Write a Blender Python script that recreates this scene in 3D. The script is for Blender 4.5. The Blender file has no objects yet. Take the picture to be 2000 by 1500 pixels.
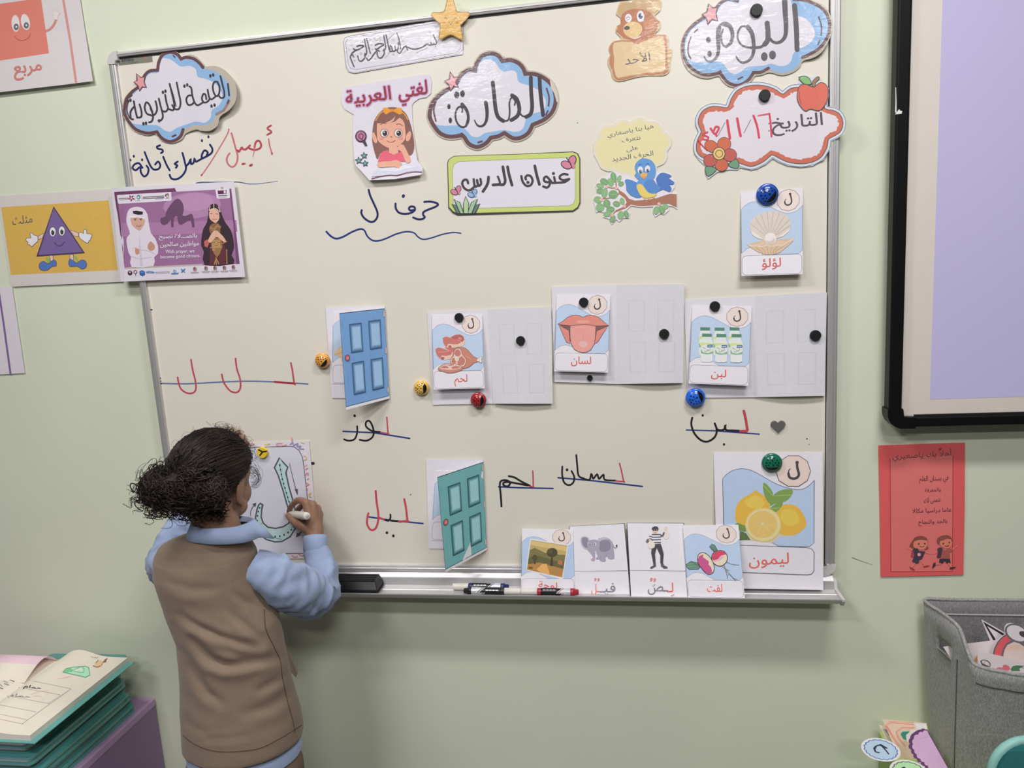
import bpy, bmesh, math, random
from mathutils import Vector, Matrix, noise
from mathutils.geometry import tessellate_polygon
random.seed(7)
SC = bpy.context.scene
COL = SC.collection

# ------------------------------------------------------------------ camera
FPX = 1420.0                                   # focal length in pixels of a 2000 x 1500 frame
CAM = Vector((1.1078, -1.5595, 1.4841))
AX_R = Vector((0.98648068, 0.15277751, -0.05928663)).normalized()
AX_F = Vector((-0.16040124, 0.97427409, -0.15830803)).normalized()
AX_U = AX_R.cross(AX_F).normalized()
AX_R = AX_F.cross(AX_U).normalized()
cam_data = bpy.data.cameras.new('camera'); cam_data.sensor_fit = 'HORIZONTAL'
cam_data.sensor_width = 36.0; cam_data.lens = 36.0 * FPX / 2000.0
cam_data.clip_start = 0.02
cam = bpy.data.objects.new('camera', cam_data); COL.objects.link(cam)
cam.matrix_world = Matrix(((AX_R.x, AX_U.x, -AX_F.x, CAM.x), (AX_R.y, AX_U.y, -AX_F.y, CAM.y),
                           (AX_R.z, AX_U.z, -AX_F.z, CAM.z), (0, 0, 0, 1)))
SC.camera = cam

# ------------------------------------------------------------------ light and exposure
SC.view_settings.view_transform = 'Standard'
SC.view_settings.look = 'None'
SC.view_settings.gamma = 1.0
SC.view_settings.use_curve_mapping = False
SC.view_settings.exposure = 0.0
world = bpy.data.worlds.new('room_air'); SC.world = world; world.use_nodes = True
world.node_tree.nodes['Background'].inputs[0].default_value = (0.9, 0.95, 1.0, 1)
world.node_tree.nodes['Background'].inputs[1].default_value = 0.03
LAMP = 19.8
def panel(x, y, power, size=0.6, sizey=0.6, col=(1.0, 0.975, 1.0)):
    l = bpy.data.lights.new('ceiling_panel_light', 'AREA'); l.shape = 'RECTANGLE'
    l.size = size; l.size_y = sizey; l.energy = power; l.color = col
    o = bpy.data.objects.new('ceiling_panel_light', l); COL.objects.link(o); o.location = (x, y, 2.74)
    return o
for row in (-0.97, -2.1, -3.2):                # three rows of ceiling fixtures, two to a row
    for x, k in ((0.05, .85), (1.55, 1.0)): panel(x, row, LAMP * k, .6, .2)

# ------------------------------------------------------------------ measuring: a photo pixel seen at distance d from the wall
def ray(px, py):
    return AX_F * FPX + AX_R * (px - 1000.0) - AX_U * (py - 750.0)
def W(px, py, d=0.0):
    v = ray(px, py); return CAM + v * ((-d - CAM.y) / v.y)
def WZ(px, py, z):
    v = ray(px, py); return CAM + v * ((z - CAM.z) / v.z)
def WP(px, py, p0, n):
    v = ray(px, py); return CAM + v * ((p0 - CAM).dot(n) / v.dot(n))
def lin(c):
    c = c / 255.0
    return c / 12.92 if c <= 0.04045 else ((c + 0.055) / 1.055) ** 2.4
EY = [(-200, 1.0), (0, .95), (250, .90), (500, .84), (800, .72), (1100, .60), (1350, .48), (1500, .42), (1800, .38)]
def illum(y):                                   # how much light reaches that height of the wall
    for (a, ea), (b, eb) in zip(EY, EY[1:]):
        if y <= b: return ea + (eb - ea) * max(0.0, (y - a) / (b - a))
    return EY[-1][1]

# ------------------------------------------------------------------ materials
MATS = {}
def mat(name, col, rough=0.6, metal=0.0, spec=0.4, noise_amt=0.0, noise_scale=40.0, bump=0.0, bump_scale=200.0,
        coat=0.0, emit=None, stretch=None, sheen=0.0, dark=None, coat_only=False):
    key = (name, tuple(round(c, 3) for c in col), rough, coat)
    if key in MATS: return MATS[key]
    m = bpy.data.materials.new(name); m.use_nodes = True
    nt = m.node_tree; b = nt.nodes['Principled BSDF']
    b.inputs['Base Color'].default_value = (*col, 1); b.inputs['Roughness'].default_value = rough
    b.inputs['Metallic'].default_value = metal; b.inputs['Specular IOR Level'].default_value = spec
    if coat: b.inputs['Coat Weight'].default_value = coat; b.inputs['Coat Roughness'].default_value = 0.12
    if sheen: b.inputs['Sheen Weight'].default_value = sheen
    if emit: b.inputs['Emission Color'].default_value = (*emit[0], 1); b.inputs['Emission Strength'].default_value = emit[1]
    if noise_amt or bump:
        tc = nt.nodes.new('ShaderNodeTexCoord'); mp = nt.nodes.new('ShaderNodeMapping')
        nt.links.new(tc.outputs['Object'], mp.inputs['Vector'])
        if stretch: mp.inputs['Scale'].default_value = stretch
    if noise_amt:
        n = nt.nodes.new('ShaderNodeTexNoise'); n.inputs['Scale'].default_value = noise_scale; n.inputs['Detail'].default_value = 5
        nt.links.new(mp.outputs[0], n.inputs['Vector'])
        mx = nt.nodes.new('ShaderNodeMix'); mx.data_type = 'RGBA'
        mx.inputs[6].default_value = (*[c * (1 - noise_amt) for c in (dark or col)], 1)
        mx.inputs[7].default_value = (*[min(1, c * (1 + noise_amt)) for c in col], 1)
        rp = nt.nodes.new('ShaderNodeMapRange'); rp.inputs[1].default_value = .3; rp.inputs[2].default_value = .7
        nt.links.new(n.outputs['Fac'], rp.inputs[0]); nt.links.new(rp.outputs[0], mx.inputs[0])
        nt.links.new(mx.outputs[2], b.inputs['Base Color'])
    if bump:
        n2 = nt.nodes.new('ShaderNodeTexNoise'); n2.inputs['Scale'].default_value = bump_scale; n2.inputs['Detail'].default_value = 3
        nt.links.new(mp.outputs[0], n2.inputs['Vector'])
        bp = nt.nodes.new('ShaderNodeBump'); bp.inputs['Strength'].default_value = bump; bp.inputs['Distance'].default_value = 0.002
        nt.links.new(n2.outputs['Fac'], bp.inputs['Height'])
        if not coat_only: nt.links.new(bp.outputs[0], b.inputs['Normal'])
        if coat: nt.links.new(bp.outputs[0], b.inputs['Coat Normal'])
    MATS[key] = m
    return m
def obs(rgb, y, **k):                           # the surface's own colour, from how it looks at that height of the wall
    return capped([lin(c) / illum(y) for c in rgb])
def capped(c):
    k = min(1.0, .86 / max(c)); return tuple(round(max(.003, v * k), 3) for v in c)
def paper(rgb, e, finish):
    col = capped([lin(c) / e for c in rgb])
    if finish == 'laminate':
        return mat('laminated_print', col, rough=.5, coat=.55, bump=.35, bump_scale=26, stretch=(1, 1, 2.2), coat_only=True)
    if finish == 'ink':
        return mat('marker_ink', col, rough=.55, noise_amt=.10, noise_scale=60)
    return mat('printed_paper', col, rough=.7, noise_amt=.02, noise_scale=90, spec=.25)

# ------------------------------------------------------------------ objects
def tag(o, label=None, cat=None, group=None, kind=None):
    if label: o['label'] = label
    if cat: o['category'] = cat
    if group: o['group'] = group
    if kind: o['kind'] = kind
    return o
def thing(name, label, cat, loc, group=None):
    o = bpy.data.objects.new(name, None); o.empty_display_size = .05; COL.objects.link(o); o.location = loc
    return tag(o, label, cat, group)
def base_of(o):
    p = Vector((0, 0, 0))
    while o: p += o.location; o = o.parent
    return p
def link(name, bm, mats, parent=None, smooth=False, center=True):
    """one mesh object from a bmesh in world coordinates, its origin at its middle"""
    me = bpy.data.meshes.new(name)
    c = Vector((0, 0, 0))
    if center and bm.verts:
        lo = Vector([min(v.co[i] for v in bm.verts) for i in range(3)]); hi = Vector([max(v.co[i] for v in bm.verts) for i in range(3)])
        c = (lo + hi) / 2
        for v in bm.verts: v.co -= c
    bm.normal_update(); bm.to_mesh(me); bm.free()
    for m in (mats if isinstance(mats, (list, tuple)) else [mats]): me.materials.append(m)
    if smooth:
        for p in me.polygons: p.use_smooth = True
    o = bpy.data.objects.new(name, me); COL.objects.link(o)
    o.location = c - (base_of(parent) if parent else Vector((0, 0, 0)))
    if parent: o.parent = parent
    return o
def add_box(bm, lo, hi, bevel=0.0, seg=2, mi=0):
    r = bmesh.ops.create_cube(bm, size=1.0)
    vs = r['verts']
    for v in vs:
        v.co = Vector([(lo[i] + hi[i]) / 2 + v.co[i] * (hi[i] - lo[i]) for i in range(3)])
    fs = list({f for v in vs for f in v.link_faces})
    for f in fs: f.material_index = mi
    if bevel:
        es = list({e for v in vs for e in v.link_edges})
        r = bmesh.ops.bevel(bm, geom=es, offset=bevel, segments=seg, affect='EDGES', profile=.6)
        for f in r['faces']: f.material_index = mi
def box(name, lo, hi, m, parent=None, bevel=0.0, seg=2, smooth=False):
    bm = bmesh.new(); add_box(bm, lo, hi, bevel, seg); return link(name, bm, m, parent, smooth)
def frame_of(axis):
    a = axis.normalized(); t = Vector((0, 0, 1)) if abs(a.z) < .9 else Vector((1, 0, 0))
    u = t.cross(a).normalized(); return a, u, a.cross(u)
def add_lathe(bm, p0, axis, prof, seg=24, mi=0, mis=None, flat=1.0):
    """prof: list of (distance along axis, radius)"""
    a, u, w = frame_of(axis); rings = []
    for (h, r) in prof:
        if r < 1e-6: rings.append([bm.verts.new(p0 + a * h)])
        else: rings.append([bm.verts.new(p0 + a * h + (u * math.cos(t) + w * math.sin(t) * flat) * r) for t in [2 * math.pi * i / seg for i in range(seg)]])
    for k, (A, B) in enumerate(zip(rings, rings[1:])):
        for i in range(seg):
            j = (i + 1) % seg
            vs = [A[i % len(A)], A[j % len(A)], B[j % len(B)], B[i % len(B)]]
            vs = [v for n, v in enumerate(vs) if v not in vs[:n]]
            if len(vs) > 2:
                f = bm.faces.new(vs); f.material_index = mis[k] if mis else mi; f.smooth = True
    for R in (rings[0], rings[-1]):
        if len(R) > 2:
            f = bm.faces.new(R); f.material_index = (mis[0] if R is rings[0] else mis[-1]) if mis else mi
    return rings
def add_tube(bm, pts, rad, seg=8, mi=0, closed=False):
    n = len(pts); rings = []
    prev = None
    for i, p in enumerate(pts):
        r = rad(i / (n - 1)) if callable(rad) else (rad[i] if isinstance(rad, (list, tuple)) else rad)
        t = (pts[min(i + 1, n - 1)] - pts[max(i - 1, 0)])
        if t.length < 1e-9: t = Vector((0, 0, 1))
        t.normalize()
        if prev is None: _, u, w = frame_of(t)
        else:
            u = prev - t * prev.dot(t)
            if u.length < 1e-6: _, u, w = frame_of(t)
            u.normalize(); w = t.cross(u)
        prev = u
        rings.append([bm.verts.new(p + (u * math.cos(a) + w * math.sin(a)) * r) for a in [2 * math.pi * k / seg for k in range(seg)]])
    for A, B in zip(rings, rings[1:]):
        for i in range(seg):
            f = bm.faces.new((A[i], A[(i + 1) % seg], B[(i + 1) % seg], B[i])); f.material_index = mi; f.smooth = True
    for R in (rings[0], rings[-1]):
        f = bm.faces.new(R); f.material_index = mi
def add_loft(bm, rings, cap=True, mi=0):
    R = [[bm.verts.new(p) for p in r] for r in rings]; n = len(R[0])
    for A, B in zip(R, R[1:]):
        for i in range(n):
            f = bm.faces.new((A[i], A[(i + 1) % n], B[(i + 1) % n], B[i])); f.material_index = mi; f.smooth = True
    if cap:
        for r in (R[0], R[-1]):
            f = bm.faces.new(r); f.material_index = mi
    return R
def crom(pts, n=4, closed=False):
    """a smooth curve through the points; a point given twice stays a corner"""
    out = []; N = len(pts)
    rng = range(N) if closed else range(N - 1)
    for i in rng:
        p1, p2 = pts[i], pts[(i + 1) % N]
        if p1 == p2: continue
        p0 = pts[i - 1] if (closed or i > 0) else p1
        p3 = pts[(i + 2) % N] if (closed or i + 2 < N) else p2
        for k in range(n):
            t = k / n; t2 = t * t; t3 = t2 * t
            out.append(tuple(.5 * (2 * b + (c - a) * t + (2 * a - 5 * b + 4 * c - d) * t2 + (3 * b - a - 3 * c + d) * t3)
                             for a, b, c, d in zip(p0, p1, p2, p3)))
    if not closed: out.append(tuple(pts[-1]))
    return out

# ------------------------------------------------------------------ Arabic letters, joined
AR = {}
def _ar():
    base = {'ء': (0xFE80, 1), 'آ': (0xFE81, 2), 'أ': (0xFE83, 2), 'ؤ': (0xFE85, 2), 'إ': (0xFE87, 2), 'ئ': (0xFE89, 4), 'ا': (0xFE8D, 2),
            'ب': (0xFE8F, 4), 'ة': (0xFE93, 2), 'د': (0xFEA9, 2), 'ذ': (0xFEAB, 2), 'ر': (0xFEAD, 2), 'ز': (0xFEAF, 2), 'و': (0xFEED, 2), 'ى': (0xFEEF, 2), 'ي': (0xFEF1, 4)}
    for i, ch in enumerate('تثجحخ'): base[ch] = (0xFE95 + 4 * i, 4)
    for i, ch in enumerate('سشصضطظعغفقكلمنه'): base[ch] = (0xFEB1 + 4 * i, 4)
    AR.update(base)
_ar()
LA = {'ا': 0xFEFB, 'أ': 0xFEF7, 'إ': 0xFEF9, 'آ': 0xFEF5}
def arabic(s):
    units = []; i = 0
    while i < len(s):
        if s[i] == 'ل' and i + 1 < len(s) and s[i + 1] in LA: units.append(('LA', LA[s[i + 1]])); i += 2
        else: units.append((s[i], None)); i += 1
    def dual(u): return u[0] == 'ـ' or (u[0] in AR and AR[u[0]][1] == 4)
    def takes(u): return u[0] == 'LA' or u[0] == 'ـ' or (u[0] in AR and AR[u[0]][1] >= 2)
    out = []
    for k, u in enumerate(units):
        pj = k > 0 and dual(units[k - 1]) and takes(u)
        nj = k + 1 < len(units) and dual(u) and takes(units[k + 1])
        if u[0] == 'LA': out.append(chr(u[1] + (1 if pj else 0)))
        elif u[0] in AR:
            c, n = AR[u[0]]
            out.append(chr(c + ((3 if nj else 1) if pj else (2 if nj else 0)) if n == 4 else c + (1 if pj and n == 2 else 0)))
        else: out.append(u[0])
    return ''.join(reversed(out))
FONT = bpy.data.curves.new('lettering', 'FONT')
FONT_OB = bpy.data.objects.new('lettering', FONT); COL.objects.link(FONT_OB)
def glyphs(s, weight=0.0, res=3):
    FONT.body = arabic(s) if any('\u0600' <= c <= '\u06ff' for c in s) else s
    FONT.offset = weight; FONT.resolution_u = res
    bpy.context.view_layer.update()
    me = bpy.data.meshes.new_from_object(FONT_OB.evaluated_get(bpy.context.evaluated_depsgraph_get()))
    vs = [tuple(v.co[:2]) for v in me.vertices]; fs = [tuple(p.vertices) for p in me.polygons]
    bpy.data.meshes.remove(me)
    return vs, fs

# ------------------------------------------------------------------ flat prints: paper with its drawing in layers of ink
def inset(pts, k):
    n = len(pts); a = sum(pts[i][0] * pts[(i + 1) % n][1] - pts[(i + 1) % n][0] * pts[i][1] for i in range(n))
    s = 1 if a > 0 else -1; out = []
    for i in range(n):
        (x0, y0), (x1, y1) = pts[i - 1], pts[(i + 1) % n]
        dx, dy = x1 - x0, y1 - y0; L = math.hypot(dx, dy) or 1
        out.append((pts[i][0] - s * dy / L * k, pts[i][1] + s * dx / L * k))
    return out
def plane3(*pts):
    a, b, c = [W(*p) for p in pts]; n = (b - a).cross(c - a).normalized()
    return (a, n if n.y < 0 else -n)
def lean(y0, d0, y1, d1, x=1000):                # a stiff sheet tipped forward about a level line
    return plane3((x - 100, y0, d0), (x + 100, y0, d0), (x, y1, d1))
class Sheet:
    STEP = 0.00003
    def __init__(s, d=0.016, y=None, finish='paper', plane=None):
        if isinstance(d, tuple): plane, d = d, 0.0
        s.d = d if callable(d) else (lambda px, py: d); s.e = illum(y) if y is not None else None
        s.fin = finish; s.plane = plane; s.v = []; s.f = []; s.mats = []; s.lay = 0; s.T = lambda x, y: (x, y)
    def crop(s, x0, y0, k): s.T = lambda x, y: (x0 + x / k, y0 + y / k); return s
    def quad(s, tl, tr, br, bl, w=1000., h=1400.):
        T0 = s.T; q = [T0(*p) for p in (tl, tr, br, bl)]
        (x0, y0), (x1, y1), (x2, y2), (x3, y3) = q                        # unit square -> quad, projective
        dx1, dx2, dx3 = x1 - x2, x3 - x2, x0 - x1 + x2 - x3; dy1, dy2, dy3 = y1 - y2, y3 - y2, y0 - y1 + y2 - y3
        den = dx1 * dy2 - dx2 * dy1; g = (dx3 * dy2 - dx2 * dy3) / den; hh = (dx1 * dy3 - dx3 * dy1) / den
        a, b, c, dd, e, f = x1 - x0 + g * x1, x3 - x0 + hh * x3, x0, y1 - y0 + g * y1, y3 - y0 + hh * y3, y0
        def T(x, y):
            u, v = x / w, y / h; z = g * u + hh * v + 1; return ((a * u + b * v + c) / z, (dd * u + e * v + f) / z)
        s.T = T; return s
    def mi(s, rgb, fin=None):
        m = paper(rgb, s.e, fin or s.fin)
        if m not in s.mats: s.mats.append(m)
        return s.mats.index(m)
    def _poly(s, pts, m, off):
        i0 = len(s.v); s.v += [(x, y, off) for x, y in pts]
        for t in tessellate_polygon([[Vector((x, y, 0)) for x, y in pts]]):
            s.f.append((tuple(i0 + k for k in t), m, 0))
    def base(s, pts, rgb, t=0.0005, smooth=0):
        p = crom(pts, smooth, True) if smooth else pts
        p = [s.T(*q) for q in p]
        if s.e is None: s.e = illum(max(-100, sum(q[1] for q in p) / len(p)))
        m = s.mi(rgb); s._poly(p, m, 0.0)
        i0 = len(s.v); n = len(p)
        s.v += [(x, y, 0.0) for x, y in p] + [(x, y, -t) for x, y in p]
        for i in range(n):
            j = (i + 1) % n; s.f.append(((i0 + i, i0 + j, i0 + n + j, i0 + n + i), m, 0))
        for tr in tessellate_polygon([[Vector((x, y, 0)) for x, y in p]]): s.f.append((tuple(i0 + n + k for k in tr), m, 1))
        return s
    def nxt(s): s.lay += 1; return s.lay * s.STEP
    def poly(s, rgb, pts, smooth=0):
        p = crom(pts, smooth, True) if smooth else pts
        s._poly([s.T(*q) for q in p], s.mi(rgb), s.nxt()); return s
    def ell(s, rgb, cx, cy, rx, ry=None, rot=0, n=18):
        ry = ry or rx; c, q = math.cos(math.radians(rot)), math.sin(math.radians(rot))
        return s.poly(rgb, [(cx + rx * math.cos(t) * c - ry * math.sin(t) * q, cy + rx * math.cos(t) * q + ry * math.sin(t) * c)
                            for t in [2 * math.pi * i / n for i in range(n)]])
    def ring(s, rgb, w, cx, cy, rx, ry=None, rot=0, n=20):
        ry = ry or rx; c, q = math.cos(math.radians(rot)), math.sin(math.radians(rot))
        return s.line(rgb, w, [(cx + rx * math.cos(t) * c - ry * math.sin(t) * q, cy + rx * math.cos(t) * q + ry * math.sin(t) * c)
                               for t in [2 * math.pi * i / n for i in range(n)]], closed=True, smooth=0)
    def line(s, rgb, w, pts, closed=False, smooth=4, w2=None, fin=None):
        p = crom([tuple(q) for q in pts], smooth, closed) if smooth and len(pts) > 2 else list(pts)
        m = s.mi(rgb, fin); off = s.nxt(); n = len(p)
        L = []; R = []
        for i in range(n):
            a = p[i - 1] if (closed or i > 0) else p[i]; b = p[(i + 1) % n] if (closed or i < n - 1) else p[i]
            dx, dy = b[0] - a[0], b[1] - a[1]; l = math.hypot(dx, dy) or 1
            h = (w + ((w2 if w2 is not None else w) - w) * i / max(1, n - 1)) / 2
            if (closed or 0 < i < n - 1):                                 # mitre
                d1 = (p[i][0] - a[0], p[i][1] - a[1]); l1 = math.hypot(*d1) or 1
                cs = abs((d1[0] * dx + d1[1] * dy) / (l1 * l)); h = h / max(.55, cs)
            nx, ny = -dy / l * h, dx / l * h
            L.append((p[i][0] + nx, p[i][1] + ny)); R.append((p[i][0] - nx, p[i][1] - ny))
        i0 = len(s.v)
        for i, (a, b) in enumerate(zip(L, R)): s.v += [(*s.T(*a), off + s.STEP * .8 * i / n), (*s.T(*b), off + s.STEP * .8 * i / n)]
        for i in range(n if closed else n - 1):
            j = (i + 1) % n; s.f.append(((i0 + 2 * i, i0 + 2 * i + 1, i0 + 2 * j + 1, i0 + 2 * j), m, 0))
        if not closed:
            for (c, o, h) in ((p[0], p[1], w / 2), (p[-1], p[-2], (w2 if w2 is not None else w) / 2)):
                t0 = math.atan2(c[1] - o[1], c[0] - o[0]); k0 = len(s.v)
                s.v += [(*s.T(c[0] + h * math.cos(t0 + a), c[1] + h * math.sin(t0 + a)), off + (s.STEP * .8 if c is p[-1] else 0)) for a in [math.pi * (k / 6 - .5) for k in range(7)]]
                s.f.append((tuple(range(k0, k0 + 7)), m, 0))
        return s
    def lines(s, rgb, w, *paths, **k):
        for q in paths: s.line(rgb, w, q, **k)
        return s
    def dash(s, rgb, w, a, b, n, fill=.6):
        for i in range(n):
            t0, t1 = i / n, (i + fill) / n
            s.line(rgb, w, [(a[0] + (b[0] - a[0]) * t, a[1] + (b[1] - a[1]) * t) for t in (t0, t1)], smooth=0)
        return s
    def txt(s, rgb, text, tl, tr, br, bl, weight=0.0, pad=0.0, res=3):
        vs, fs = glyphs(text, 0.0, res); x0 = min(v[0] for v in vs); x1 = max(v[0] for v in vs)
        y0 = min(v[1] for v in vs); y1 = max(v[1] for v in vs)
        m = s.mi(rgb); off = s.nxt()
        sh = [(0, 0)] if weight <= 0 else [(weight * math.cos(a), weight * math.sin(a)) for a in [2 * math.pi * k / (12 if weight > .04 else 6) for k in range(12 if weight > .04 else 6)]]
        for dx, dy in sh:                            # a bold cut: the letters printed again a hair to each side
            i0 = len(s.v)
            for x, y in vs:
                u, v = (x + dx - x0) / (x1 - x0), (y1 - y - dy) / (y1 - y0)
                X = tl[0] * (1 - u) * (1 - v) + tr[0] * u * (1 - v) + br[0] * u * v + bl[0] * (1 - u) * v
                Y = tl[1] * (1 - u) * (1 - v) + tr[1] * u * (1 - v) + br[1] * u * v + bl[1] * (1 - u) * v
                s.v.append((*s.T(X, Y), off))
            off = s.nxt() if len(sh) > 1 else off
            for f in fs: s.f.append((tuple(i0 + k for k in f), m, 0))
        return s
    def star(s, rgb, edge, w, pts):
        s.poly(rgb, pts); return s.line(edge, w, pts, closed=True, smooth=0)
    def at(s, px, py, off=0.0):
        if s.plane: p0, n = s.plane; return WP(px, py, p0, n) + n * off
        return W(px, py, s.d(px, py) + off)
    def build(s, name, label=None, cat=None, group=None, parent=None, cuts=None, kinks=None):
        k = min(1.0, .0014 / max(1e-9, s.lay * s.STEP))         # many inks stay one thin film
        bm = bmesh.new(); V = [bm.verts.new((x, y, (o * k if o > 0 else o) * 1000)) for x, y, o in s.v]
        for idx, m, back in s.f:
            try:
                f = bm.faces.new([V[i] for i in idx]); f.material_index = m
            except ValueError: pass
        for axis, val in kinks or ():
            bmesh.ops.bisect_plane(bm, geom=bm.verts[:] + bm.edges[:] + bm.faces[:], plane_co=(val, val, 0), plane_no=(1, 0, 0) if axis == 'x' else (0, 1, 0))
        if cuts:
            nx, ny = cuts
            xs = [v.co.x for v in bm.verts]; ys = [v.co.y for v in bm.verts]
            for k in range(1, nx):
                bmesh.ops.bisect_plane(bm, geom=bm.verts[:] + bm.edges[:] + bm.faces[:], plane_co=(min(xs) + (max(xs) - min(xs)) * k / nx, 0, 0), plane_no=(1, 0, 0))
            for k in range(1, ny):
                bmesh.ops.bisect_plane(bm, geom=bm.verts[:] + bm.edges[:] + bm.faces[:], plane_co=(0, min(ys) + (max(ys) - min(ys)) * k / ny, 0), plane_no=(0, 1, 0))
        for v in bm.verts: v.co = s.at(v.co.x, v.co.y, v.co.z / 1000)
        bmesh.ops.remove_doubles(bm, verts=[v for v in bm.verts], dist=1e-6)
        bm.normal_update()
        return tag(link(name, bm, s.mats, parent), label, cat, group)
INK = (62, 58, 62)
WHITE = (214, 210, 213)

# ================================================================== the room
WALLC = (.735, .785, .60)
m_wall = mat('green_wall_paint', WALLC, rough=.55, noise_amt=.025, noise_scale=3, bump=.08, bump_scale=500, spec=.3)
m_floor = mat('vinyl_floor', (.10, .095, .09), rough=.4, noise_amt=.1, noise_scale=30)
m_ceil = mat('ceiling_tiles', (.30, .30, .30), rough=.9, noise_amt=.03, noise_scale=50)  # floor and ceiling, out of view, kept dark to weaken bounced light
X0, X1, YB, H = -3.2, 5.2, -8.5, 2.78
def shell(name, lo, hi, m): return tag(box(name, lo, hi, m), kind='structure')
shell('wall_back', (X0 - .1, 0, -.1), (X1 + .1, .12, H), m_wall)
m_wall2 = mat('low_bounce_wall_paint', (.22, .235, .20), rough=.7, noise_amt=.03, noise_scale=3)  # walls out of view, darkened so little light bounces back
shell('wall_left', (X0 - .12, YB, -.1), (X0, 0, H), m_wall2)
shell('wall_right', (X1, YB, -.1), (X1 + .12, 0, H), m_wall2)
shell('wall_front', (X0 - .1, YB - .12, -.1), (X1 + .1, YB, H), m_wall2)
shell('floor', (X0 - .1, YB - .1, -.1), (X1 + .1, .1, 0), m_floor)
shell('ceiling', (X0 - .1, YB - .1, H), (X1 + .1, .1, H + .1), m_ceil)
shell('baseboard_back', (X0, -.012, 0), (X1, 0, .09), mat('white_trim', (.75, .75, .72), rough=.4, noise_amt=.02))

# ================================================================== whiteboard
BW, BZ0, BZ1, BD = 1.522, .80, 2.0, .022
m_alu = mat('brushed_aluminium', (.70, .685, .67), rough=.42, metal=.45, noise_amt=.05, noise_scale=12, stretch=(4, 1, 60))
m_aluv = mat('brushed_aluminium_upright', (.60, .59, .575), rough=.42, metal=.6, noise_amt=.05, noise_scale=12, stretch=(60, 1, 4))  # the uprights' weaker reflection put into a darker base colour
m_dark = mat('dark_shade_strip', (.03, .03, .03), rough=.6, noise_amt=.1)
m_board = mat('enamel_writing_surface', (.80, .765, .65), rough=.3, noise_amt=.012, noise_scale=6, spec=.35)
board = thing('whiteboard', 'large cream whiteboard in an aluminium frame covered with Arabic signs and writing', 'whiteboard', (BW / 2, 0, BZ0))
box('writing_surface', (.012, -.015, BZ0 + .012), (BW - .012, -.001, BZ1 - .012), m_board, board)
def rail(name, lo, hi, m, horiz):
    bm = bmesh.new(); add_box(bm, lo, hi, .003, 2)
    w = .004
    if horiz: add_box(bm, (lo[0], lo[1] - .0012, (lo[2] + hi[2]) / 2 - w / 2), (hi[0], lo[1] + .002, (lo[2] + hi[2]) / 2 + w / 2), .0008, 1)
    else: add_box(bm, ((lo[0] + hi[0]) / 2 - w / 2, lo[1] - .0012, lo[2]), ((lo[0] + hi[0]) / 2 + w / 2, lo[1] + .002, hi[2]), .0008, 1)
    return link(name, bm, m, board)
RW, CC = .0165, .024
rail('frame_rail', (CC, -BD, BZ1 - .0105), (BW - CC, 0, BZ1), m_alu, True)
rail('frame_rail', (CC, -BD, BZ0), (BW - CC, 0, BZ0 + RW), m_alu, True)
rail('frame_rail', (0, -BD, BZ0 + CC), (RW, 0, BZ1 - CC), m_aluv, False)
rail('frame_rail', (BW - RW - .003, -BD, BZ0 + CC), (BW, 0, BZ1 - CC), m_aluv, False)
m_cap = mat('grey_corner_plastic', (.62, .61, .58), rough=.35, noise_amt=.03)
for (cx, sx) in ((0, 1), (BW, -1)):
    for (cz, sz) in ((BZ0, 1), (BZ1, -1)):
        bm = bmesh.new(); pr = []
        R, n = CC + .0015, 8
        for i in range(n + 1):
            t = math.pi / 2 * i / n; pr.append((R - R * math.cos(t), R - R * math.sin(t)))     # rounded outer corner
        inn = [(R, RW + .0015), (RW + .0045, RW + .0015), (RW + .0015, RW + .0045), (RW + .0015, R)]
        loop = [(x - .0015, z - .0015) for x, z in pr[::-1]]
        loop = loop + [(x - .0005, z - .0005) for x, z in inn[::-1]]
        f0 = [bm.verts.new((cx + sx * x, -BD - .0018, cz + sz * z)) for x, z in loop]
        f1 = [bm.verts.new((cx + sx * x, 0, cz + sz * z)) for x, z in loop]
        for i in range(len(loop)):
            j = (i + 1) % len(loop); bm.faces.new((f0[i], f0[j], f1[j], f1[i]))
        for t in tessellate_polygon([[Vector((x, z, 0)) for x, z in loop]]): bm.faces.new([f0[k] for k in t])
        bmesh.ops.recalc_face_normals(bm, faces=bm.faces)
        link('corner_cap', bm, m_cap, board)
bm = bmesh.new()                                           # dark strips standing in for the shadow gap inside the rails
add_box(bm, (RW, -.0165, BZ1 - .0145), (BW - RW, -.014, BZ1 - .0105)); add_box(bm, (BW - RW - .0045, -.0165, BZ0 + RW), (BW - RW - .003, -.014, BZ1 - RW))
link('shade_strip', bm, m_dark, board)
# pen tray: sloping back, ribbed floor, upright lip
LIPD, LZ = .088, .777
bm = bmesh.new()
prof = [(.004, BZ0 - .001), (.020, BZ0 - .001), (.022, BZ0 - .004), (.028, .7905), (.030, .7895), (.034, .7735), (.050, .7715), (.051, .7722), (.053, .7722), (.054, .7712), (.083, .7705),
        (.0855, LZ), (LIPD, LZ), (LIPD, .7745), (.0800, .7640), (.0780, .763), (.030, .7665), (.024, .779), (.004, .790)]
TX0, TX1 = .02, BW - .004
A = [bm.verts.new((TX0, -d, z)) for d, z in prof]; B = [bm.verts.new((TX1, -d, z)) for d, z in prof]
for i in range(len(prof)):
    j = (i + 1) % len(prof); bm.faces.new((A[i], A[j], B[j], B[i]))
bm.faces.new(A); bm.faces.new(B)
bmesh.ops.recalc_face_normals(bm, faces=bm.faces)
link('pen_tray', bm, mat('tray_aluminium', (.60, .59, .58), rough=.42, metal=.6, noise_amt=.06, noise_scale=10, stretch=(2, 80, 80)), board)
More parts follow.
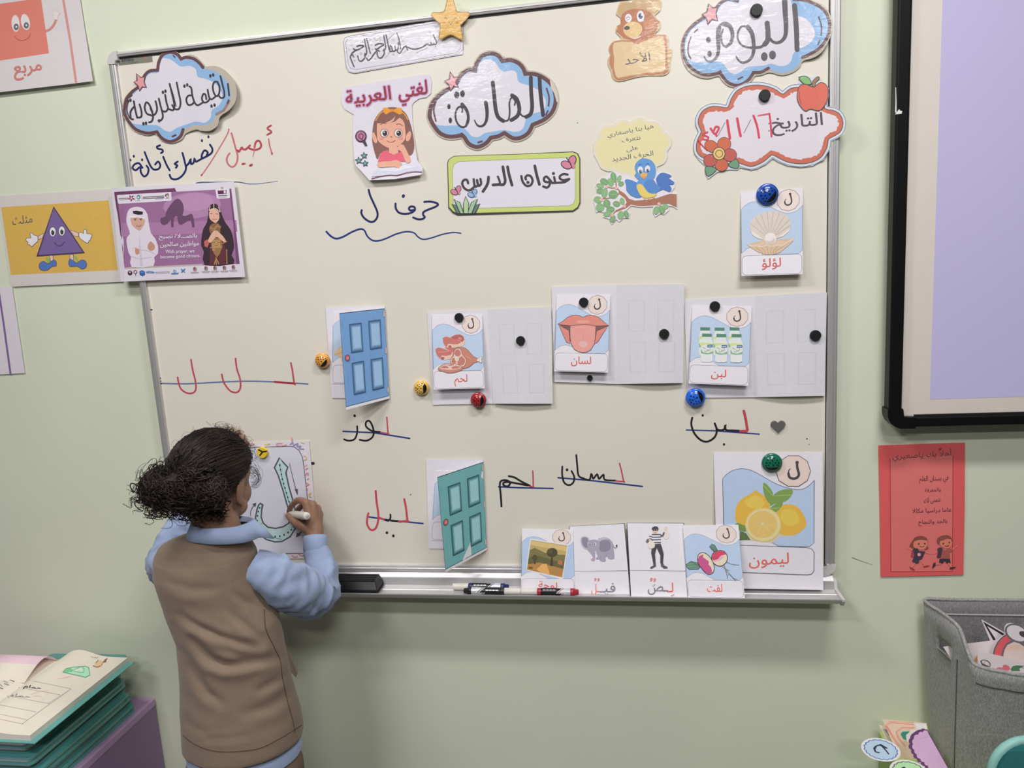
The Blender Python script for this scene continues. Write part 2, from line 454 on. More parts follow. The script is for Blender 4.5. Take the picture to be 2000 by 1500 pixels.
for x in (TX0 - .006, TX1):
    bm = bmesh.new(); P = [(.008, .792), (.030, .792), (.034, .776), (.0905, .7785), (.0905, .774), (.081, .761), (.028, .764), (.02, .778), (.008, .786)]
    A = [bm.verts.new((x, -d, z)) for d, z in P]; B = [bm.verts.new((x + .006, -d, z)) for d, z in P]
    for i in range(len(P)): bm.faces.new((A[i], A[(i + 1) % len(P)], B[(i + 1) % len(P)], B[i]))
    bm.faces.new(A); bm.faces.new(B); bmesh.ops.recalc_face_normals(bm, faces=bm.faces)
    link('tray_end_cap', bm, m_cap, board)

# the maker's plate in the board's corner
s = Sheet(.0156).crop(180, 80, 10)
s.base([(510, 330), (1165, 268), (1180, 405), (525, 478)], (128, 128, 115), t=.0004)
s.txt((45, 52, 70), 'emko', (570, 345), (808, 322), (812, 395), (575, 412), weight=.015)
s.txt((205, 120, 95), '3E', (1000, 292), (1080, 285), (1085, 352), (1005, 362))
s.line((85, 85, 80), 6, [(580, 440), (900, 405)], smooth=0)
s.build('brand_plate', parent=board)

# ================================================================== writing on the board
BLU, DBLU, RED, LRED, BLK = (30, 50, 110), (22, 32, 88), (170, 65, 75), (196, 110, 115), (28, 26, 28)
def word(label): 
    w = Sheet(.0152, finish='ink'); w.label = label; return w
def done(w): return w.build('handwriting', w.label, parent=board)
w = word('dark blue handwritten Arabic words at the upper left of the board'); w.e = illum(310); w.crop(0, 0, 4)
w.lines(DBLU, 15, [(1130, 1188), (1150, 1240), (1178, 1300), (1205, 1325), (1240, 1318), (1252, 1290), (1235, 1262), (1212, 1285)],
        [(1112, 1310), (1085, 1275), (1050, 1285), (1036, 1312), (1060, 1330), (1095, 1305), (1100, 1345), (1125, 1378), (1152, 1360), (1160, 1320), (1145, 1295)],
        [(1275, 1225), (1300, 1285), (1325, 1330)], [(1250, 1135), (1226, 1146), (1235, 1162), (1265, 1168), (1272, 1184), (1258, 1195)],
        [(1388, 1262), (1365, 1280), (1385, 1292), (1374, 1310)],
        [(1325, 1365), (1340, 1395), (1380, 1400), (1425, 1370), (1452, 1320), (1442, 1260), (1425, 1195)],
        [(1450, 1300), (1475, 1275), (1488, 1245), (1492, 1280), (1512, 1270), (1520, 1238), (1530, 1262), (1575, 1240), (1625, 1215), (1655, 1190), (1658, 1160), (1640, 1130)],
        [(1575, 1238), (1578, 1205), (1598, 1175), (1622, 1190), (1612, 1222)])
for x, y in ((1045, 1220), (1018, 1250), (1110, 1248), (1577, 1098), (1628, 1068)): w.ell(DBLU, x, y, 8, 11)
done(w)
w = word('red handwritten Arabic word beside a slanted stroke, upper left of the board'); w.e = illum(310); w.crop(380, 220, 10)
w.line(LRED, 26, [(670, 320), (640, 420), (480, 700), (300, 990), (140, 1220)], w2=22); w.ell(RED, 138, 1218, 16, 26, 25)
w.lines(LRED, 34, [(720, 400), (760, 540), (800, 690), (838, 830), (830, 950), (780, 1040), (710, 1055), (645, 990), (628, 910), (650, 840), (685, 795)])
w.lines(RED, 38, [(835, 735), (870, 760), (920, 680), (940, 710), (1000, 715), (1080, 640)], [(1060, 690), (1110, 715), (1200, 725), (1280, 690), (1300, 630), (1270, 560), (1230, 548), (1190, 590), (1170, 680)])
w.line(LRED, 20, [(1180, 640), (1165, 740), (1140, 860)], w2=12)
w.line(LRED, 26, [(1445, 510), (1465, 640), (1510, 800)]); w.ell(RED, 1512, 798, 18, 26)
w.lines(RED, 34, [(1490, 250), (1430, 290), (1430, 320), (1490, 360), (1490, 390), (1420, 430)])
w.ell(RED, 955, 1000, 42, 20, -10); w.ell(RED, 1100, 1025, 40, 24, -25)
done(w)
w = word('thin blue underline below the red word'); w.e = illum(357); w.crop(380, 220, 10)
w.line((60, 90, 140), 26, [(30, 1380), (130, 1362), (400, 1360), (780, 1355), (900, 1362), (1050, 1390), (1200, 1392), (1400, 1370), (1620, 1340)], w2=8); done(w)
w = word('blue handwritten tall letter in the middle of the board'); w.e = illum(400); w.crop(600, 280, 6.667)
w.line(DBLU, 27, [(800, 605), (820, 680), (870, 790), (912, 890), (912, 960), (870, 1015), (810, 1018), (740, 970), (705, 910), (710, 870)]); done(w)
w = word('blue handwritten short word in the middle of the board'); w.e = illum(400); w.crop(600, 280, 6.667)
w.lines(DBLU, 27, [(1150, 785), (1155, 850), (1200, 905), (1280, 918), (1350, 905), (1400, 870), (1395, 830), (1350, 822), (1325, 845), (1340, 872), (1385, 868)],
        [(1525, 762), (1600, 758), (1680, 775), (1702, 800), (1660, 830), (1570, 865), (1515, 895), (1510, 930), (1530, 960), (1500, 985), (1440, 988), (1380, 965)])
w.ell(DBLU, 1252, 686, 20, 24, 20); done(w)
w = word('wavy blue underline in the middle of the board'); w.e = illum(460); w.crop(600, 280, 6.667)
w.line((28, 52, 118), 26, [(250, 1150), (310, 1210), (380, 1240), (470, 1215), (580, 1155), (690, 1115), (745, 1135), (780, 1205), (840, 1258), (910, 1270), (1010, 1245), (1160, 1180), (1290, 1150), (1390, 1165), (1440, 1215), (1510, 1250), (1620, 1230), (1760, 1185), (1900, 1160), (2000, 1170)], w2=16); done(w)
w = word('three red handwritten lam letters standing on a blue line'); w.e = illum(745); w.crop(290, 560, 4)
w.line((92, 112, 145), 11, [(95, 755), (300, 758), (560, 745), (760, 738), (960, 742), (1130, 752), (1245, 760)])
w.lines((172, 72, 80), 13, [(332, 570), (345, 650), (365, 730), (370, 800), (345, 830), (300, 830), (255, 800), (235, 750), (228, 708)],
        [(680, 560), (690, 640), (715, 720), (718, 790), (690, 825), (640, 815), (595, 760), (580, 720), (573, 685)], [(1112, 595), (1125, 660), (1138, 755), (1138, 757), (985, 742)])
w.line((150, 45, 58), 15, [(1138, 756), (985, 743)], smooth=0)
for x, y in ((92, 715), (95, 738), (100, 757)): w.ell((30, 34, 60), x, y, 6)
done(w)
def done_word(lbl, y, cr, blue, blacks, reds, dots, wd=13, wr=11):
    w = word(lbl); w.e = illum(y); w.crop(*cr)
    w.line((34, 52, 112), 12, blue, smooth=0)
    w.lines(BLK, wd, *blacks); w.lines(RED, wr, *reds)
    for x, y in dots: w.ell(BLK, x, y, 10, 11)
    done(w)
done_word('black and red handwritten word on a blue line under the blue paper door', 840, (290, 560, 4), [(1520, 1130), (1760, 1140), (2040, 1185)],
          [[(1630, 1090), (1630, 1140), (1610, 1190), (1565, 1203), (1528, 1192)], [(1810, 1135), (1750, 1128), (1702, 1095), (1700, 1058), (1725, 1048), (1748, 1085), (1760, 1140), (1745, 1180), (1700, 1203), (1650, 1195)]],
          [[(1862, 1020), (1866, 1080), (1872, 1148), (1872, 1149), (1815, 1138)]], [(1610, 1008)], wd=14)
done_word('black and red handwritten word on a blue line beside the grey heart magnet', 840, (1220, 640, 4.545), [(548, 908), (800, 915), (1195, 945)],
          [[(600, 800), (592, 860), (620, 940), (680, 1000), (740, 1010), (800, 970), (818, 910), (800, 850)], [(815, 900), (850, 912), (885, 900), (893, 865), (900, 908), (960, 912), (1018, 915)]],
          [[(1058, 740), (1072, 800), (1085, 880), (1085, 915), (1030, 918)]], [(693, 778), (882, 1036)], wd=18, wr=24)
done_word('red and black handwritten word above the eraser', 1020, (640, 860, 4), [(320, 598), (500, 625), (745, 650)],
          [[(440, 620), (475, 628), (490, 605), (490, 580)], [(495, 628), (552, 632)]],
          [[(375, 395), (382, 480), (395, 570), (392, 640), (370, 692), (335, 698), (308, 655), (310, 600), (318, 570)], [(400, 605), (440, 618)], [(598, 460), (612, 530), (622, 628), (622, 629), (558, 636)]],
          [(463, 722), (513, 746)], wd=14, wr=16)
done_word('black and red handwritten word just right of the teal paper door', 950, (640, 860, 4), [(1335, 362), (1480, 370), (1760, 376)],
          [[(1358, 515), (1352, 430), (1345, 350), (1355, 318), (1395, 312), (1425, 330), (1410, 358), (1380, 355), (1372, 335), (1400, 325), (1470, 335), (1560, 352)], [(1415, 280), (1460, 290), (1510, 320), (1580, 355)]],
          [[(1602, 240), (1605, 300), (1606, 362), (1606, 363), (1580, 360)]], [], wd=15)
done_word('longest black and red handwritten word on a blue line, over the tray cards', 940, (1000, 860, 4), [(360, 292), (600, 312), (1018, 360)],
          [[(393, 205), (392, 270), (408, 330), (445, 350), (478, 330), (486, 285), (465, 240)], [(502, 115), (510, 200), (520, 275), (560, 298), (605, 308), (620, 262), (635, 298), (665, 265), (680, 300), (715, 268), (725, 308), (810, 315)]],
          [[(840, 180), (855, 240), (872, 320), (872, 322), (810, 318)]], [(430, 230)], wd=14)
w = word('stray dark marker specks on the board'); w.e = illum(870)
for x, y, r in ((296, 605, 2), (323, 819, 1.6), (611, 905, 4), (1576, 857, 1.5), (712, 1437, .1), (1440, 30, 1.2), (1580, 868, 1), (1128, 240, 1), (770, 320, 1.2), (802, 966, 1.3)): w.ell((40, 40, 55), x, y, r, r * .8, n=8)
tag(done(w), kind='stuff')

# ================================================================== interactive board on the right
sb = thing('interactive_board', 'big black-framed projection board with a lilac picture, cut off by the right edge', 'screen', (2.4, 0, 1.4))
m_blk = mat('black_frame_plastic', (.005, .005, .0055), rough=.45, noise_amt=.1, spec=.2)
SX, SZ0, SZ1, DF, DB = 1.610, W(1800, 834, .055).z, 2.12, .055, .025
FW = .0245; BH = W(1800, 815, .055).z - SZ0
box('board_panel', (SX + .01, -.043, SZ0 + .008), (3.6, -DB, SZ1), mat('projection_surface', (.74, .68, .60), rough=.5, noise_amt=.01), sb)
box('wall_mount', (SX + .25, -DB - .001, SZ0 + .2), (3.3, 0, SZ1 - .1), m_blk, sb)
def srail(lo, hi): return box('frame_rail', lo, hi, m_blk, sb, bevel=.004, seg=3)
srail((SX, -DF, SZ0 + .030), (SX + FW, -DB, SZ1)); srail((SX + .045, -DF, SZ0), (3.6, -DB, SZ0 + BH)); srail((SX, -DF, SZ1 - .02), (3.6, -DB, SZ1 + .015))
box('inner_ledge', (SX + .05, -.0475, SZ0 + BH - .002), (3.6, -.042, SZ0 + BH + .004), mat('black_gloss_ledge', (.02, .02, .02), rough=.15, noise_amt=.05), sb)
bm = bmesh.new()
loop = [(.03 - .03 * math.cos(t), .03 - .03 * math.sin(t)) for t in [math.pi / 2 * i / 8 for i in range(9)]] + [(.052, 0), (.052, BH + .003), (FW + .006, BH + .004), (FW + .004, .040), (0, .040)]
A = [bm.verts.new((SX - .0025 + x, -DF - .0025, SZ0 - .0025 + z)) for x, z in loop]; B = [bm.verts.new((SX - .0025 + x, -DB + .002, SZ0 - .0025 + z)) for x, z in loop]
for i in range(len(loop)): bm.faces.new((A[i], A[(i + 1) % len(loop)], B[(i + 1) % len(loop)], B[i]))
for t in tessellate_polygon([[Vector((x, z, 0)) for x, z in loop]]): bm.faces.new([A[k] for k in t])
bmesh.ops.recalc_face_normals(bm, faces=bm.faces); link('corner_cap', bm, m_blk, sb)
q = W(1816, 780, .0435)
box('lit_picture', (q.x, -.0433, q.z), (3.45, -.0428, SZ1 - .04), mat('projected_picture', (.46, .43, .60), rough=.6, noise_amt=.01, noise_scale=3, emit=((.36, .33, .60), .22)), sb)
s = Sheet(.0554).crop(1600, 0, 5); s.e = .9
s.line((225, 222, 215), 6, [(748, 855), (750, 1000), (748, 1095)], smooth=0, w2=14); s.poly((225, 222, 215), [(740, 1118), (765, 1085), (780, 1065), (790, 1080), (812, 1085), (805, 1110)])
s.build('tape_scrap', 'scrap of white tape on the frame', parent=sb)

# ================================================================== signs cut from laminated paper
BROWN, CBLUE, CWHT, LAM, PINK = (100, 68, 70), (142, 180, 216), (217, 213, 220), (186, 178, 160), (222, 155, 160)
def cl(pts): return crom(pts, 4, True)
# --- cloud sign in the middle
s = Sheet(.0165, finish='laminate').crop(640, 0, 4)
cen = [(797, 890), (815, 815), (870, 745), (945, 695), (1000, 655), (1040, 590), (1095, 548), (1150, 552), (1150, 552), (1165, 495), (1205, 440), (1265, 418), (1325, 430), (1365, 478), (1365, 478), (1425, 470), (1485, 490), (1525, 530), (1543, 575), (1543, 575), (1620, 580), (1690, 610), (1750, 665), (1778, 740), (1778, 810), (1750, 880), (1690, 935), (1600, 975), (1600, 975), (1570, 1035), (1515, 1073), (1450, 1080), (1380, 1038), (1380, 1038), (1330, 1065), (1275, 1075), (1275, 1075), (1235, 1120), (1170, 1148), (1105, 1125), (1070, 1075), (1050, 1055), (1050, 1055), (960, 1068), (885, 1045), (835, 990), (803, 930)]
c = cl(cen)
s.base(inset(c, -26), LAM, t=.0008); s.poly(CBLUE, c)
s.poly(CWHT, [(815, 900), (830, 830), (880, 760), (950, 715), (1015, 670), (1055, 600), (1105, 570), (1165, 570), (1180, 510), (1215, 470), (1265, 466), (1310, 488), (1345, 540), (1380, 560), (1440, 550), (1475, 570), (1492, 640), (1560, 665), (1640, 700), (1692, 760), (1705, 815), (1680, 865), (1600, 890), (1550, 930), (1535, 985), (1505, 1022), (1450, 1030), (1380, 1015), (1290, 1030), (1230, 1038), (1180, 1070), (1130, 1065), (1085, 1020), (1050, 985), (1000, 980), (900, 982), (835, 965)], 3)
s.line(BROWN, 31, c, closed=True, smooth=0)
s.poly((205, 198, 180), [(1735, 620), (1760, 640), (1795, 720), (1803, 790), (1790, 800), (1770, 730), (1745, 690)])
s.lines(INK, 30, [(1655, 605), (1660, 700), (1670, 800), (1683, 900)], [(1587, 605), (1590, 720), (1597, 830), (1585, 890), (1550, 913)], [(1440, 745), (1478, 775), (1497, 850), (1482, 905), (1435, 938)], [(1290, 645), (1300, 740), (1312, 850), (1332, 915), (1372, 945)])
s.lines(INK, 13, [(1555, 912), (1520, 905), (1500, 880)], [(1372, 946), (1410, 938), (1422, 880), (1420, 800), (1440, 762), (1465, 790), (1460, 820)])
s.line(INK, 30, [(1235, 800), (1245, 870), (1240, 940), (1215, 980), (1180, 985), (1158, 962), (1147, 938)], w2=8)
s.ring(INK, 14, 1050, 912, 52, 82, -8); s.line(INK, 28, [(1050, 815), (1085, 860), (1098, 920), (1080, 985)], w2=16); s.line(INK, 11, [(1008, 850), (1030, 832), (1052, 848), (1050, 875)])
for a in ((1008, 740, 20, 27), (1053, 731, 18, 27), (947, 832, 13, 20), (958, 940, 13, 22)): s.ell(INK, *a)
s.lines(BROWN, 12, [(885, 740), (865, 765)], [(845, 790), (828, 860), (845, 945)], [(1710, 690), (1730, 760), (1725, 825)], [(1720, 865), (1705, 895)], [(1175, 1112), (1205, 1103)])
s.star(PINK, BROWN, 9, [(958, 562), (985, 605), (1022, 600), (1000, 640), (1022, 685), (985, 672), (960, 710), (948, 665), (915, 632), (952, 618)])
s.build('cloud_sign', 'cloud-shaped sign with big black letters and a colon, in the middle of the board top', 'sign')
# --- cloud sign on the left
def tilt(dx0, v0, dx1, v1): return lambda px, py: v0 + (v1 - v0) * (py - dx0) / (dx1 - dx0)
s = Sheet(lambda px, py: .0175 + .010 * max(0, (px - 360) / 100), finish='laminate').crop(0, 0, 4)
cen = [(975, 830), (990, 770), (1035, 715), (1080, 680), (1110, 640), (1130, 590), (1170, 555), (1232, 548), (1232, 548), (1240, 490), (1270, 430), (1330, 408), (1385, 425), (1415, 462), (1415, 462), (1450, 448), (1510, 458), (1560, 495), (1590, 535), (1590, 535), (1650, 545), (1720, 580), (1780, 650), (1803, 720), (1795, 790), (1750, 860), (1685, 893), (1685, 893), (1660, 950), (1590, 978), (1520, 978), (1430, 1012), (1430, 1012), (1412, 1062), (1370, 1095), (1320, 1105), (1265, 1080), (1225, 1030), (1225, 1030), (1150, 1040), (1060, 1010), (1000, 940), (972, 880)]
c = cl(cen)
s.base([(960, 830), (975, 760), (1025, 705), (1075, 670), (1100, 630), (1120, 580), (1165, 540), (1225, 533), (1225, 490), (1260, 420), (1330, 395), (1390, 410), (1420, 445), (1480, 425), (1540, 445), (1590, 500), (1600, 520), (1680, 515), (1760, 550), (1820, 620), (1848, 700), (1840, 790), (1790, 860), (1720, 910), (1700, 980), (1640, 1022), (1570, 1022), (1530, 1012), (1450, 1045), (1420, 1090), (1340, 1120), (1260, 1098), (1215, 1048), (1150, 1058), (1050, 1025), (985, 950), (955, 880)], LAM, t=.0008, smooth=3)
s.poly(CBLUE, c)
s.poly(CWHT, [(1250, 465), (1320, 460), (1370, 490), (1410, 520), (1480, 515), (1530, 540), (1545, 600), (1620, 620), (1690, 660), (1730, 720), (1735, 780), (1700, 830), (1655, 860), (1645, 920), (1600, 960), (1530, 950), (1450, 975), (1380, 1000), (1330, 1030), (1280, 1015), (1230, 980), (1130, 975), (1030, 960), (990, 880), (1000, 790), (1060, 720), (1120, 650), (1145, 600), (1180, 572), (1240, 565)], 3)
k = [q for q in c]
s.line(BROWN, 24, k[:k.index(min(k, key=lambda q: abs(q[0] - 1590) + abs(q[1] - 535)))], smooth=0)
s.line(BROWN, 24, k[k.index(min(k, key=lambda q: abs(q[0] - 1430) + abs(q[1] - 1012))):] + k[:1], smooth=0)
s.line((150, 128, 122), 20, [(1790, 790), (1748, 862), (1690, 893)], smooth=0)  # border left out and paled at the right: laminate glare put into the print
s.lines(INK, 14, [(1780, 655), (1785, 700), (1790, 745)], [(1722, 595), (1738, 660), (1752, 720), (1750, 758), (1725, 765), (1705, 740)],
        [(1700, 640), (1675, 640), (1662, 680), (1675, 735), (1700, 750), (1715, 715), (1712, 670), (1697, 640)], [(1685, 752), (1655, 775), (1634, 760), (1622, 700)],
        [(1640, 770), (1620, 795), (1592, 800), (1577, 770), (1588, 735), (1605, 740), (1612, 775)], [(1585, 800), (1545, 822), (1520, 800), (1502, 745), (1495, 690), (1480, 675)],
        [(1500, 745), (1470, 748), (1455, 780), (1470, 818), (1500, 815), (1518, 795)],
        [(1380, 645), (1395, 720), (1410, 800), (1398, 850), (1365, 850), (1345, 820)], [(1325, 655), (1345, 740), (1362, 820), (1352, 860), (1320, 852)],
        [(1290, 740), (1300, 800), (1312, 845), (1292, 872), (1262, 862)], [(1240, 770), (1255, 830), (1272, 900), (1262, 935), (1238, 942)],
        [(1190, 870), (1165, 815), (1142, 800), (1130, 840), (1145, 885), (1178, 900)], [(1175, 845), (1195, 900), (1187, 945), (1165, 955)], [(1215, 790), (1227, 850), (1212, 890), (1185, 902)],
        [(1090, 815), (1105, 870), (1102, 912), (1070, 918)], [(1045, 790), (1055, 850), (1070, 915)], [(1050, 830), (1020, 870), (1022, 925), (1040, 932)])
s.lines(INK, 6, [(1325, 655), (1352, 735), (1375, 830)])
for x, y in ((1643, 592), (1665, 585), (1652, 828), (1676, 820), (1440, 672), (1462, 662), (1272, 720), (1292, 711), (1242, 943), (1120, 965), (1140, 962), (1000, 790), (1018, 782)): s.ell(INK, x, y, 9, 13)
s.lines(BROWN, 9, [(1010, 760), (1030, 742)], [(1352, 432), (1365, 445)], [(1785, 780), (1775, 805)], [(1345, 1065), (1372, 1052)], [(998, 800), (990, 860), (1010, 920)])
s.star(PINK, BROWN, 7, [(1068, 575), (1100, 605), (1132, 600), (1125, 640), (1142, 682), (1110, 678), (1090, 708), (1080, 672), (1045, 640), (1070, 630)])
s.build('cloud_sign', 'cloud-shaped sign at the top left corner of the board with its right rim curling away', 'sign', kinks=[('x', 360)])
# --- cloud sign on the right, cut by the photo's top edge
s = Sheet(lambda px, py: .017 + .008 * max(0, (px - 1560) / 60), finish='laminate').crop(1320, 0, 6.25)
cen = [(85, 600), (95, 490), (140, 390), (220, 300), (320, 230), (420, 180), (480, 110), (560, 25), (640, -10), (750, 10), (750, 10), (770, -100), (850, -230), (980, -290), (1100, -260), (1190, -170), (1190, -170), (1290, -190), (1390, -130), (1440, -5), (1440, -5), (1560, 0), (1720, 60), (1820, 140), (1870, 250), (1872, 370), (1840, 470), (1760, 580), (1640, 660), (1545, 700), (1545, 700), (1500, 790), (1420, 860), (1300, 890), (1200, 872), (1130, 832), (1130, 832), (1040, 880), (950, 885), (950, 885), (890, 970), (800, 1030), (720, 1040), (630, 1000), (570, 930), (545, 885), (545, 885), (400, 915), (280, 890), (180, 820), (110, 720)]
c = cl(cen)
s.base([(60, 600), (70, 480), (120, 375), (205, 280), (310, 205), (400, 160), (470, 90), (550, 0), (640, -40), (740, -30), (750, -120), (830, -255), (980, -320), (1110, -290), (1190, -200), (1290, -215), (1400, -160), (1470, -30), (1570, -25), (1740, 30), (1850, 115), (1905, 260), (1900, 400), (1860, 510), (1780, 640), (1670, 710), (1555, 745), (1510, 825), (1420, 890), (1295, 922), (1190, 895), (1125, 890), (1040, 920), (970, 930), (930, 985), (850, 1045), (740, 1070), (640, 1050), (560, 980), (520, 930), (400, 960), (270, 940), (150, 860), (85, 740)], (178, 170, 150), t=.0008, smooth=3)
s.poly(CBLUE, c)
s.poly(CWHT, [(170, 740), (300, 765), (440, 750), (560, 760), (610, 820), (670, 890), (760, 898), (850, 830), (930, 810), (1080, 800), (1160, 775), (1260, 805), (1350, 795), (1410, 740), (1430, 660), (1500, 600), (1620, 540), (1690, 450), (1690, 370), (1640, 280), (1560, 215), (1490, 190), (1440, 130), (1420, 60), (1370, -60), (1290, -140), (1200, -120), (1130, -190), (1000, -240), (870, -190), (790, -80), (765, 40), (640, 20), (560, 60), (500, 150), (450, 220), (330, 260), (220, 340), (150, 430), (115, 560), (130, 680)], 3)
i0 = c.index(min(c, key=lambda q: abs(q[0] - 1130) + abs(q[1] - 832))); i1 = c.index(min(c, key=lambda q: abs(q[0] - 1545) + abs(q[1] - 700)))
s.line(BROWN, 38, c[:i1 + 1], smooth=0); s.line(BROWN, 38, c[i0:] + c[:1], smooth=0)
DG = (92, 88, 94)
s.lines(DG, 62, [(1448, 68), (1462, 220), (1474, 400), (1480, 605)], [(1115, 282), (1125, 400), (1120, 490), (1085, 540)])
s.line(DG, 70, [(1325, -60), (1335, 150), (1345, 320), (1335, 440), (1285, 505), (1225, 525)], w2=34)
s.lines(DG, 34, [(1235, 522), (1185, 510), (1140, 460)], [(1090, 535), (1040, 572), (985, 580), (920, 582)])
s.line(DG, 58, [(880, 330), (930, 410), (950, 540), (945, 650), (900, 730), (820, 765), (765, 735), (735, 685)], w2=16)
s.line(DG, 24, [(870, 325), (800, 325), (757, 400), (762, 490), (820, 560), (920, 583)])
s.line(DG, 58, [(590, 290), (660, 320), (692, 420), (670, 520), (615, 568)], w2=34); s.line(DG, 24, [(620, 572), (575, 545), (552, 450), (575, 360)])
s.line(DG, 32, [(515, 345), (560, 292), (620, 285)]); s.line(DG, 60, [(525, 350), (515, 450), (522, 600), (500, 690), (440, 745), (380, 740), (345, 690)], w2=12)
for a in ((398, 485, 28, 36), (412, 655, 26, 34), (1080, 690, 40, 52), (1180, 670, 42, 52)): s.ell(DG, *a)
s.lines(BROWN, 16, [(265, 355), (228, 390)], [(185, 450), (152, 550), (152, 650), (180, 712)], [(1745, 205), (1778, 320), (1775, 425)], [(1760, 490), (1735, 540)], [(760, 965), (815, 938)])
s.star(PINK, (88, 70, 76), 14, [(400, 48), (450, 95), (508, 90), (490, 165), (508, 250), (440, 235), (390, 295), (375, 225), (322, 175), (380, 145)])
s.build('cloud_sign', 'cloud-shaped sign pinned by a black magnet at the top right, cut by the photo top', 'sign', kinks=[('x', 1560)])
# --- calligraphy strip
s = Sheet(.0168, finish='laminate').crop(660, 40, 7.692)
s.base([(78, 330), (90, 270), (150, 232), (700, 135), (1450, 6), (1790, -54), (1870, -32), (1888, 60), (1875, 508), (1810, 520), (250, 795), (160, 775), (118, 700)], CWHT, t=.0008)
s.line(INK, 5, [(84, 330), (95, 272), (152, 238), (700, 141), (1450, 12), (1785, -46), (1862, -25), (1880, 60), (1878, 440), (1800, 508), (250, 786), (164, 768), (124, 700)], closed=True, smooth=0)
s.line(INK, 4, [(116, 330), (138, 285), (190, 262), (1450, 38), (1780, -18), (1835, 20), (1848, 330), (1835, 430), (1780, 488), (270, 736), (190, 720), (155, 650)], closed=True, smooth=0)
GOLD = (200, 185, 155)
for x, y, r in ((205, 375, 10), (170, 440, 10), (255, 510, 10), (360, 320, 14), (485, 292, 14), (500, 370, 12), (635, 292, 14), (830, 290, 18), (955, 240, 14), (975, 300, 12), (1380, 180, 14), (1395, 260, 12), (830, 508, 12), (345, 495, 14), (1465, 388, 9), (250, 600, 12), (515, 435, 8), (560, 575, 8), (760, 490, 10), (455, 535, 8)):
    s.ring(GOLD, 6, x, y, r, r * .8, n=8)
s.lines(GOLD, 5, [(370, 325), (420, 300)], [(540, 250), (575, 300), (640, 240)], [(750, 280), (850, 190)], [(1170, 490), (1290, 430), (1350, 400)], [(700, 560), (760, 510)], [(960, 500), (1030, 440)])
CK = (66, 64, 70)
s.lines(CK, 15, [(1435, 215), (1462, 280), (1482, 325), (1465, 358), (1440, 345)], [(1445, 350), (1412, 360), (1395, 328)], [(1412, 360), (1370, 365), (1340, 350), (1280, 390), (1200, 420), (1120, 425), (1050, 400), (1020, 378), (990, 400), (950, 460), (925, 492), (900, 475), (885, 440)],
        [(1018, 378), (1045, 440)], [(885, 190), (910, 260), (932, 350), (938, 420)], [(905, 330), (905, 400), (890, 442), (865, 430), (855, 380)], [(865, 435), (840, 465), (815, 440), (805, 385)], [(820, 455), (790, 462), (778, 420), (785, 370)],
        [(720, 212), (740, 300), (760, 400), (780, 468)], [(685, 215), (700, 300), (716, 380), (705, 430), (680, 450)], [(690, 430), (695, 490), (660, 550), (620, 560), (590, 520), (590, 480)],
        [(560, 370), (610, 345), (690, 355), (640, 390), (575, 432), (562, 420)], [(585, 430), (625, 462)], [(605, 430), (540, 500), (490, 570), (450, 595), (430, 560)],
        [(430, 268), (450, 350), (470, 430), (485, 490)], [(395, 272), (412, 360), (430, 450), (425, 500), (398, 522)], [(405, 490), (402, 555), (350, 608), (312, 590), (295, 530)],
        [(280, 385), (330, 370), (385, 380), (330, 420), (265, 440), (232, 420)], [(270, 440), (210, 490), (185, 540)], [(205, 490), (235, 545)], [(182, 545), (202, 600), (240, 690)])
s.build('calligraphy_strip', 'white strip of black and gold calligraphy hanging under the top frame rail', 'sign')
# --- yellow star
s = Sheet(lambda px, py: .0275 - .003 * (py - 20) / 60, finish='laminate').crop(640, 0, 4)
st = [(940, -42), (970, -42), (1005, 70), (1022, 90), (1095, 90), (1112, 108), (1095, 140), (1045, 192), (1042, 212), (1058, 293), (1045, 310), (1018, 302), (960, 272), (892, 305), (866, 300), (868, 278), (876, 195), (866, 180), (815, 130), (808, 108), (828, 94), (893, 90), (913, 72)]
s.base(st, (226, 180, 92), t=.0008, smooth=3); c = crom(st, 3, True); s.line((120, 95, 60), 4, inset(c, 4), closed=True, smooth=0)
s.lines((130, 88, 50), 4, [(910, 150), (920, 136), (932, 150)], [(990, 148), (1001, 135), (1013, 148)], [(950, 176), (960, 190), (972, 176)])
s.ell((214, 150, 78), 908, 178, 12, 9); s.ell((214, 150, 78), 1010, 176, 13, 10)
s.build('star_cutout', 'smiling yellow paper star overlapping the top frame rail', 'paper star')
# --- reading girl cut-out
s = Sheet(lambda px, py: .0168 + .012 * max(0, (py - 240) / 120) ** 2, finish='paper').crop(660, 140, 6.82)
s.base([(50, 430), (40, 360), (55, 250), (90, 212), (300, 170), (520, 130), (900, 75), (1150, 35), (1222, 40), (1247, 130), (1237, 290), (1180, 340), (1080, 360), (1010, 410), (985, 450), (990, 620), (1010, 820), (1030, 1000), (1055, 1180), (1125, 1272), (1127, 1350), (1100, 1375), (760, 1430), (420, 1447), (360, 1380), (240, 1250), (218, 1160), (200, 900), (200, 590), (215, 575), (90, 500)], (219, 215, 222))
HAL, MAR = (208, 172, 210), (150, 68, 74)
for wgt, col in ((.075, HAL), (.022, MAR)):
    s.txt(col, 'لغتي', (800, 178), (1180, 108), (1200, 395), (822, 462), weight=wgt)
    s.txt(col, 'العربية', (95, 255), (690, 182), (714, 420), (118, 492), weight=wgt)
HB, SK = (136, 98, 88), (226, 170, 146)
s.poly(HB, [(455, 900), (465, 750), (490, 640), (560, 540), (640, 485), (730, 472), (820, 490), (900, 550), (950, 650), (985, 770), (1010, 900), (1015, 1020), (975, 1110), (880, 1100), (600, 1060), (530, 1165), (500, 1110), (470, 1000)], 3)
s.ell(SK, 490, 880, 30, 75, -15); s.ell(SK, 940, 860, 32, 70, 15)
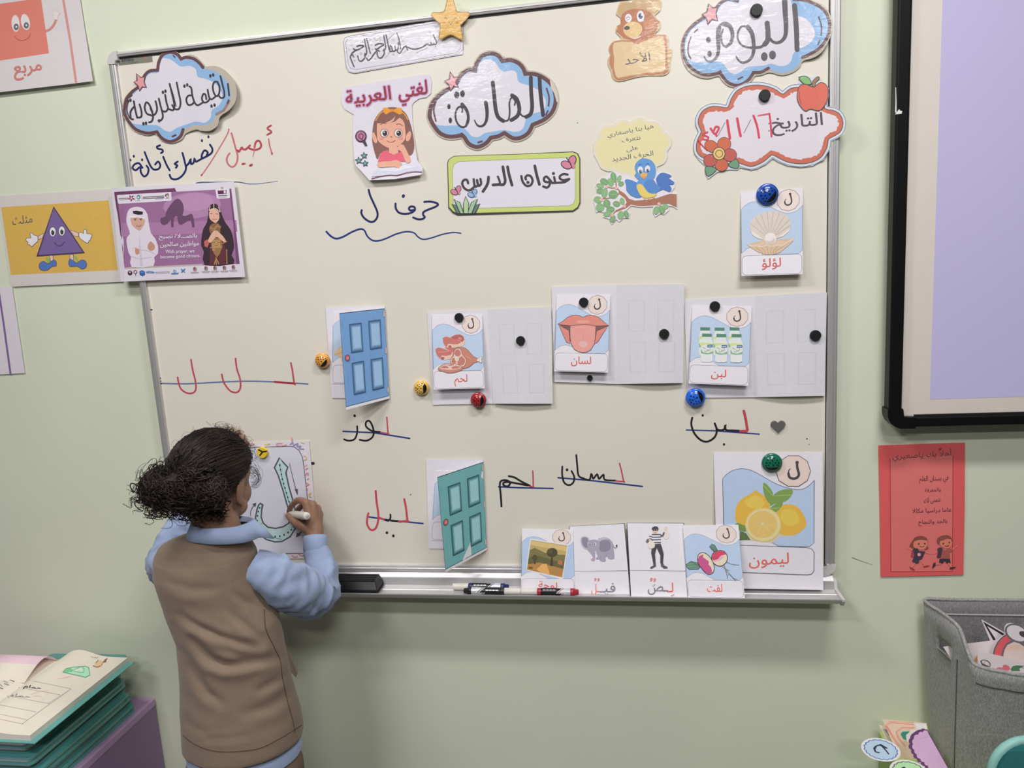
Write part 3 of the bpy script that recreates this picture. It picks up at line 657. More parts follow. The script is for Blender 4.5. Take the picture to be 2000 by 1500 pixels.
s.poly(SK, [(522, 690), (600, 680), (690, 655), (760, 595), (840, 612), (888, 680), (900, 800), (895, 890), (850, 955), (780, 1000), (720, 1020), (650, 1005), (570, 955), (522, 880)], 3)
s.poly(HB, [(520, 690), (640, 680), (720, 640), (765, 590), (700, 560), (560, 590), (500, 680), (480, 800), (525, 910), (518, 780)]); s.poly(HB, [(765, 590), (745, 650), (700, 680), (760, 665), (820, 612), (860, 640), (888, 690), (905, 850), (950, 790), (930, 660), (860, 560)])
s.poly(SK, [(680, 1005), (800, 1000), (805, 1085), (740, 1105), (680, 1080)])
s.poly((222, 104, 122), [(530, 1202), (560, 1100), (600, 1060), (660, 1045), (690, 1088), (740, 1105), (800, 1080), (850, 1065), (880, 1110), (902, 1200), (700, 1190)])
s.lines((236, 160, 70), 14, [(505, 650), (560, 560), (620, 520)], [(840, 530), (890, 570), (930, 640)])
s.poly((238, 164, 72), [(598, 480), (640, 475), (700, 505), (745, 505), (800, 478), (850, 485), (856, 560), (820, 572), (740, 530), (690, 540), (640, 572), (610, 540)]); s.ell((222, 140, 56), 722, 515, 26, 20)
for ex in (618, 803):
    s.ell((236, 232, 232), ex, 818, 52, 54); s.ring((90, 62, 58), 6, ex, 818, 52, 54); s.ell((72, 56, 56), ex + 8, 820, 33, 38); s.ell((235, 232, 232), ex - 2, 806, 9)
s.lines((120, 84, 76), 8, [(565, 705), (600, 685), (640, 690)], [(780, 700), (820, 695), (860, 720)], [(700, 870), (708, 862), (718, 872)])
s.line((130, 70, 66), 6, [(652, 920), (685, 936), (725, 936), (765, 916)])
s.ell((224, 148, 138), 578, 885, 28, 18); s.ell((224, 148, 138), 835, 888, 28, 18)
s.poly(SK, [(800, 1005), (820, 975), (855, 968), (885, 990), (925, 1070), (965, 1160), (962, 1205), (930, 1216), (900, 1195), (850, 1070), (800, 1040)], 2)
s.poly((206, 208, 222), [(445, 1400), (470, 1340), (540, 1290), (740, 1300), (900, 1225), (1090, 1258), (1112, 1310), (1112, 1332), (980, 1342), (800, 1380), (600, 1385)])
s.poly((228, 226, 232), [(520, 1320), (640, 1280), (760, 1300), (900, 1240), (1060, 1262), (900, 1290), (770, 1330), (640, 1318)])
s.poly(SK, [(530, 1205), (700, 1192), (770, 1175), (830, 1200), (850, 1232), (810, 1292), (760, 1265), (640, 1272), (540, 1272)], 2)
s.line((128, 66, 70), 11, [(450, 1425), (560, 1395), (690, 1378), (790, 1380), (920, 1345), (1020, 1332), (1115, 1336)])
s.ell((70, 56, 68), 306, 860, 76, 80); s.ell((176, 118, 146), 306, 858, 60, 64); s.line((70, 50, 66), 9, [(330, 912), (278, 868), (300, 828), (336, 850), (318, 905)]); s.poly((74, 66, 78), [(325, 935), (362, 915), (392, 985), (362, 992)])
for sx, sy, r in ((348, 1118, 44), (278, 1182, 48), (362, 1222, 42)):
    P = [(sx + (r if i % 2 == 0 else r * .45) * math.sin(i * math.pi / 5 - .1), sy - (r if i % 2 == 0 else r * .45) * math.cos(i * math.pi / 5 - .1)) for i in range(10)]
    s.star((112, 164, 160), (52, 70, 76), 9, P)
s.build('picture_cutout', 'paper cut-out of a brown-haired cartoon girl reading under maroon Arabic words', 'paper cut-out', cuts=(1, 28))
# --- green framed title
s = Sheet(.0168, finish='laminate').crop(860, 290, 7.143)
s.base([(98, 200), (108, 162), (145, 128), (190, 104), (500, 93), (1100, 75), (1850, 40), (1920, 68), (1952, 140), (1955, 760), (1925, 830), (1850, 880), (240, 932), (170, 900), (112, 830)], (62, 62, 60), t=.0008)
s.poly((196, 208, 118), [(108, 205), (118, 168), (150, 135), (195, 112), (500, 101), (1100, 83), (1848, 52), (1908, 78), (1938, 145), (1940, 755), (1910, 820), (1848, 862), (245, 905), (180, 875), (124, 815)])
inn = [(168, 300), (190, 222), (260, 182), (1000, 152), (1780, 126), (1850, 140), (1882, 190), (1884, 700), (1860, 770), (1800, 800), (560, 835), (215, 842), (180, 800), (172, 600)]
s.poly((72, 76, 70), inn); s.poly((219, 215, 222), inset(inn, 4))
TK = (68, 60, 66)
s.lines(TK, 33, [(1775, 365), (1720, 357), (1670, 385), (1672, 422), (1720, 442), (1798, 425)], [(1798, 428), (1735, 468), (1650, 478), (1560, 482)], [(1588, 400), (1602, 470)],
        [(1560, 482), (1525, 435), (1480, 392), (1445, 420), (1455, 458), (1510, 470), (1532, 440)], [(1530, 440), (1525, 505), (1490, 545), (1435, 530)], [(1130, 385), (1150, 465), (1200, 520), (1260, 512), (1287, 450), (1262, 388), (1215, 375), (1187, 405), (1195, 432)],
        [(560, 425), (568, 495), (530, 518), (512, 440)], [(522, 518), (482, 528), (466, 430)], [(480, 525), (440, 565), (390, 585), (332, 550), (305, 485), (330, 440), (372, 440), (388, 485)])
s.lines(TK, 39, [(1318, 242), (1340, 350), (1382, 500)], [(938, 255), (958, 360), (1000, 510)], [(872, 255), (890, 360), (905, 450), (880, 502), (820, 502), (735, 508)], [(672, 398), (665, 470), (640, 530), (595, 598)])
s.lines(TK, 30, [(802, 392), (826, 450), (832, 495)])
s.ell(TK, 1578, 348, 22, 20); s.ell(TK, 1222, 472, 22, 22)
def fly(cx, cy, k, col):
    for dx, dy, rx, ry, rt in ((28, -28, 34, 52, 25), (-30, 14, 52, 33, 25)):
        s.ell((62, 52, 62), cx + dx * k, cy + dy * k, (rx + 9) * k, (ry + 9) * k, rt); s.ell(col, cx + dx * k, cy + dy * k, rx * k, ry * k, rt)
    s.ell(col, cx + 40 * k, cy + 28 * k, 22 * k, 26 * k); s.line((62, 52, 62), 9 * k, [(cx - 30 * k, cy - 60 * k), (cx, cy - 20 * k), (cx + 30 * k, cy + 45 * k)])
fly(1800, 210, 1.35, (206, 130, 152)); fly(222, 595, .95, (206, 130, 152)); fly(452, 635, .85, (140, 180, 216))
for col, P in (((96, 128, 116), [(160, 772), (240, 795), (280, 905), (235, 905)]), ((96, 128, 116), [(552, 768), (470, 800), (440, 905), (485, 905)]), ((160, 192, 152), [(192, 708), (270, 750), (325, 905), (275, 905)]), ((160, 192, 152), [(518, 705), (435, 750), (380, 905), (440, 905)]), ((176, 204, 150), [(352, 668), (395, 760), (388, 905), (325, 905), (322, 770)])):
    s.poly(col, P); s.line((58, 66, 64), 9, P, closed=True, smooth=0)
s.build('lesson_title_sign', 'rectangular sign with a green border, grass and butterflies under the middle cloud', 'sign')
# --- bear sign
s = Sheet(.0168, finish='laminate').crop(1170, 0, 8.825)
s.base([(295, 250), (310, 170), (345, 65), (400, 22), (500, 18), (560, 45), (600, -40), (650, -75), (780, -75), (830, -45), (980, -45), (1062, 0), (1078, 80), (1050, 190), (965, 265), (1000, 330), (1055, 375), (1055, 480), (1005, 545), (965, 590), (1120, 588), (1182, 630), (1197, 720), (1192, 822), (1252, 852), (1252, 960), (1228, 1060), (1222, 1200), (1190, 1262), (1100, 1304), (840, 1304), (600, 1344), (420, 1393), (300, 1398), (228, 1332), (203, 1222), (153, 1120), (153, 1000), (198, 950), (166, 860), (178, 790), (250, 708), (380, 680), (340, 612), (285, 545), (305, 450), (375, 400), (365, 300)], (206, 180, 136), t=.0008, smooth=2)
s.poly((196, 164, 118), [(330, 240), (350, 110), (420, 55), (520, 60), (600, 20), (700, -40), (820, -20), (960, -20), (1040, 30), (1050, 90), (1010, 190), (930, 240), (800, 190), (600, 170), (450, 200), (390, 270)], 2)
s.poly((214, 186, 140), [(890, 90), (960, 20), (1040, 40), (1035, 130), (960, 180)], 2)
s.poly((184, 122, 88), [(372, 310), (400, 240), (480, 180), (600, 150), (750, 160), (880, 210), (960, 300), (1010, 345), (1050, 372), (1005, 420), (1010, 480), (965, 570), (860, 660), (760, 705), (660, 745), (560, 702), (420, 655), (345, 580), (290, 545), (325, 480), (310, 445), (375, 420)])
s.ell((200, 138, 98), 860, 420, 110, 80, -20)
s.poly((224, 194, 136), [(420, 520), (440, 440), (520, 380), (640, 380), (720, 430), (745, 510), (700, 600), (620, 660), (520, 640), (450, 590)], 3)
s.line((250, 240, 225), 18, [(540, 635), (620, 665), (710, 625)]); s.ell((92, 80, 76), 480, 482, 52, 34, -8)
s.ell((238, 236, 240), 505, 312, 58, 74); s.ell((240, 238, 242), 715, 282, 64, 98); s.ell((84, 86, 96), 716, 275, 38, 52); s.ell((236, 236, 242), 738, 255, 16, 22); s.lines((120, 112, 116), 8, [(465, 320), (500, 290), (540, 310)], [(480, 345), (520, 330)])
fr = [(185, 980), (205, 940), (178, 860), (190, 795), (255, 722), (390, 695), (560, 700), (660, 750), (760, 690), (940, 600), (1110, 600), (1160, 640), (1170, 760), (1180, 900), (1180, 1080), (1200, 1190), (1160, 1250), (1080, 1285), (840, 1285), (600, 1325), (420, 1372), (310, 1375), (250, 1310), (230, 1200), (180, 1100)]
s.poly((190, 132, 98), fr, 2)
s.poly((222, 196, 150), [(240, 775), (265, 735), (400, 715), (560, 722), (660, 770), (770, 710), (940, 650), (1085, 622), (1112, 645), (1130, 760), (1140, 900), (1145, 1200), (1095, 1240), (800, 1258), (600, 1290), (330, 1342), (290, 1310), (255, 1150), (262, 1000), (240, 860)])
s.txt((86, 82, 84), 'الأحد', (438, 940), (868, 862), (888, 1042), (448, 1122))
s.build('bear_sign', 'brown cartoon bear holding a tan day plaque, laminated', 'sign')
# --- date sign
s = Sheet(lambda px, py: .0172 + .012 * max(0, (px - 1600) / 50), finish='laminate').crop(1350, 150, 6.452)
cl0 = [(30, 880), (45, 790), (92, 690), (92, 690), (55, 600), (60, 510), (120, 405), (230, 345), (340, 340), (440, 358), (440, 358), (480, 250), (560, 145), (680, 88), (820, 68), (960, 85), (1080, 130), (1150, 185), (1150, 185), (1240, 115), (1380, 95), (1520, 120), (1650, 200), (1715, 380), (1715, 380), (1800, 390), (1890, 440), (1940, 530), (1945, 620), (1910, 710), (1840, 765), (1760, 805), (1760, 805), (1740, 910), (1660, 1040), (1530, 1110), (1380, 1132), (1220, 1112), (1100, 1062), (1025, 1018), (1025, 1018), (940, 1092), (830, 1148), (740, 1165), (620, 1130), (520, 1095), (400, 1090), (250, 1080), (120, 1045), (45, 970)]
c = cl(cl0)
s.base([(25, 880), (40, 785), (85, 690), (48, 600), (52, 505), (115, 395), (230, 335), (340, 330), (432, 345), (470, 240), (555, 132), (680, 78), (820, 58), (960, 75), (1085, 120), (1150, 172), (1235, 108), (1350, 85), (1365, 15), (1350, -12), (1440, -18), (1520, 5), (1580, -15), (1622, 0), (1620, 62), (1690, 80), (1732, 140), (1735, 240), (1712, 330), (1722, 375), (1805, 380), (1895, 430), (1950, 525), (1955, 620), (1920, 718), (1845, 775), (1768, 812), (1750, 912), (1668, 1048), (1535, 1122), (1380, 1142), (1215, 1122), (1095, 1072), (1028, 1030), (945, 1102), (835, 1158), (760, 1176), (612, 1142), (592, 1172), (480, 1170), (330, 1200), (212, 1288), (175, 1210), (175, 1120), (95, 1045), (35, 965)], (206, 214, 222), t=.0008)
s.line((82, 84, 90), 6, c, closed=True, smooth=0)
s.poly((88, 84, 86), inset(c, 30)); s.poly((200, 112, 90), inset(c, 40))
rr = random.Random(3); w_ = inset(c, 92); s.poly((221, 214, 219), [(x + rr.uniform(-11, 11), y + rr.uniform(-11, 11)) for x, y in w_])
s.txt((84, 80, 84), 'التاريخ', (1008, 508), (1650, 445), (1662, 690), (1022, 752), weight=.012)
s.ell((84, 80, 84), 980, 588, 8); s.ell((84, 80, 84), 980, 680, 8)
DR = (206, 72, 92)
s.line((214, 96, 112), 20, [(845, 490), (985, 465)], smooth=0, fin='ink'); s.line(DR, 24, [(985, 465), (1000, 580), (1012, 750)], fin='ink')
for P, wd in (([(785, 490), (830, 620), (855, 765)], 28), ([(580, 525), (600, 640), (622, 745)], 32), ([(455, 550), (470, 660), (488, 775)], 32), ([(245, 650), (300, 720), (350, 645), (310, 630), (285, 680)], 26), ([(312, 725), (320, 745)], 26), ([(205, 698), (152, 720), (170, 742), (215, 760), (200, 795), (150, 785)], 22)): s.line(DR, wd, P, fin='ink')
s.line((196, 52, 64), 22, [(85, 800), (125, 850), (200, 930)], w2=12, fin='ink')
s.lines((92, 88, 92), 6, [(750, 540), (665, 705)], [(425, 575), (340, 738)])
FO = (80, 74, 76)
for P in ([(185, 1130), (290, 1140), (312, 1185), (215, 1255), (182, 1200)], [(470, 1100), (560, 1035), (598, 1085), (590, 1150), (500, 1140)]): s.poly((112, 156, 120), P, 2); s.line(FO, 9, crom(P, 2, True), closed=True, smooth=0)
for a, col in (((255, 875, 88, 68, 30), (202, 108, 76)), ((415, 848, 82, 84, 20), (204, 110, 78)), ((488, 985, 82, 78, 0), (190, 96, 88)), ((382, 1110, 80, 76, 0), (202, 104, 76)), ((242, 1052, 84, 76, -20), (188, 96, 86))): s.ell(FO, *(a[0], a[1], a[2] + 6, a[3] + 6, a[4])); s.ell(col, *a)
s.ell(FO, 350, 968, 82, 84); s.ell((232, 198, 120), 350, 968, 72, 74); s.ring(FO, 8, 352, 968, 45, 45)
ap = [(1338, 200), (1368, 115), (1440, 92), (1540, 128), (1620, 75), (1690, 90), (1726, 170), (1712, 300), (1660, 390), (1600, 428), (1502, 405), (1440, 432), (1372, 365), (1336, 280)]
s.poly((216, 112, 92), ap, 3); s.line(FO, 9, crom(ap, 3, True), closed=True, smooth=0); s.line((176, 92, 80), 16, [(1362, 190), (1365, 270), (1385, 335)])
s.line(FO, 48, [(1545, 112), (1552, 60), (1598, 18)]); s.line((158, 122, 100), 34, [(1545, 108), (1552, 60), (1598, 20)])
P = [(1358, 8), (1420, -12), (1485, 18), (1515, 92), (1440, 95), (1392, 62)]; s.poly((136, 186, 116), P, 2); s.line(FO, 9, crom(P, 2, True), closed=True, smooth=0)
s.build('date_sign', 'cloud-shaped date sign edged in rust red with an apple and an orange flower', 'sign', kinks=[('x', 1600)])
# --- bird cut-out
s = Sheet(.0166, finish='paper').crop(1150, 220, 6.82)
bub = [(60, 470), (75, 380), (130, 332), (130, 332), (140, 240), (200, 170), (320, 160), (320, 160), (390, 105), (480, 92), (550, 120), (550, 120), (620, 72), (710, 65), (800, 112), (890, 112), (960, 170), (1000, 240), (1072, 290), (1102, 380), (1090, 450), (1040, 520), (1044, 600), (1000, 680), (910, 722), (820, 760), (640, 860), (605, 885), (520, 832), (430, 815), (330, 778), (250, 780), (160, 740), (112, 640), (112, 640), (70, 560)]
s.base([(60, 470), (75, 380), (130, 332), (140, 240), (200, 168), (320, 158), (390, 103), (480, 90), (550, 118), (620, 70), (710, 63), (800, 110), (890, 110), (962, 168), (1002, 240), (1074, 288), (1104, 380), (1092, 450), (1042, 520), (1046, 600), (1000, 682), (908, 724), (900, 792), (990, 793), (1095, 825), (1145, 930), (1142, 1000), (1095, 1062), (1174, 1074), (1178, 1288), (1120, 1250), (1062, 1242), (1068, 1302), (1000, 1362), (960, 1342), (885, 1392), (852, 1330), (858, 1252), (700, 1262), (560, 1242), (500, 1302), (544, 1340), (538, 1408), (470, 1402), (405, 1457), (370, 1422), (305, 1490), (278, 1420), (185, 1390), (240, 1320), (190, 1332), (145, 1307), (98, 1332), (78, 1240), (58, 1150), (118, 1080), (108, 1030), (86, 980), (160, 866), (248, 866), (288, 795), (330, 782), (250, 784), (158, 742), (110, 640), (66, 560)], (222, 218, 222), t=.0006)
s.poly((219, 212, 190), bub, 2); s.poly((222, 213, 164), inset(crom(bub, 2, True), 38))
TB = (66, 78, 112)
s.txt(TB, 'هيا بنا ياصغاري', (243, 275), (858, 142), (868, 240), (258, 352)); s.txt(TB, 'نتعرف', (432, 342), (682, 300), (692, 375), (442, 415)); s.txt(TB, 'على', (492, 468), (645, 432), (662, 500), (508, 535)); s.txt(TB, 'الحرف الجديد', (300, 590), (855, 502), (862, 590), (312, 672))
BR = (168, 118, 98)
s.poly(BR, [(395, 1025), (480, 1080), (540, 1150), (620, 1172), (760, 1160), (900, 1140), (1000, 1105), (1080, 1080), (1170, 1086), (1172, 1266), (1060, 1212), (900, 1232), (700, 1247), (560, 1227), (500, 1272), (350, 1332), (355, 1302), (470, 1250), (505, 1195), (480, 1140), (400, 1080)])
s.lines(BR, 16, [(400, 1030), (370, 1000), (360, 910)], [(370, 1000), (300, 1005), (240, 985)], [(400, 1080), (340, 1130), (200, 1145), (165, 1160)], [(350, 1320), (320, 1360)])
LG, LG2 = (140, 178, 128), (126, 166, 118)
for i, a in enumerate([(330, 862, 42, 72, -12), (405, 882, 28, 52, 20), (430, 950, 42, 34, -30), (290, 930, 42, 60, -20), (205, 920, 60, 44, 30), (150, 975, 56, 34, 15), (150, 1042, 46, 44, -20), (210, 1070, 44, 66, 10), (325, 1090, 64, 60, 0), (122, 1160, 58, 48, 20), (240, 1208, 48, 58, -20), (150, 1262, 60, 56, 0), (370, 1215, 50, 40, 15), (445, 1180, 32, 50, -15), (288, 1290, 58, 42, -10), (250, 1350, 58, 38, -15), (318, 1412, 38, 52, 20), (425, 1365, 44, 58, 15), (500, 1352, 32, 52, -20), (900, 1300, 42, 58, 15), (972, 1290, 44, 56, -20), (1020, 1250, 42, 36, 0)]):
    s.ell(LG if i % 2 else LG2, *a, n=12); cx, cy, rx, ry, rt = a; t = math.radians(rt + (90 if ry > rx else 0)); L = max(rx, ry) * .7
    s.line((168, 196, 150), 5, [(cx - L * math.cos(t), cy - L * math.sin(t)), (cx + L * math.cos(t), cy + L * math.sin(t))], smooth=0)
for x, y in ((165, 1162), (235, 988), (368, 1002), (312, 1365), (475, 1248), (935, 1215)): s.ell((222, 178, 166), x, y, 22)
B1, B2, B3 = (104, 152, 204), (92, 138, 196), (84, 122, 186)
s.poly(B3, [(895, 880), (950, 808), (1010, 802), (1090, 832), (1098, 855), (1060, 868), (1138, 925), (1118, 958), (1070, 960), (1100, 1000), (1092, 1045), (1060, 1052), (985, 1022), (900, 1060), (920, 980)], 2)
s.poly(B2, [(480, 905), (520, 886), (640, 932), (650, 1010), (712, 1110), (640, 1132), (560, 1100), (540, 1080), (500, 1030), (498, 960)], 2)
s.poly(B1, [(640, 930), (700, 880), (850, 880), (900, 960), (960, 1000), (900, 1072), (800, 1105), (700, 1105), (645, 1010)], 2)
s.poly((236, 212, 116), [(636, 965), (700, 952), (740, 1000), (780, 1055), (840, 1082), (905, 1080), (880, 1112), (800, 1135), (720, 1128), (660, 1055)], 2)
s.poly(B2, [(730, 955), (780, 902), (858, 888), (908, 965), (962, 1005), (905, 1060), (830, 1072), (772, 1035)], 2)
s.poly(B1, [(614, 745), (622, 680), (680, 622), (730, 608), (770, 612), (840, 640), (885, 710), (892, 790), (878, 862), (820, 895), (720, 900), (645, 882), (612, 830), (632, 800)], 2)
for ex, ey in ((685, 762), (782, 750)): s.ell((238, 236, 240), ex, ey, 35, 46, 8); s.ell((74, 80, 104), ex + 3, ey + 22, 18, 24); s.ell((235, 235, 240), ex + 8, ey + 14, 6)
s.lines((74, 108, 160), 10, [(665, 700), (680, 686), (698, 692)], [(765, 688), (785, 678), (802, 690)])
s.poly((232, 180, 104), [(678, 832), (722, 796), (782, 812), (770, 852), (728, 888), (705, 862)]); s.poly((222, 150, 92), [(690, 850), (760, 850), (728, 888)])
s.lines((230, 180, 100), 16, [(735, 1125), (745, 1158)], [(800, 1128), (815, 1165)], [(860, 1115), (870, 1135)])
s.build('bird_cutout', 'paper cut-out of a blue bird on a branch with a pale yellow speech bubble', 'paper cut-out')

# ================================================================== letter cards
SKY, LRED2, DECA = (178, 196, 216), (206, 96, 84), (220, 206, 196)
def rrect(x0, y0, x1, y1, r, n=4):
    out = []
    for cx, cy, a in ((x1 - r, y0 + r, -90), (x1 - r, y1 - r, 0), (x0 + r, y1 - r, 90), (x0 + r, y0 + r, 180)):
        out += [(cx + r * math.cos(math.radians(a + 90 * i / n)), cy + r * math.sin(math.radians(a + 90 * i / n))) for i in range(n + 1)]
    return out
def letter_card(s, word=None, wx=(400, 660), wy=(1130, 1340), sky=SKY, paperc=(215, 211, 215), edge=(104, 116, 134)):
    s.base([(0, 0), (1000, 0), (1000, 1400), (0, 1400)], paperc, t=.0006)
    P = [(4, 292), (60, 235), (130, 190), (215, 172), (300, 184), (400, 225), (550, 309), (690, 378), (800, 391), (925, 347), (996, 272)]
    wave = crom(P, 3) + [(996, 1000), (930, 1060), (500, 1060), (420, 1010), (300, 940), (200, 915), (100, 940), (4, 1020)]
    s.poly(sky, wave); s.line(edge, 5, wave, closed=True, smooth=0)
    lab = rrect(12, 1064, 985, 1385, 70); s.poly((221, 218, 222), lab); s.line((104, 100, 110), 5, lab, closed=True, smooth=0)
    dec = [(768 + 184 * math.cos(t), 178 + 176 * math.sin(t)) for t in [math.pi * (2 * i + 1) / 10 for i in range(10)]]
    s.poly(DECA, dec); s.line((96, 88, 88), 6, dec, closed=True, smooth=0)
    s.line((74, 70, 76), 24, [(795, 75), (812, 130), (822, 200), (808, 238), (770, 258), (728, 245), (712, 205)], w2=24); s.line((74, 70, 76), 14, [(712, 215), (720, 175), (735, 160)], w2=8); s.ell((74, 70, 76), 798, 80, 20, 20)
    if word: s.txt(LRED2, word, (wx[0], wy[0]), (wx[1], wy[0] - 6), (wx[1], wy[1] - 6), (wx[0], wy[1]), weight=.008)
    return s
# pearl
s = Sheet(lean(370, .0165, 538, .034, 1510)).crop(1220, 340, 4.545).quad((1030, 160), (1582, 125), (1580, 888), (1037, 905))
letter_card(s, 'لؤلؤ', (340, 650), (1120, 1310))
SH = (206, 196, 184)
s.poly(SH, [(150, 600), (150, 540), (170, 480), (215, 430), (250, 415), (290, 385), (340, 372), (390, 348), (450, 350), (510, 340), (570, 352), (620, 352), (670, 385), (720, 405), (760, 460), (790, 490), (808, 560), (805, 620), (770, 690), (690, 760), (560, 800), (520, 860), (400, 850), (358, 806), (260, 770), (190, 720), (160, 660)])
for x, y in ((172, 540), (240, 440), (330, 390), (430, 360), (530, 350), (630, 370), (715, 420), (780, 500), (795, 590)): s.line((188, 178, 166), 9, [(470, 800), ((470 + x) / 2, (800 + y) / 2), (x, y)], w2=14)
s.poly((222, 214, 204), [(160, 640), (190, 660), (330, 770), (358, 806), (260, 772), (190, 722)]); s.poly((222, 214, 204), [(800, 640), (690, 720), (570, 795), (690, 762), (775, 690)])
s.poly((206, 180, 152), [(92, 872), (230, 840), (376, 816), (560, 810), (860, 806), (845, 850), (761, 927), (633, 1029), (540, 1055), (468, 1060), (380, 1045), (284, 1010), (156, 927)])
s.poly((214, 184, 164), [(250, 870), (400, 830), (560, 825), (720, 850), (690, 885), (500, 890), (300, 895)])
s.line((226, 212, 190), 14, [(110, 885), (200, 905), (270, 895), (330, 925), (420, 900), (500, 925), (590, 900), (660, 910), (760, 860), (850, 820)])
for x in (230, 330, 420, 510, 600, 690): s.line((184, 156, 124), 9, [(x, 930), ((x + 470) / 2 - 10, 1000), ((x + 470) / 2, 1050)])
s.ell((222, 214, 206), 480, 790, 95, 94); s.ell((200, 190, 182), 480, 820, 70, 58); s.ell((226, 220, 214), 468, 775, 68, 62)
s.build('letter_card', 'letter card of a pearl in an open shell, hanging under a blue ladybird magnet', 'card')

# ---------------------------------------------------------------- folded door papers
PAP, PAPB = (206, 204, 208), (200, 199, 202)
def folder(left, right, label, ghost, dl=.0175, bulge=.007):
    o = thing('door_folder', label, 'folded paper', W(left[0][0], (left[0][1] + left[3][1]) / 2, .0175))
    s = Sheet(dl); s.base(left, PAP, t=.0006)
    s.build('back_sheet', parent=o)
    (x0, y0), (x1, y1), (x2, y2), (x3, y3) = right
    def d(px, py):
        u = min(1, max(0, (px - x0) / (x1 - x0))); v = min(1, max(0, (py - y0) / (y3 - y0)))
        return .0178 + bulge * math.sin(math.pi * min(1, u * .9)) * (.25 + .75 * v * v) + .003 * u
    s = Sheet(d); s.base(right, PAPB, t=.0006); s.quad(*right)
    G = (193, 192, 196)
    for gx, gy in ghost: s.line(G, 14, [(gx, gy), (gx + 235, gy), (gx + 235, gy + 430), (gx, gy + 430)], closed=True, smooth=0)
    s.build('open_flap', parent=o, cuts=(10, 8))
    return d
GH = [(170, 220), (610, 220), (190, 800), (630, 800)]
c2 = lambda *p: [(790 + x / 4.411, 540 + y / 4.411) for x, y in p]
fold_meat = folder(c2((195, 305), (715, 283), (765, 1096), (245, 1106)), c2((715, 283), (1262, 262), (1277, 1096), (765, 1096)), 'white folded paper standing open like a door behind the meat card', GH)
fold_tongue = folder([(1077, 560), (1205, 556), (1206, 750), (1083, 746)], [(1205, 556), (1336.5, 555), (1334, 748), (1206, 750)], 'white folded paper standing open like a door behind the tongue card', GH, dl=.0185)
fold_milk = folder([(1336, 585), (1474, 578), (1473, 776), (1343, 777)], [(1474, 578), (1615, 571), (1611, 773), (1473, 776)], 'white folded paper standing open like a door behind the milk bottle card', GH)
# meat card
s = Sheet(lean(615, .0195, 760, .034, 895)).crop(830, 600, 8.82).quad((118, 135), (985, 130), (1025, 1395), (150, 1418))
letter_card(s, 'لحم', (410, 665), (1135, 1350))
s.crop(830, 600, 8.82)
M1, M2, FAT, OUT = (186, 112, 104), (168, 96, 92), (222, 190, 170), (120, 80, 72)
s.poly(FAT, [(305, 520), (360, 500), (440, 510), (530, 470), (600, 460), (660, 490), (690, 560), (685, 630), (650, 670), (540, 690), (480, 700), (460, 680), (430, 700), (340, 690), (320, 600)])
s.poly(M1, [(308, 530), (360, 505), (440, 525), (520, 545), (600, 580), (625, 605), (560, 640), (480, 640), (420, 630), (390, 640), (380, 690), (340, 660), (315, 600)]); s.poly(M2, [(445, 515), (530, 475), (605, 470), (660, 500), (680, 560), (640, 600), (570, 560), (480, 540)]); s.ell((198, 134, 122), 605, 540, 35, 22, 20); s.ell(M2, 430, 680, 26, 26)
s.poly(FAT, [(178, 720), (230, 690), (310, 700), (400, 735), (480, 740), (500, 830), (450, 890), (350, 912), (260, 890), (200, 820)])
s.poly(M1, [(182, 720), (235, 692), (320, 715), (400, 745), (475, 765), (450, 820), (370, 840), (290, 830), (262, 888), (210, 830), (188, 770)]); s.ell(M2, 305, 880, 34, 24); s.line((214, 160, 146), 8, [(230, 770), (330, 770), (440, 745)])
s.poly(M1, [(340, 690), (450, 700), (520, 700), (490, 770), (400, 735)])
leg = [(500, 740), (540, 700), (620, 690), (700, 705), (760, 760), (830, 840), (900, 880), (905, 940), (840, 960), (780, 1020), (700, 1050), (600, 1060), (480, 1000), (442, 950), (445, 890), (480, 840)]
s.poly((184, 126, 106), leg, 2); s.line(OUT, 6, crom(leg, 2, True), closed=True, smooth=0); s.line((206, 154, 134), 10, [(700, 840), (760, 870), (800, 910)])
s.poly((232, 222, 208), [(895, 895), (930, 880), (955, 850), (985, 850), (990, 875), (975, 895), (985, 930), (980, 955), (955, 958), (935, 935), (905, 940)]); s.line(OUT, 5, [(895, 895), (930, 880), (955, 850), (985, 850), (990, 875), (975, 895), (985, 930), (980, 955), (955, 958), (935, 935), (905, 940)], smooth=0)
face = [(442, 960), (445, 890), (490, 840), (510, 740), (575, 705), (620, 735), (650, 820), (700, 880), (710, 940), (680, 1010), (620, 1030), (500, 980)]
s.poly((228, 200, 184), face, 2)
s.poly((182, 118, 104), [(505, 800), (530, 740), (575, 725), (610, 760), (625, 810), (580, 850), (530, 840)]); s.poly((182, 118, 104), [(460, 950), (465, 890), (500, 865), (530, 900), (540, 960), (500, 970)]); s.poly((182, 118, 104), [(590, 870), (640, 840), (690, 900), (690, 950), (660, 1000), (570, 985), (560, 930)])
s.ell((236, 226, 210), 552, 890, 36, 42); s.ell((206, 182, 160), 556, 890, 18, 22); s.line(OUT, 5, crom(face, 2, True), closed=True, smooth=0)
stk = [(235, 1040), (300, 990), (400, 965), (520, 975), (620, 1000), (642, 1040), (640, 1080), (560, 1110), (480, 1130), (400, 1132), (310, 1105), (235, 1085)]
s.poly((188, 128, 110), stk, 2); s.line(OUT, 5, crom(stk, 2, True), closed=True, smooth=0); s.poly((228, 202, 186), [(240, 1040), (320, 995), (420, 970), (540, 985), (635, 1020), (610, 1050), (520, 1075), (400, 1078), (300, 1065)])
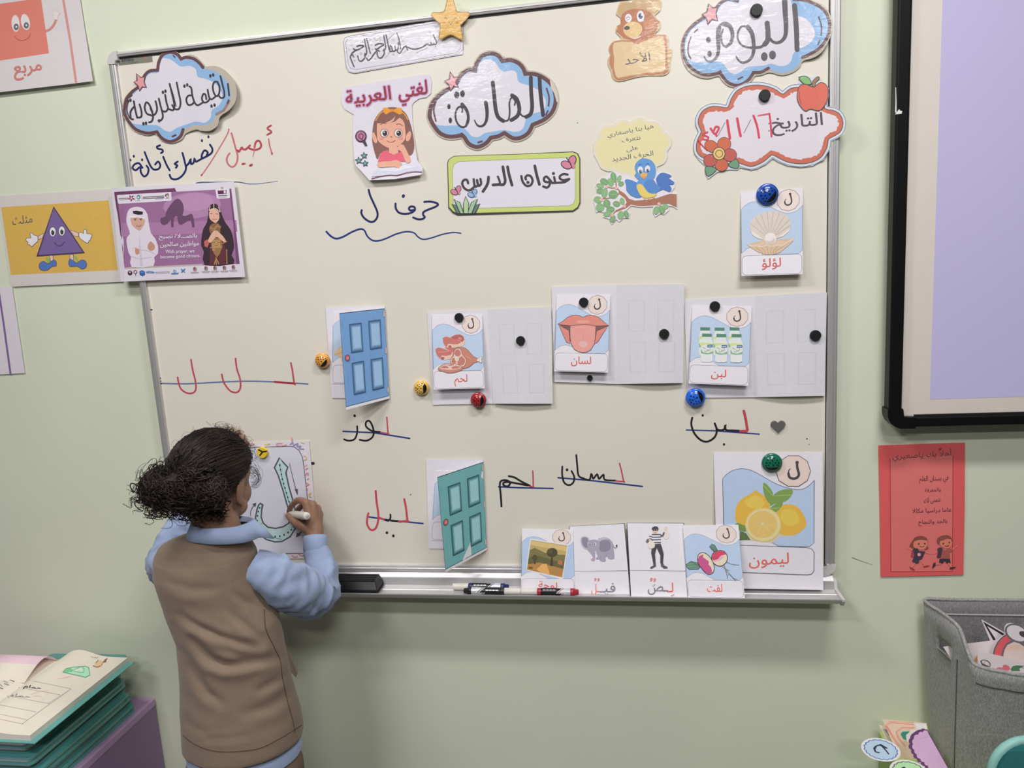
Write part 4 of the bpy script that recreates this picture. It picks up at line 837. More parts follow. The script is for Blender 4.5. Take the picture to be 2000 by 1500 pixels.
s.poly((182, 118, 104), [(260, 1040), (330, 1005), (380, 1010), (420, 1050), (330, 1055)]); s.poly((182, 118, 104), [(380, 995), (460, 978), (510, 990), (450, 1010)]); s.poly((182, 118, 104), [(450, 1040), (520, 1005), (620, 1025), (560, 1055), (480, 1065)])
s.build('letter_card', 'letter card with cuts of meat and a leg on the bone', 'card')
# tongue card
s = Sheet(lean(577, .0205, 727, .032, 1137)).crop(790, 540, 4.411).quad((1312, 160), (1773, 160), (1753, 828), (1288, 815))
letter_card(s, 'لسان', (315, 685), (1125, 1300))
LP, TG, OL = (206, 132, 118), (222, 156, 146), (98, 72, 72)
s.poly((120, 90, 92), [(80, 555), (985, 555), (870, 720), (740, 860), (300, 860), (170, 720)])
for P in ([(60, 552), (255, 655), (285, 900), (220, 870), (165, 770)], [(985, 558), (770, 655), (735, 895), (800, 850), (875, 720)]): s.poly(LP, P); s.line(OL, 8, P, closed=True, smooth=0)
P = [(43, 535), (140, 480), (216, 412), (300, 375), (368, 368), (440, 375), (509, 410), (580, 375), (649, 368), (740, 380), (823, 423), (900, 490), (985, 552), (870, 560), (758, 566), (640, 545), (519, 540), (400, 550), (270, 566), (150, 555)]
tg = [(272, 565), (400, 552), (519, 542), (640, 547), (756, 565), (750, 760), (736, 888), (671, 1000), (600, 1040), (530, 1052), (450, 1038), (370, 1000), (310, 900), (281, 780)]
s.poly(TG, tg); s.line(OL, 9, tg, closed=True, smooth=0); s.ell((230, 184, 176), 530, 900, 80, 60); s.line((206, 136, 128), 8, [(525, 700), (530, 800), (528, 850)])
s.poly(LP, P); s.line(OL, 9, P, closed=True, smooth=0); s.ell((214, 152, 138), 519, 490, 130, 30)
s.build('letter_card', 'letter card with lips and a tongue sticking out', 'card')
# laban card
s = Sheet(lean(598, .0195, 750, .033, 1405)).crop(1330, 580, 7.893).quad((175, 140), (1090, 155), (1037, 1370), (118, 1332))
letter_card(s, 'لبن', (375, 625), (1135, 1310))
s.crop(1330, 580, 7.893)
def bottle(x, y, front):
    s.poly((206, 212, 208), [(x - 70, y + 50), (x + 72, y + 50), (x + 75, y + 90), (x + 100, y + 150), (x + 100, y + 300), (x + 88, y + 340), (x + 92, y + 430), (x - 92, y + 430), (x - 96, y + 340), (x - 88, y + 310), (x - 98, y + 160), (x - 80, y + 100)])
    s.poly((86, 128, 106), [(x - 74, y), (x + 76, y + 4), (x + 76, y + 54), (x - 74, y + 52)])
    s.poly((196, 204, 128), [(x - 96, y + 140), (x + 10, y + 145), (x + 98, y + 160), (x + 98, y + 220), (x - 96, y + 220)])
    s.poly((206, 216, 200), [(x - 92, y + 190), (x + 98, y + 190), (x + 98, y + 300), (x - 90, y + 300)])
    s.poly((124, 168, 140), [(x - 94, y + 240), (x - 60, y + 290), (x + 20, y + 305), (x + 98, y + 270), (x + 92, y + 312), (x, y + 322), (x - 88, y + 308)])
    s.poly((220, 226, 216), [(x - 80, y + 190), (x - 20, y + 165), (x + 30, y + 185), (x + 80, y + 200), (x + 70, y + 260), (x, y + 305), (x - 60, y + 270)])
    if front:
        s.poly((70, 100, 146), [(x + 5, y + 175), (x + 90, y + 170), (x + 92, y + 212), (x + 5, y + 218)]); s.line((200, 208, 220), 9, [(x + 18, y + 198), (x + 78, y + 192)], smooth=0)
        s.txt((92, 104, 110), 'لبن', (x - 35, y + 225), (x + 50, y + 215), (x + 50, y + 275), (x - 35, y + 285)); s.line((92, 104, 110), 6, [(x - 60, y + 215), (x - 25, y + 235)], smooth=0)
        s.poly((214, 214, 214), [(x - 88, y + 325), (x + 90, y + 325), (x + 86, y + 425), (x + 60, y + 440), (x - 70, y + 440), (x - 92, y + 420)])
for x, y in ((372, 466), (594, 470), (825, 466)): bottle(x, y, False)
for x, y in ((399, 562), (620, 568), (853, 570)): bottle(x, y, True)
s.build('letter_card', 'letter card with six green-capped milk bottles', 'card')
# ---------------------------------------------------------------- papers with a painted door half shut
def door_paper(cr, back, hidden, flap, free_d, blues, knob, label, cardlabel, hint):
    o = thing('door_folder', label, 'folded paper', W(cr[0] + back[0][0] / cr[2], cr[1] + (back[0][1] + back[3][1]) / 2 / cr[2], .0175))
    s = Sheet(.0175).crop(*cr); s.base(back, (210, 207, 212), t=.0006); s.build('back_sheet', parent=o)
    s = Sheet(.0186).crop(*cr).quad(*hidden); letter_card(s); s.crop(*cr); hint(s)
    s.build('letter_card', cardlabel, 'card')
    F = [(cr[0] + x / cr[2], cr[1] + y / cr[2]) for x, y in flap]                       # free top, hinge top, hinge bottom, free bottom
    def d(px, py):
        xh = F[1][0] + (F[2][0] - F[1][0]) * (py - F[1][1]) / (F[2][1] - F[1][1]); xf = F[0][0] + (F[3][0] - F[0][0]) * (py - F[0][1]) / (F[3][1] - F[0][1])
        return .0192 + free_d * min(1.05, max(0, (xh - px) / (xh - xf)))
    s = Sheet(d).crop(*cr); s.base(flap, (214, 212, 214), t=.0006)
    main, dark, lite, edge = blues
    s.quad(*flap, w=1000, h=1000)
    P = [(0, 8), (992, 4), (992, 968), (0, 966)]; s.poly(main, P); s.line(edge, 7, P, closed=True, smooth=0)
    rr = random.Random(2)
    for i in range(26):
        x = rr.uniform(20, 975); y = rr.uniform(20, 700); s.line(tuple(c + rr.choice((-6, 5, 7)) for c in main), rr.uniform(6, 16), [(x, y), (x + 4, y + rr.uniform(60, 250))], smooth=0, w2=4)
    for x0, y0, x1, y1 in ((190, 130, 445, 420), (610, 120, 880, 418), (190, 530, 445, 860), (610, 530, 880, 860)):
        s.poly(edge, [(x0 - 6, y0 - 5), (x1 + 6, y0 - 5), (x1 + 6, y1 + 5), (x0 - 6, y1 + 5)])
        for k in range(7):
            t = k / 6; w = 26 + 80 * t * .6; col = tuple(a + (b - a) * t for a, b in zip(dark, lite))
            s.poly(col, [(x0 + k * 10, y0 + k * 6), (x1 - k * 6, y0 + k * 6), (x1 - k * 6, y1 - k * 7), (x0 + k * 10, y1 - k * 7)])
    s.ell((92, 58, 62), *knob, 52, 34); s.ell((178, 100, 98), *knob, 40, 27); s.ell((214, 150, 140), knob[0] + 6, knob[1] + 3, 18, 12)
    for y in (60, 460, 900): s.poly((206, 190, 172), [(962, y - 30), (988, y - 30), (988, y + 30), (962, y + 30)]); s.line((72, 72, 78), 6, [(962, y - 32), (962, y + 32)], smooth=0)
    s.build('painted_door', hint.__doc__, parent=o, cuts=(4, 2))
def almond(s):
    "blue four-panel door"
    s.poly((206, 178, 138), [(165, 740), (170, 690), (250, 610), (290, 600), (300, 800), (270, 840), (255, 770)]); s.line((180, 150, 112), 8, [(165, 735), (270, 700)])
def night(s):
    "teal four-panel door"
    s.line((206, 206, 210), 4, [(820, 640), (890, 600)])
door_paper((630, 590, 7.143), [(40, 72), (868, 48), (932, 1345), (130, 1338)], [(145, 140), (760, 128), (820, 1140), (132, 1140)], [(236, 148), (866, 86), (934, 1345), (330, 1505)], .055,
           ((112, 152, 196), (62, 96, 132), (150, 184, 214), (52, 72, 96)), (100, 465), 'white folded paper whose blue painted door flap hangs half shut', 'almond letter card mostly hidden behind the blue paper door', almond)
door_paper((640, 860, 4), [(768, 147), (1215, 145), (1238, 850), (790, 846)], [(842, 240), (1150, 240), (1160, 785), (808, 782)], [(858, 284), (1216, 168), (1244, 856), (922, 1032)], .075,
           ((104, 158, 158), (44, 92, 98), (142, 184, 184), (36, 60, 66)), (90, 470), 'white folded paper whose teal painted door flap stands half open', 'letter card mostly hidden behind the teal paper door', night)

# ---------------------------------------------------------------- lemon card
s = Sheet(lean(883, .0165, 1152, .045, 1500)).crop(1380, 860, 4.413); s.base([(60, 104), (1000, 102), (1006, 1290), (95, 1275)], (208, 205, 209), t=.0006)
L = [(138, 330), (190, 280), (250, 252), (320, 245), (400, 265), (500, 320), (600, 375), (700, 410), (800, 425), (870, 400), (928, 345)]
wv = crom(L, 3) + [(926, 885), (885, 918), (620, 912), (560, 880), (400, 860), (150, 840)]
s.poly((164, 182, 204), wv); s.line((84, 92, 104), 5, wv, closed=True, smooth=0)
s.poly((184, 172, 150), [(250, 850), (560, 885), (640, 830), (780, 826), (700, 800), (400, 800)])
LE, LE2 = (226, 182, 76), (208, 160, 66)
s.poly((104, 130, 72), [(245, 720), (330, 690), (380, 760), (330, 790), (275, 775)]); s.poly((84, 104, 62), [(290, 780), (340, 800), (380, 860), (285, 862)])
le1 = [(248, 620), (262, 555), (310, 500), (370, 465), (410, 440), (430, 430), (450, 450), (500, 480), (535, 535), (545, 590), (480, 680), (380, 740), (280, 715), (250, 690)]
le2 = [(610, 600), (650, 560), (720, 550), (790, 580), (840, 650), (860, 720), (840, 760), (780, 805), (700, 818), (630, 800), (600, 720)]
s.poly(LE, le1, 3); s.poly((232, 204, 96), [(330, 520), (400, 480), (450, 480), (500, 540), (450, 590), (360, 570)], 3)
s.poly(LE, le2, 3); s.poly((232, 204, 90), [(640, 620), (700, 590), (770, 620), (800, 700), (720, 740), (650, 700)], 3)
for P in ([(485, 380), (510, 372), (560, 430), (572, 480), (545, 545), (500, 480)], [(570, 480), (640, 430), (735, 422), (735, 470), (680, 525), (590, 545), (545, 560)], [(545, 590), (600, 545), (655, 535), (640, 580), (590, 620)]): s.poly((110, 138, 72), P, 3); s.line((146, 166, 100), 5, [P[0], ((P[0][0] + P[3][0]) / 2, (P[0][1] + P[3][1]) / 2), P[3]])
s.ell((222, 198, 120), 488, 728, 157, 148); s.ell((228, 214, 160), 488, 728, 148, 138); s.ell((216, 186, 108), 483, 725, 126, 118)
for k in range(10):
    a = k * math.pi / 5 + .2; s.line((226, 206, 146), 5, [(483, 722), (483 + 122 * math.cos(a), 722 + 114 * math.sin(a))], smooth=0)
s.ell((230, 216, 166), 481, 722, 12)
lab = [(290, 903), (870, 925), (905, 935), (926, 965), (924, 1125), (905, 1150), (870, 1158), (120, 1130), (110, 900)]; s.poly((204, 201, 205), lab); s.line((74, 72, 78), 5, lab, closed=True, smooth=0)
dec = [(702, 132), (795, 132), (868, 180), (895, 265), (868, 345), (795, 394), (702, 394), (622, 345), (597, 265), (630, 180)]; s.poly((216, 198, 186), dec); s.line((70, 64, 64), 5, dec, closed=True, smooth=0)
s.line((66, 62, 68), 22, [(778, 190), (782, 240), (795, 290), (782, 318), (750, 330), (715, 318), (705, 285)]); s.line((66, 62, 68), 13, [(705, 290), (708, 260), (720, 245)], w2=7); s.ell((66, 62, 68), 779, 190, 15, 14)
s.txt((196, 92, 82), 'ليمون', (362, 985), (708, 965), (708, 1090), (366, 1104), weight=.006)
s.build('letter_card', 'biggest letter card, with lemons, at the right end of the tray', 'card')

# ================================================================== cards standing on the pen tray
s = Sheet(lean(1032, .0275, 1163, .0635, 1070)).crop(1010, 1010, 8.696).quad((85, 195), (952, 212), (985, 1328), (62, 1328))
letter_card(s, sky=(164, 182, 206), paperc=(208, 206, 208)); s.crop(1010, 1010, 8.696)
s.poly((222, 219, 220), [(222, 362), (868, 470), (775, 1062), (150, 900)])                 # a tilted print of a country scene
Q = [(235, 385), (852, 482), (765, 1022), (165, 890)]; s.poly((158, 140, 88), Q)
s.poly((176, 156, 104), [(232, 400), (848, 500), (835, 580), (222, 470)]); s.poly((104, 98, 62), [(215, 560), (300, 520), (380, 560), (480, 610), (600, 600), (720, 640), (822, 640), (800, 780), (190, 740)])
s.poly((86, 82, 54), [(195, 700), (330, 650), (470, 690), (640, 740), (800, 760), (785, 900), (180, 830)])
s.poly((150, 112, 62), [(182, 800), (380, 770), (560, 820), (785, 880), (765, 1022), (165, 890)]); s.poly((198, 150, 88), [(330, 890), (420, 800), (500, 790), (520, 850), (560, 985), (420, 945)])
s.poly((64, 52, 40), [(560, 830), (585, 640), (600, 640), (610, 830)]); s.ell((66, 62, 42), 595, 600, 92, 78); s.ell((78, 74, 48), 560, 580, 50, 42); s.ell((72, 66, 46), 300, 690, 44, 52); s.poly((60, 50, 38), [(290, 800), (296, 720), (306, 720), (312, 800)])
s.poly((150, 100, 70), [(690, 800), (690, 750), (730, 720), (775, 760), (772, 815)]); s.ell((92, 80, 52), 230, 860, 40, 20)
s.txt((206, 96, 84), 'لوحة', (365, 1080), (680, 1105), (680, 1240), (365, 1230), weight=.004)
s.build('letter_card', 'letter card with a tilted brown country scene, behind the red marker', 'card')
def word_card(cr, q, lab, draw, parts, dtop=.0235, dbot=.062):
    s = Sheet(lean(1024, dtop, 1163, dbot, 1230)).crop(*cr); s.base(list(q), (208, 207, 210), t=.0006); s.quad(*q)
    s.line((56, 54, 60), 9, [(5, 5), (995, 5), (995, 1395), (5, 1395)], closed=True, smooth=0)
    s.dash((66, 64, 70), 8, (15, 905), (985, 905), 34); s.crop(*cr); draw(s)
    for col, t, a, w in parts: s.txt(col, t, *a, weight=w)
    s.build('word_card', lab, 'card')
GR, GRD, GRL = (140, 136, 148), (118, 114, 126), (160, 156, 168)
def elephant(s):
    s.line(GRD, 12, [(1610, 420), (1640, 500), (1670, 522), (1700, 500)]); s.ell((62, 60, 66), 1690, 485, 14, 20)
    s.poly(GR, [(1360, 400), (1420, 350), (1500, 340), (1570, 370), (1620, 440), (1640, 560), (1652, 690), (1600, 712), (1545, 700), (1530, 660), (1500, 690), (1505, 745), (1440, 752), (1405, 730), (1390, 710), (1340, 715), (1345, 690), (1370, 660), (1350, 600)], 2)
    s.line(GRD, 6, [(1420, 660), (1415, 720)]); s.line(GRD, 6, [(1530, 600), (1515, 660)]); s.poly(GRL, [(1370, 390), (1420, 350), (1510, 342), (1570, 372), (1500, 372), (1430, 390), (1400, 430)])
    s.poly(GRD, [(1400, 420), (1460, 390), (1560, 400), (1590, 480), (1570, 560), (1480, 590), (1400, 560)], 2)
    ear = [(1078, 400), (1090, 340), (1150, 322), (1210, 345), (1228, 420), (1215, 500), (1200, 550), (1130, 520), (1090, 460)]; s.poly(GRL, ear, 3); s.poly(GRD, inset(crom(ear, 3, True), 20))
    s.poly(GR, [(1190, 420), (1260, 385), (1350, 385), (1400, 420), (1400, 500), (1350, 570), (1320, 600), (1325, 690), (1305, 745), (1260, 725), (1255, 705), (1285, 700), (1280, 660), (1240, 600), (1200, 560), (1190, 500)], 2)
    s.poly((206, 196, 188), [(1315, 590), (1345, 570), (1340, 600), (1322, 604)]); s.ell((196, 130, 126), 1278, 722, 24, 10, 20)
    s.ell((226, 226, 230), 1218, 455, 14, 20); s.ell((226, 226, 230), 1322, 455, 18, 26); s.ell((52, 52, 60), 1220, 460, 8, 13); s.ell((52, 52, 60), 1316, 458, 9, 14)
word_card((1010, 1010, 8.696), [(882, 152), (1826, 104), (1930, 1345), (988, 1338)], 'word card with a grey cartoon elephant, second from the left on the tray', elephant,
          [((104, 102, 110), 'فيـ', ((1400, 1122), (1668, 1115), (1668, 1312), (1400, 1318)), .0), ((214, 96, 88), 'ـل', ((1262, 1140), (1402, 1132), (1402, 1312), (1262, 1320)), .0),
           ((214, 96, 88), 'و', ((1308, 1030), (1345, 1028), (1345, 1080), (1308, 1082)), .0), ((214, 96, 88), 'و', ((1362, 1036), (1400, 1034), (1400, 1084), (1362, 1086)), .0)])
def thief(s):
    D, D2, SKN = (62, 60, 68), (76, 74, 82), (208, 178, 152)
    s.poly((206, 200, 190), [(650, 240), (690, 190), (700, 230), (722, 300), (705, 350), (660, 358), (625, 320)], 2); s.poly((198, 178, 160), [(640, 160), (695, 150), (690, 210), (655, 230)])
    s.line(D2, 28, [(580, 290), (615, 305), (640, 255)])
    s.poly((214, 214, 218), [(440, 270), (520, 255), (580, 275), (585, 360), (582, 435), (490, 440), (455, 380), (430, 330)])
    s.line((214, 214, 218), 30, [(450, 280), (420, 330), (410, 370)])
    for y in (285, 328, 370, 415): s.line(D, 17, [(448, y), (582, y - 3)], smooth=0)
    for y in (310, 350): s.line(D, 14, [(405, y), (440, y + 8)], smooth=0)
    s.poly(D, [(450, 440), (585, 430), (610, 500), (635, 600), (625, 750), (580, 750), (580, 620), (520, 500), (495, 600), (505, 750), (465, 750), (432, 580), (440, 500)])
    s.poly(D2, [(465, 745), (508, 750), (510, 800), (440, 838), (412, 830), (425, 805), (468, 790)]); s.poly(D2, [(588, 750), (628, 748), (640, 785), (695, 808), (698, 832), (640, 835), (592, 800)])
    s.ell(SKN, 497, 225, 44, 50); s.poly(D, [(442, 205), (445, 170), (490, 148), (535, 155), (552, 185), (545, 212)]); s.poly(D, [(458, 200), (540, 198), (538, 222), (460, 224)]); s.ell((222, 222, 224), 482, 211, 9, 6); s.ell((222, 222, 224), 520, 209, 9, 6); s.line((140, 96, 84), 5, [(480, 245), (500, 252), (518, 244)])
    s.poly((206, 200, 186), [(400, 390), (450, 385), (490, 430), (485, 490), (430, 512), (385, 490), (378, 440)], 2); s.ell((96, 92, 84), 375, 385, 26, 36, 30); s.ell(SKN, 412, 372, 20, 18)
word_card((1220, 1010, 8.333), [(35, 90), (966, 95), (1032, 1305), (96, 1296)], 'word card with a masked cartoon thief in a striped shirt, third on the tray', thief,
          [((104, 102, 110), 'ـص', ((372, 1125), (710, 1120), (710, 1258), (378, 1262)), .0), ((214, 96, 88), 'لـ', ((690, 1065), (790, 1062), (790, 1215), (690, 1218)), .0),
           ((214, 96, 88), 'و', ((410, 985), (455, 983), (455, 1040), (410, 1042)), .0), ((214, 96, 88), 'و', ((465, 992), (508, 990), (508, 1046), (465, 1048)), .0), ((104, 102, 110), 'س', ((455, 1085), (500, 1080), (500, 1122), (455, 1126)), .0), ((214, 96, 88), 'ـ', ((750, 1275), (808, 1252), (810, 1262), (754, 1284)), .0)], dtop=.0265, dbot=.070)
s = Sheet(lean(1026, .034, 1168, .0755, 1400)).crop(1220, 1010, 8.333).quad((945, 130), (1852, 125), (1957, 1325), (1032, 1308))
letter_card(s, 'لفت', (350, 620), (1140, 1290), sky=(172, 190, 212), paperc=(208, 206, 208)); s.crop(1220, 1010, 8.333)
TP, TW, OL2 = (168, 76, 118), (222, 210, 184), (58, 46, 54)
GT, GT2 = (98, 132, 112), (70, 100, 86)
for P in ([(1005, 770), (1080, 720), (1200, 750), (1240, 790), (1200, 845), (1050, 850), (1010, 815)], [(1380, 480), (1420, 440), (1460, 455), (1515, 545), (1470, 575)]): s.poly(GT, P); s.line(OL2, 9, P, closed=True, smooth=0)
s.lines(GT2, 8, [(1020, 790), (1120, 775), (1230, 795)], [(1030, 830), (1130, 815), (1220, 805)], [(1070, 735), (1140, 760), (1220, 785)], [(1400, 470), (1450, 520), (1490, 560)], [(1430, 460), (1470, 505), (1505, 550)])
t1 = [(1185, 680), (1200, 610), (1250, 578), (1310, 585), (1370, 630), (1415, 690), (1450, 770), (1455, 850), (1430, 910), (1370, 930), (1310, 900), (1250, 830), (1200, 760)]
s.poly(TW, t1, 2); s.poly(TP, [(1190, 680), (1215, 630), (1280, 605), (1275, 650), (1330, 690), (1370, 720), (1365, 770), (1410, 820), (1425, 905), (1370, 925), (1310, 895), (1250, 825), (1205, 760)]); s.line(OL2, 11, crom(t1, 2, True), closed=True, smooth=0)
t2 = [(1415, 660), (1430, 600), (1480, 560), (1560, 540), (1620, 560), (1665, 620), (1668, 690), (1640, 750), (1570, 795), (1500, 785), (1440, 740)]
s.poly(TW, t2, 2); s.poly((176, 62, 86), [(1420, 660), (1435, 600), (1485, 565), (1560, 545), (1615, 562), (1650, 605), (1560, 630), (1520, 680), (1440, 705)]); s.poly((216, 166, 188), [(1440, 705), (1520, 680), (1560, 635), (1620, 640), (1560, 700), (1460, 730)]); s.line(OL2, 11, crom(t2, 2, True), closed=True, smooth=0)
s.line(OL2, 16, [(1585, 790), (1640, 850), (1720, 940), (1810, 1040)], w2=5); s.line(TW, 7, [(1590, 795), (1640, 852), (1715, 936)], w2=3); s.lines(OL2, 5, [(1660, 730), (1740, 765), (1860, 778)], [(1615, 770), (1640, 840), (1700, 870)], [(1640, 860), (1665, 940), (1670, 1000)], [(1700, 920), (1680, 950)], [(1760, 990), (1830, 1015)])
s.build('letter_card', 'letter card with two purple and white turnips, standing before the lemon card', 'card')

# ================================================================== letter worksheet under the child's hand
s = Sheet(.0172, finish='laminate').crop(460, 850, 6)
s.base([(-120, 95), (862, 65), (985, 1440), (20, 1462)], (206, 203, 207), t=.0008)
bx = [(-60, 170), (20, 150), (640, 130), (690, 138), (745, 180), (785, 260), (800, 360), (850, 800), (885, 1290), (870, 1360), (820, 1385), (500, 1388), (120, 1392), (70, 1340), (50, 1050)]
s.poly((196, 196, 204), bx); s.line((78, 76, 84), 9, bx, closed=True, smooth=0)
let = [(515, 265), (560, 320), (612, 375), (590, 440), (630, 620), (682, 800), (718, 980), (708, 1080), (640, 1190), (545, 1245), (460, 1250), (360, 1222), (285, 1165), (245, 1080), (234, 960), (252, 870), (270, 820), (293, 798), (318, 815), (306, 880), (300, 960), (325, 1030), (380, 1078), (470, 1092), (560, 1072), (625, 1030), (645, 960), (622, 880), (560, 660), (500, 470), (456, 380)]
s.poly((168, 194, 190), let); s.line((74, 78, 86), 17, let, closed=True, smooth=0)
s.line((40, 90, 84), 7, [(517, 350), (535, 440), (560, 560), (595, 680), (625, 780), (645, 840)]); s.line((40, 90, 84), 5, [(305, 1030), (285, 1100), (330, 1150), (420, 1190), (545, 1222)])
s.ell((150, 110, 112), 519, 348, 12, 16)
for x, y in ((519, 355), (527, 405), (538, 460), (549, 517), (564, 567), (580, 620), (597, 677), (612, 728), (628, 780), (640, 832), (282, 850), (268, 895), (257, 945), (254, 1002), (262, 1053), (284, 1100), (317, 1137), (360, 1168), (408, 1183), (463, 1187), (518, 1183), (568, 1168), (615, 1140), (652, 1108), (682, 1070)): s.ell((34, 62, 66), x, y, 9, 11, n=10)
ARW = (72, 72, 80)
s.line(ARW, 5, [(632, 330), (665, 470), (700, 610), (715, 660)], w2=9); s.poly(ARW, [(692, 635), (728, 628), (728, 705)])
s.line(ARW, 5, [(176, 945), (180, 880), (220, 815)], w2=8); s.poly(ARW, [(195, 808), (242, 790), (232, 840)]); s.line(ARW, 12, [(165, 1098), (212, 1118)], smooth=0); s.line(ARW, 14, [(775, 1128), (735, 1165)], smooth=0); s.poly(ARW, [(708, 1195), (720, 1138), (765, 1172)])
CR = [(200, 130, 130), (206, 190, 120), (200, 150, 160), (136, 128, 170), (206, 176, 130), (200, 140, 146)]
for c_, P in ((0, [(160, 100), (190, 118), (215, 100)]), (1, [(340, 105), (370, 110), (400, 98)]), (2, [(545, 95), (490, 95), (480, 115), (530, 125), (598, 110)]), (3, [(640, 108), (672, 85), (680, 118), (730, 95), (720, 130), (765, 128), (745, 155), (798, 162)]), (1, [(770, 85), (800, 92)]), (4, [(800, 240), (825, 250), (828, 280), (800, 290)]), (4, [(815, 360), (832, 345)]), (5, [(822, 400), (845, 385)]), (5, [(815, 460), (850, 440), (845, 470)]), (2, [(838, 515), (856, 505)]), (0, [(835, 560), (858, 575), (832, 590)]), (0, [(835, 620), (840, 640)]), (4, [(858, 690), (880, 675), (862, 710), (885, 722)]), (4, [(862, 770), (885, 778)]), (0, [(658, 30), (662, 70)]), (4, [(560, 1410), (580, 1430), (600, 1405)]), (2, [(655, 1405), (690, 1425), (720, 1418)]), (0, [(740, 1395), (790, 1412), (840, 1390)])): s.line(CR[c_], 12, P)
s.build('letter_worksheet', 'laminated tracing sheet of a big teal letter under the child\'s hand', 'worksheet')

# ================================================================== posters on the wall
s = Sheet(lambda px, py: .0035 + .006 * max(0, (py - 60) / 100), finish='laminate').crop(0, 0, 7.895)
s.base([(-500, -250), (1190, -250), (1238, 0), (1433, 1250), (1000, 1305), (400, 1375), (-500, 1480)], (219, 213, 212), t=.0008)
s.poly((222, 132, 116), [(-430, 130), (0, 58), (632, -30), (756, 822), (58, 926), (-330, 985)])
s.line((212, 150, 140), 38, [(965, -60), (1010, 200), (1085, 640), (1172, 1265)], smooth=0)
for a, b in (((240, 362, 62, 130, -4), (250, 415, 40, 52)), ((392, 340, 68, 126, -12), (405, 392, 40, 50))):
    s.ell((234, 226, 222), *a); s.ell((112, 116, 124), *b); s.ell((232, 228, 226), b[0] + 2, b[1] - 2, 14)
s.line((196, 100, 90), 13, [(225, 560), (270, 605), (345, 625), (430, 590), (470, 520)])
s.line((214, 140, 124), 36, [(700, 480), (770, 450), (830, 380), (865, 300)]); s.poly((228, 220, 212), [(835, 300), (820, 230), (800, 180), (825, 190), (840, 130), (860, 180), (890, 140), (890, 190), (935, 190), (895, 240), (890, 300)]); s.line((212, 200, 192), 5, [(835, 300), (820, 230), (805, 180), (825, 190), (842, 135), (860, 180), (888, 145), (890, 190), (930, 195), (895, 240), (890, 300)])
s.txt((208, 132, 118), 'مربع', (198, 1030), (632, 975), (655, 1170), (228, 1248), weight=.02)
s.build('square_poster', 'white poster of a smiling red square waving, at the top left corner of the photo', 'poster', kinks=[('y', 60)])
s = Sheet(.0035).crop(0, 360, 7.5)
s.base([(-25, 170), (1000, 110), (1635, 66), (1800, 1428), (1000, 1462), (190, 1500), (160, 1470)], (204, 198, 192), t=.0006)
s.poly((208, 170, 84), [(15, 335), (800, 285), (1590, 235), (1725, 1255), (900, 1295), (160, 1327)])
s.txt((84, 82, 96), 'مثلث', (170, 470), (465, 440), (478, 560), (185, 600))
V1, V2 = (118, 98, 148), (76, 62, 92)
SKN = (226, 192, 180)
for P in ([(640, 715), (560, 760), (550, 810), (620, 790)], [(1030, 665), (1150, 715), (1150, 765), (1085, 760)], [(722, 1040), (780, 1040), (782, 1130), (738, 1130)], [(1020, 1030), (1075, 1030), (1080, 1110), (1025, 1115)]): s.poly(SKN, P); s.line((110, 84, 84), 6, P, closed=True, smooth=0)
for P in ([(550, 760), (500, 745), (465, 712), (438, 720), (455, 785), (410, 785), (380, 800), (385, 830), (410, 845), (408, 880), (440, 888), (465, 915), (490, 890), (540, 845), (555, 830)], [(1155, 715), (1195, 705), (1220, 720), (1230, 662), (1265, 665), (1270, 720), (1320, 725), (1345, 755), (1330, 790), (1320, 820), (1300, 830), (1285, 862), (1255, 850), (1170, 790)]): s.poly((224, 222, 226), P, 2); s.line((92, 88, 96), 7, crom(P, 2, True), closed=True, smooth=0)
for P, t in (([(572, 1180), (600, 1140), (650, 1130), (700, 1165), (760, 1120), (790, 1105), (820, 1130), (822, 1195), (760, 1205), (700, 1255), (620, 1262), (578, 1235)], [(668, 1080), (700, 1065), (730, 1110), (700, 1168)]), ([(1005, 1130), (1025, 1095), (1060, 1110), (1130, 1155), (1180, 1110), (1240, 1115), (1270, 1170), (1250, 1225), (1190, 1240), (1130, 1200), (1020, 1205)], [(1085, 1060), (1110, 1045), (1140, 1090), (1135, 1150)])):
    s.poly((140, 176, 92), t, 2); s.poly((82, 116, 178), P, 2); s.line((64, 74, 100), 6, crom(P, 2, True), closed=True, smooth=0)
s.poly(V2, [(785, 322), (1244, 1008), (532, 1058)]); s.poly(V1, [(787, 350), (1212, 990), (562, 1036)])
for ex in (772, 905):
    ey = 696 if ex < 800 else 685
    s.ell((56, 48, 66), ex, ey, 50, 74); s.ell((232, 230, 232), ex, ey, 44, 68); s.ell((66, 66, 66), ex + 2, ey + 12, 24, 40); s.ell((230, 230, 230), ex + 12, ey - 20, 7, 12)
s.line((84, 68, 108), 14, [(800, 855), (840, 895), (890, 898), (945, 845)])
s.build('triangle_poster', 'yellow poster of a purple cartoon triangle with white gloves', 'poster')
s = Sheet(lambda px, py: .026 if px > 243 else .026 - .010 * (243 - px) / 30, finish='paper').crop(220, 350, 7.407)
s.base([(-20, 122), (900, 75), (1755, 36), (1835, 700), (1916, 1413), (900, 1448), (120, 1482), (60, 900)], (212, 207, 214), t=.0008)
PU, PU2, PU3 = (150, 106, 144), (118, 74, 108), (170, 128, 164)
s.poly(PU, [(20, 185), (900, 128), (922, 180), (1480, 152), (1715, 135), (1838, 1225), (900, 1262), (175, 1300)]); s.poly((108, 62, 94), [(20, 185), (900, 128), (922, 180), (500, 200), (60, 228), (110, 600), (175, 1275), (165, 1200), (70, 500)])
s.ell(PU3, 1150, 380, 420, 190, -4); s.ell((178, 138, 172), 1180, 330, 280, 130, -4); s.poly((164, 120, 158), [(120, 640), (1790, 590), (1805, 760), (135, 830)]); s.poly(PU2, [(1690, 137), (1715, 135), (1838, 1225), (1790, 1228), (1750, 700)])
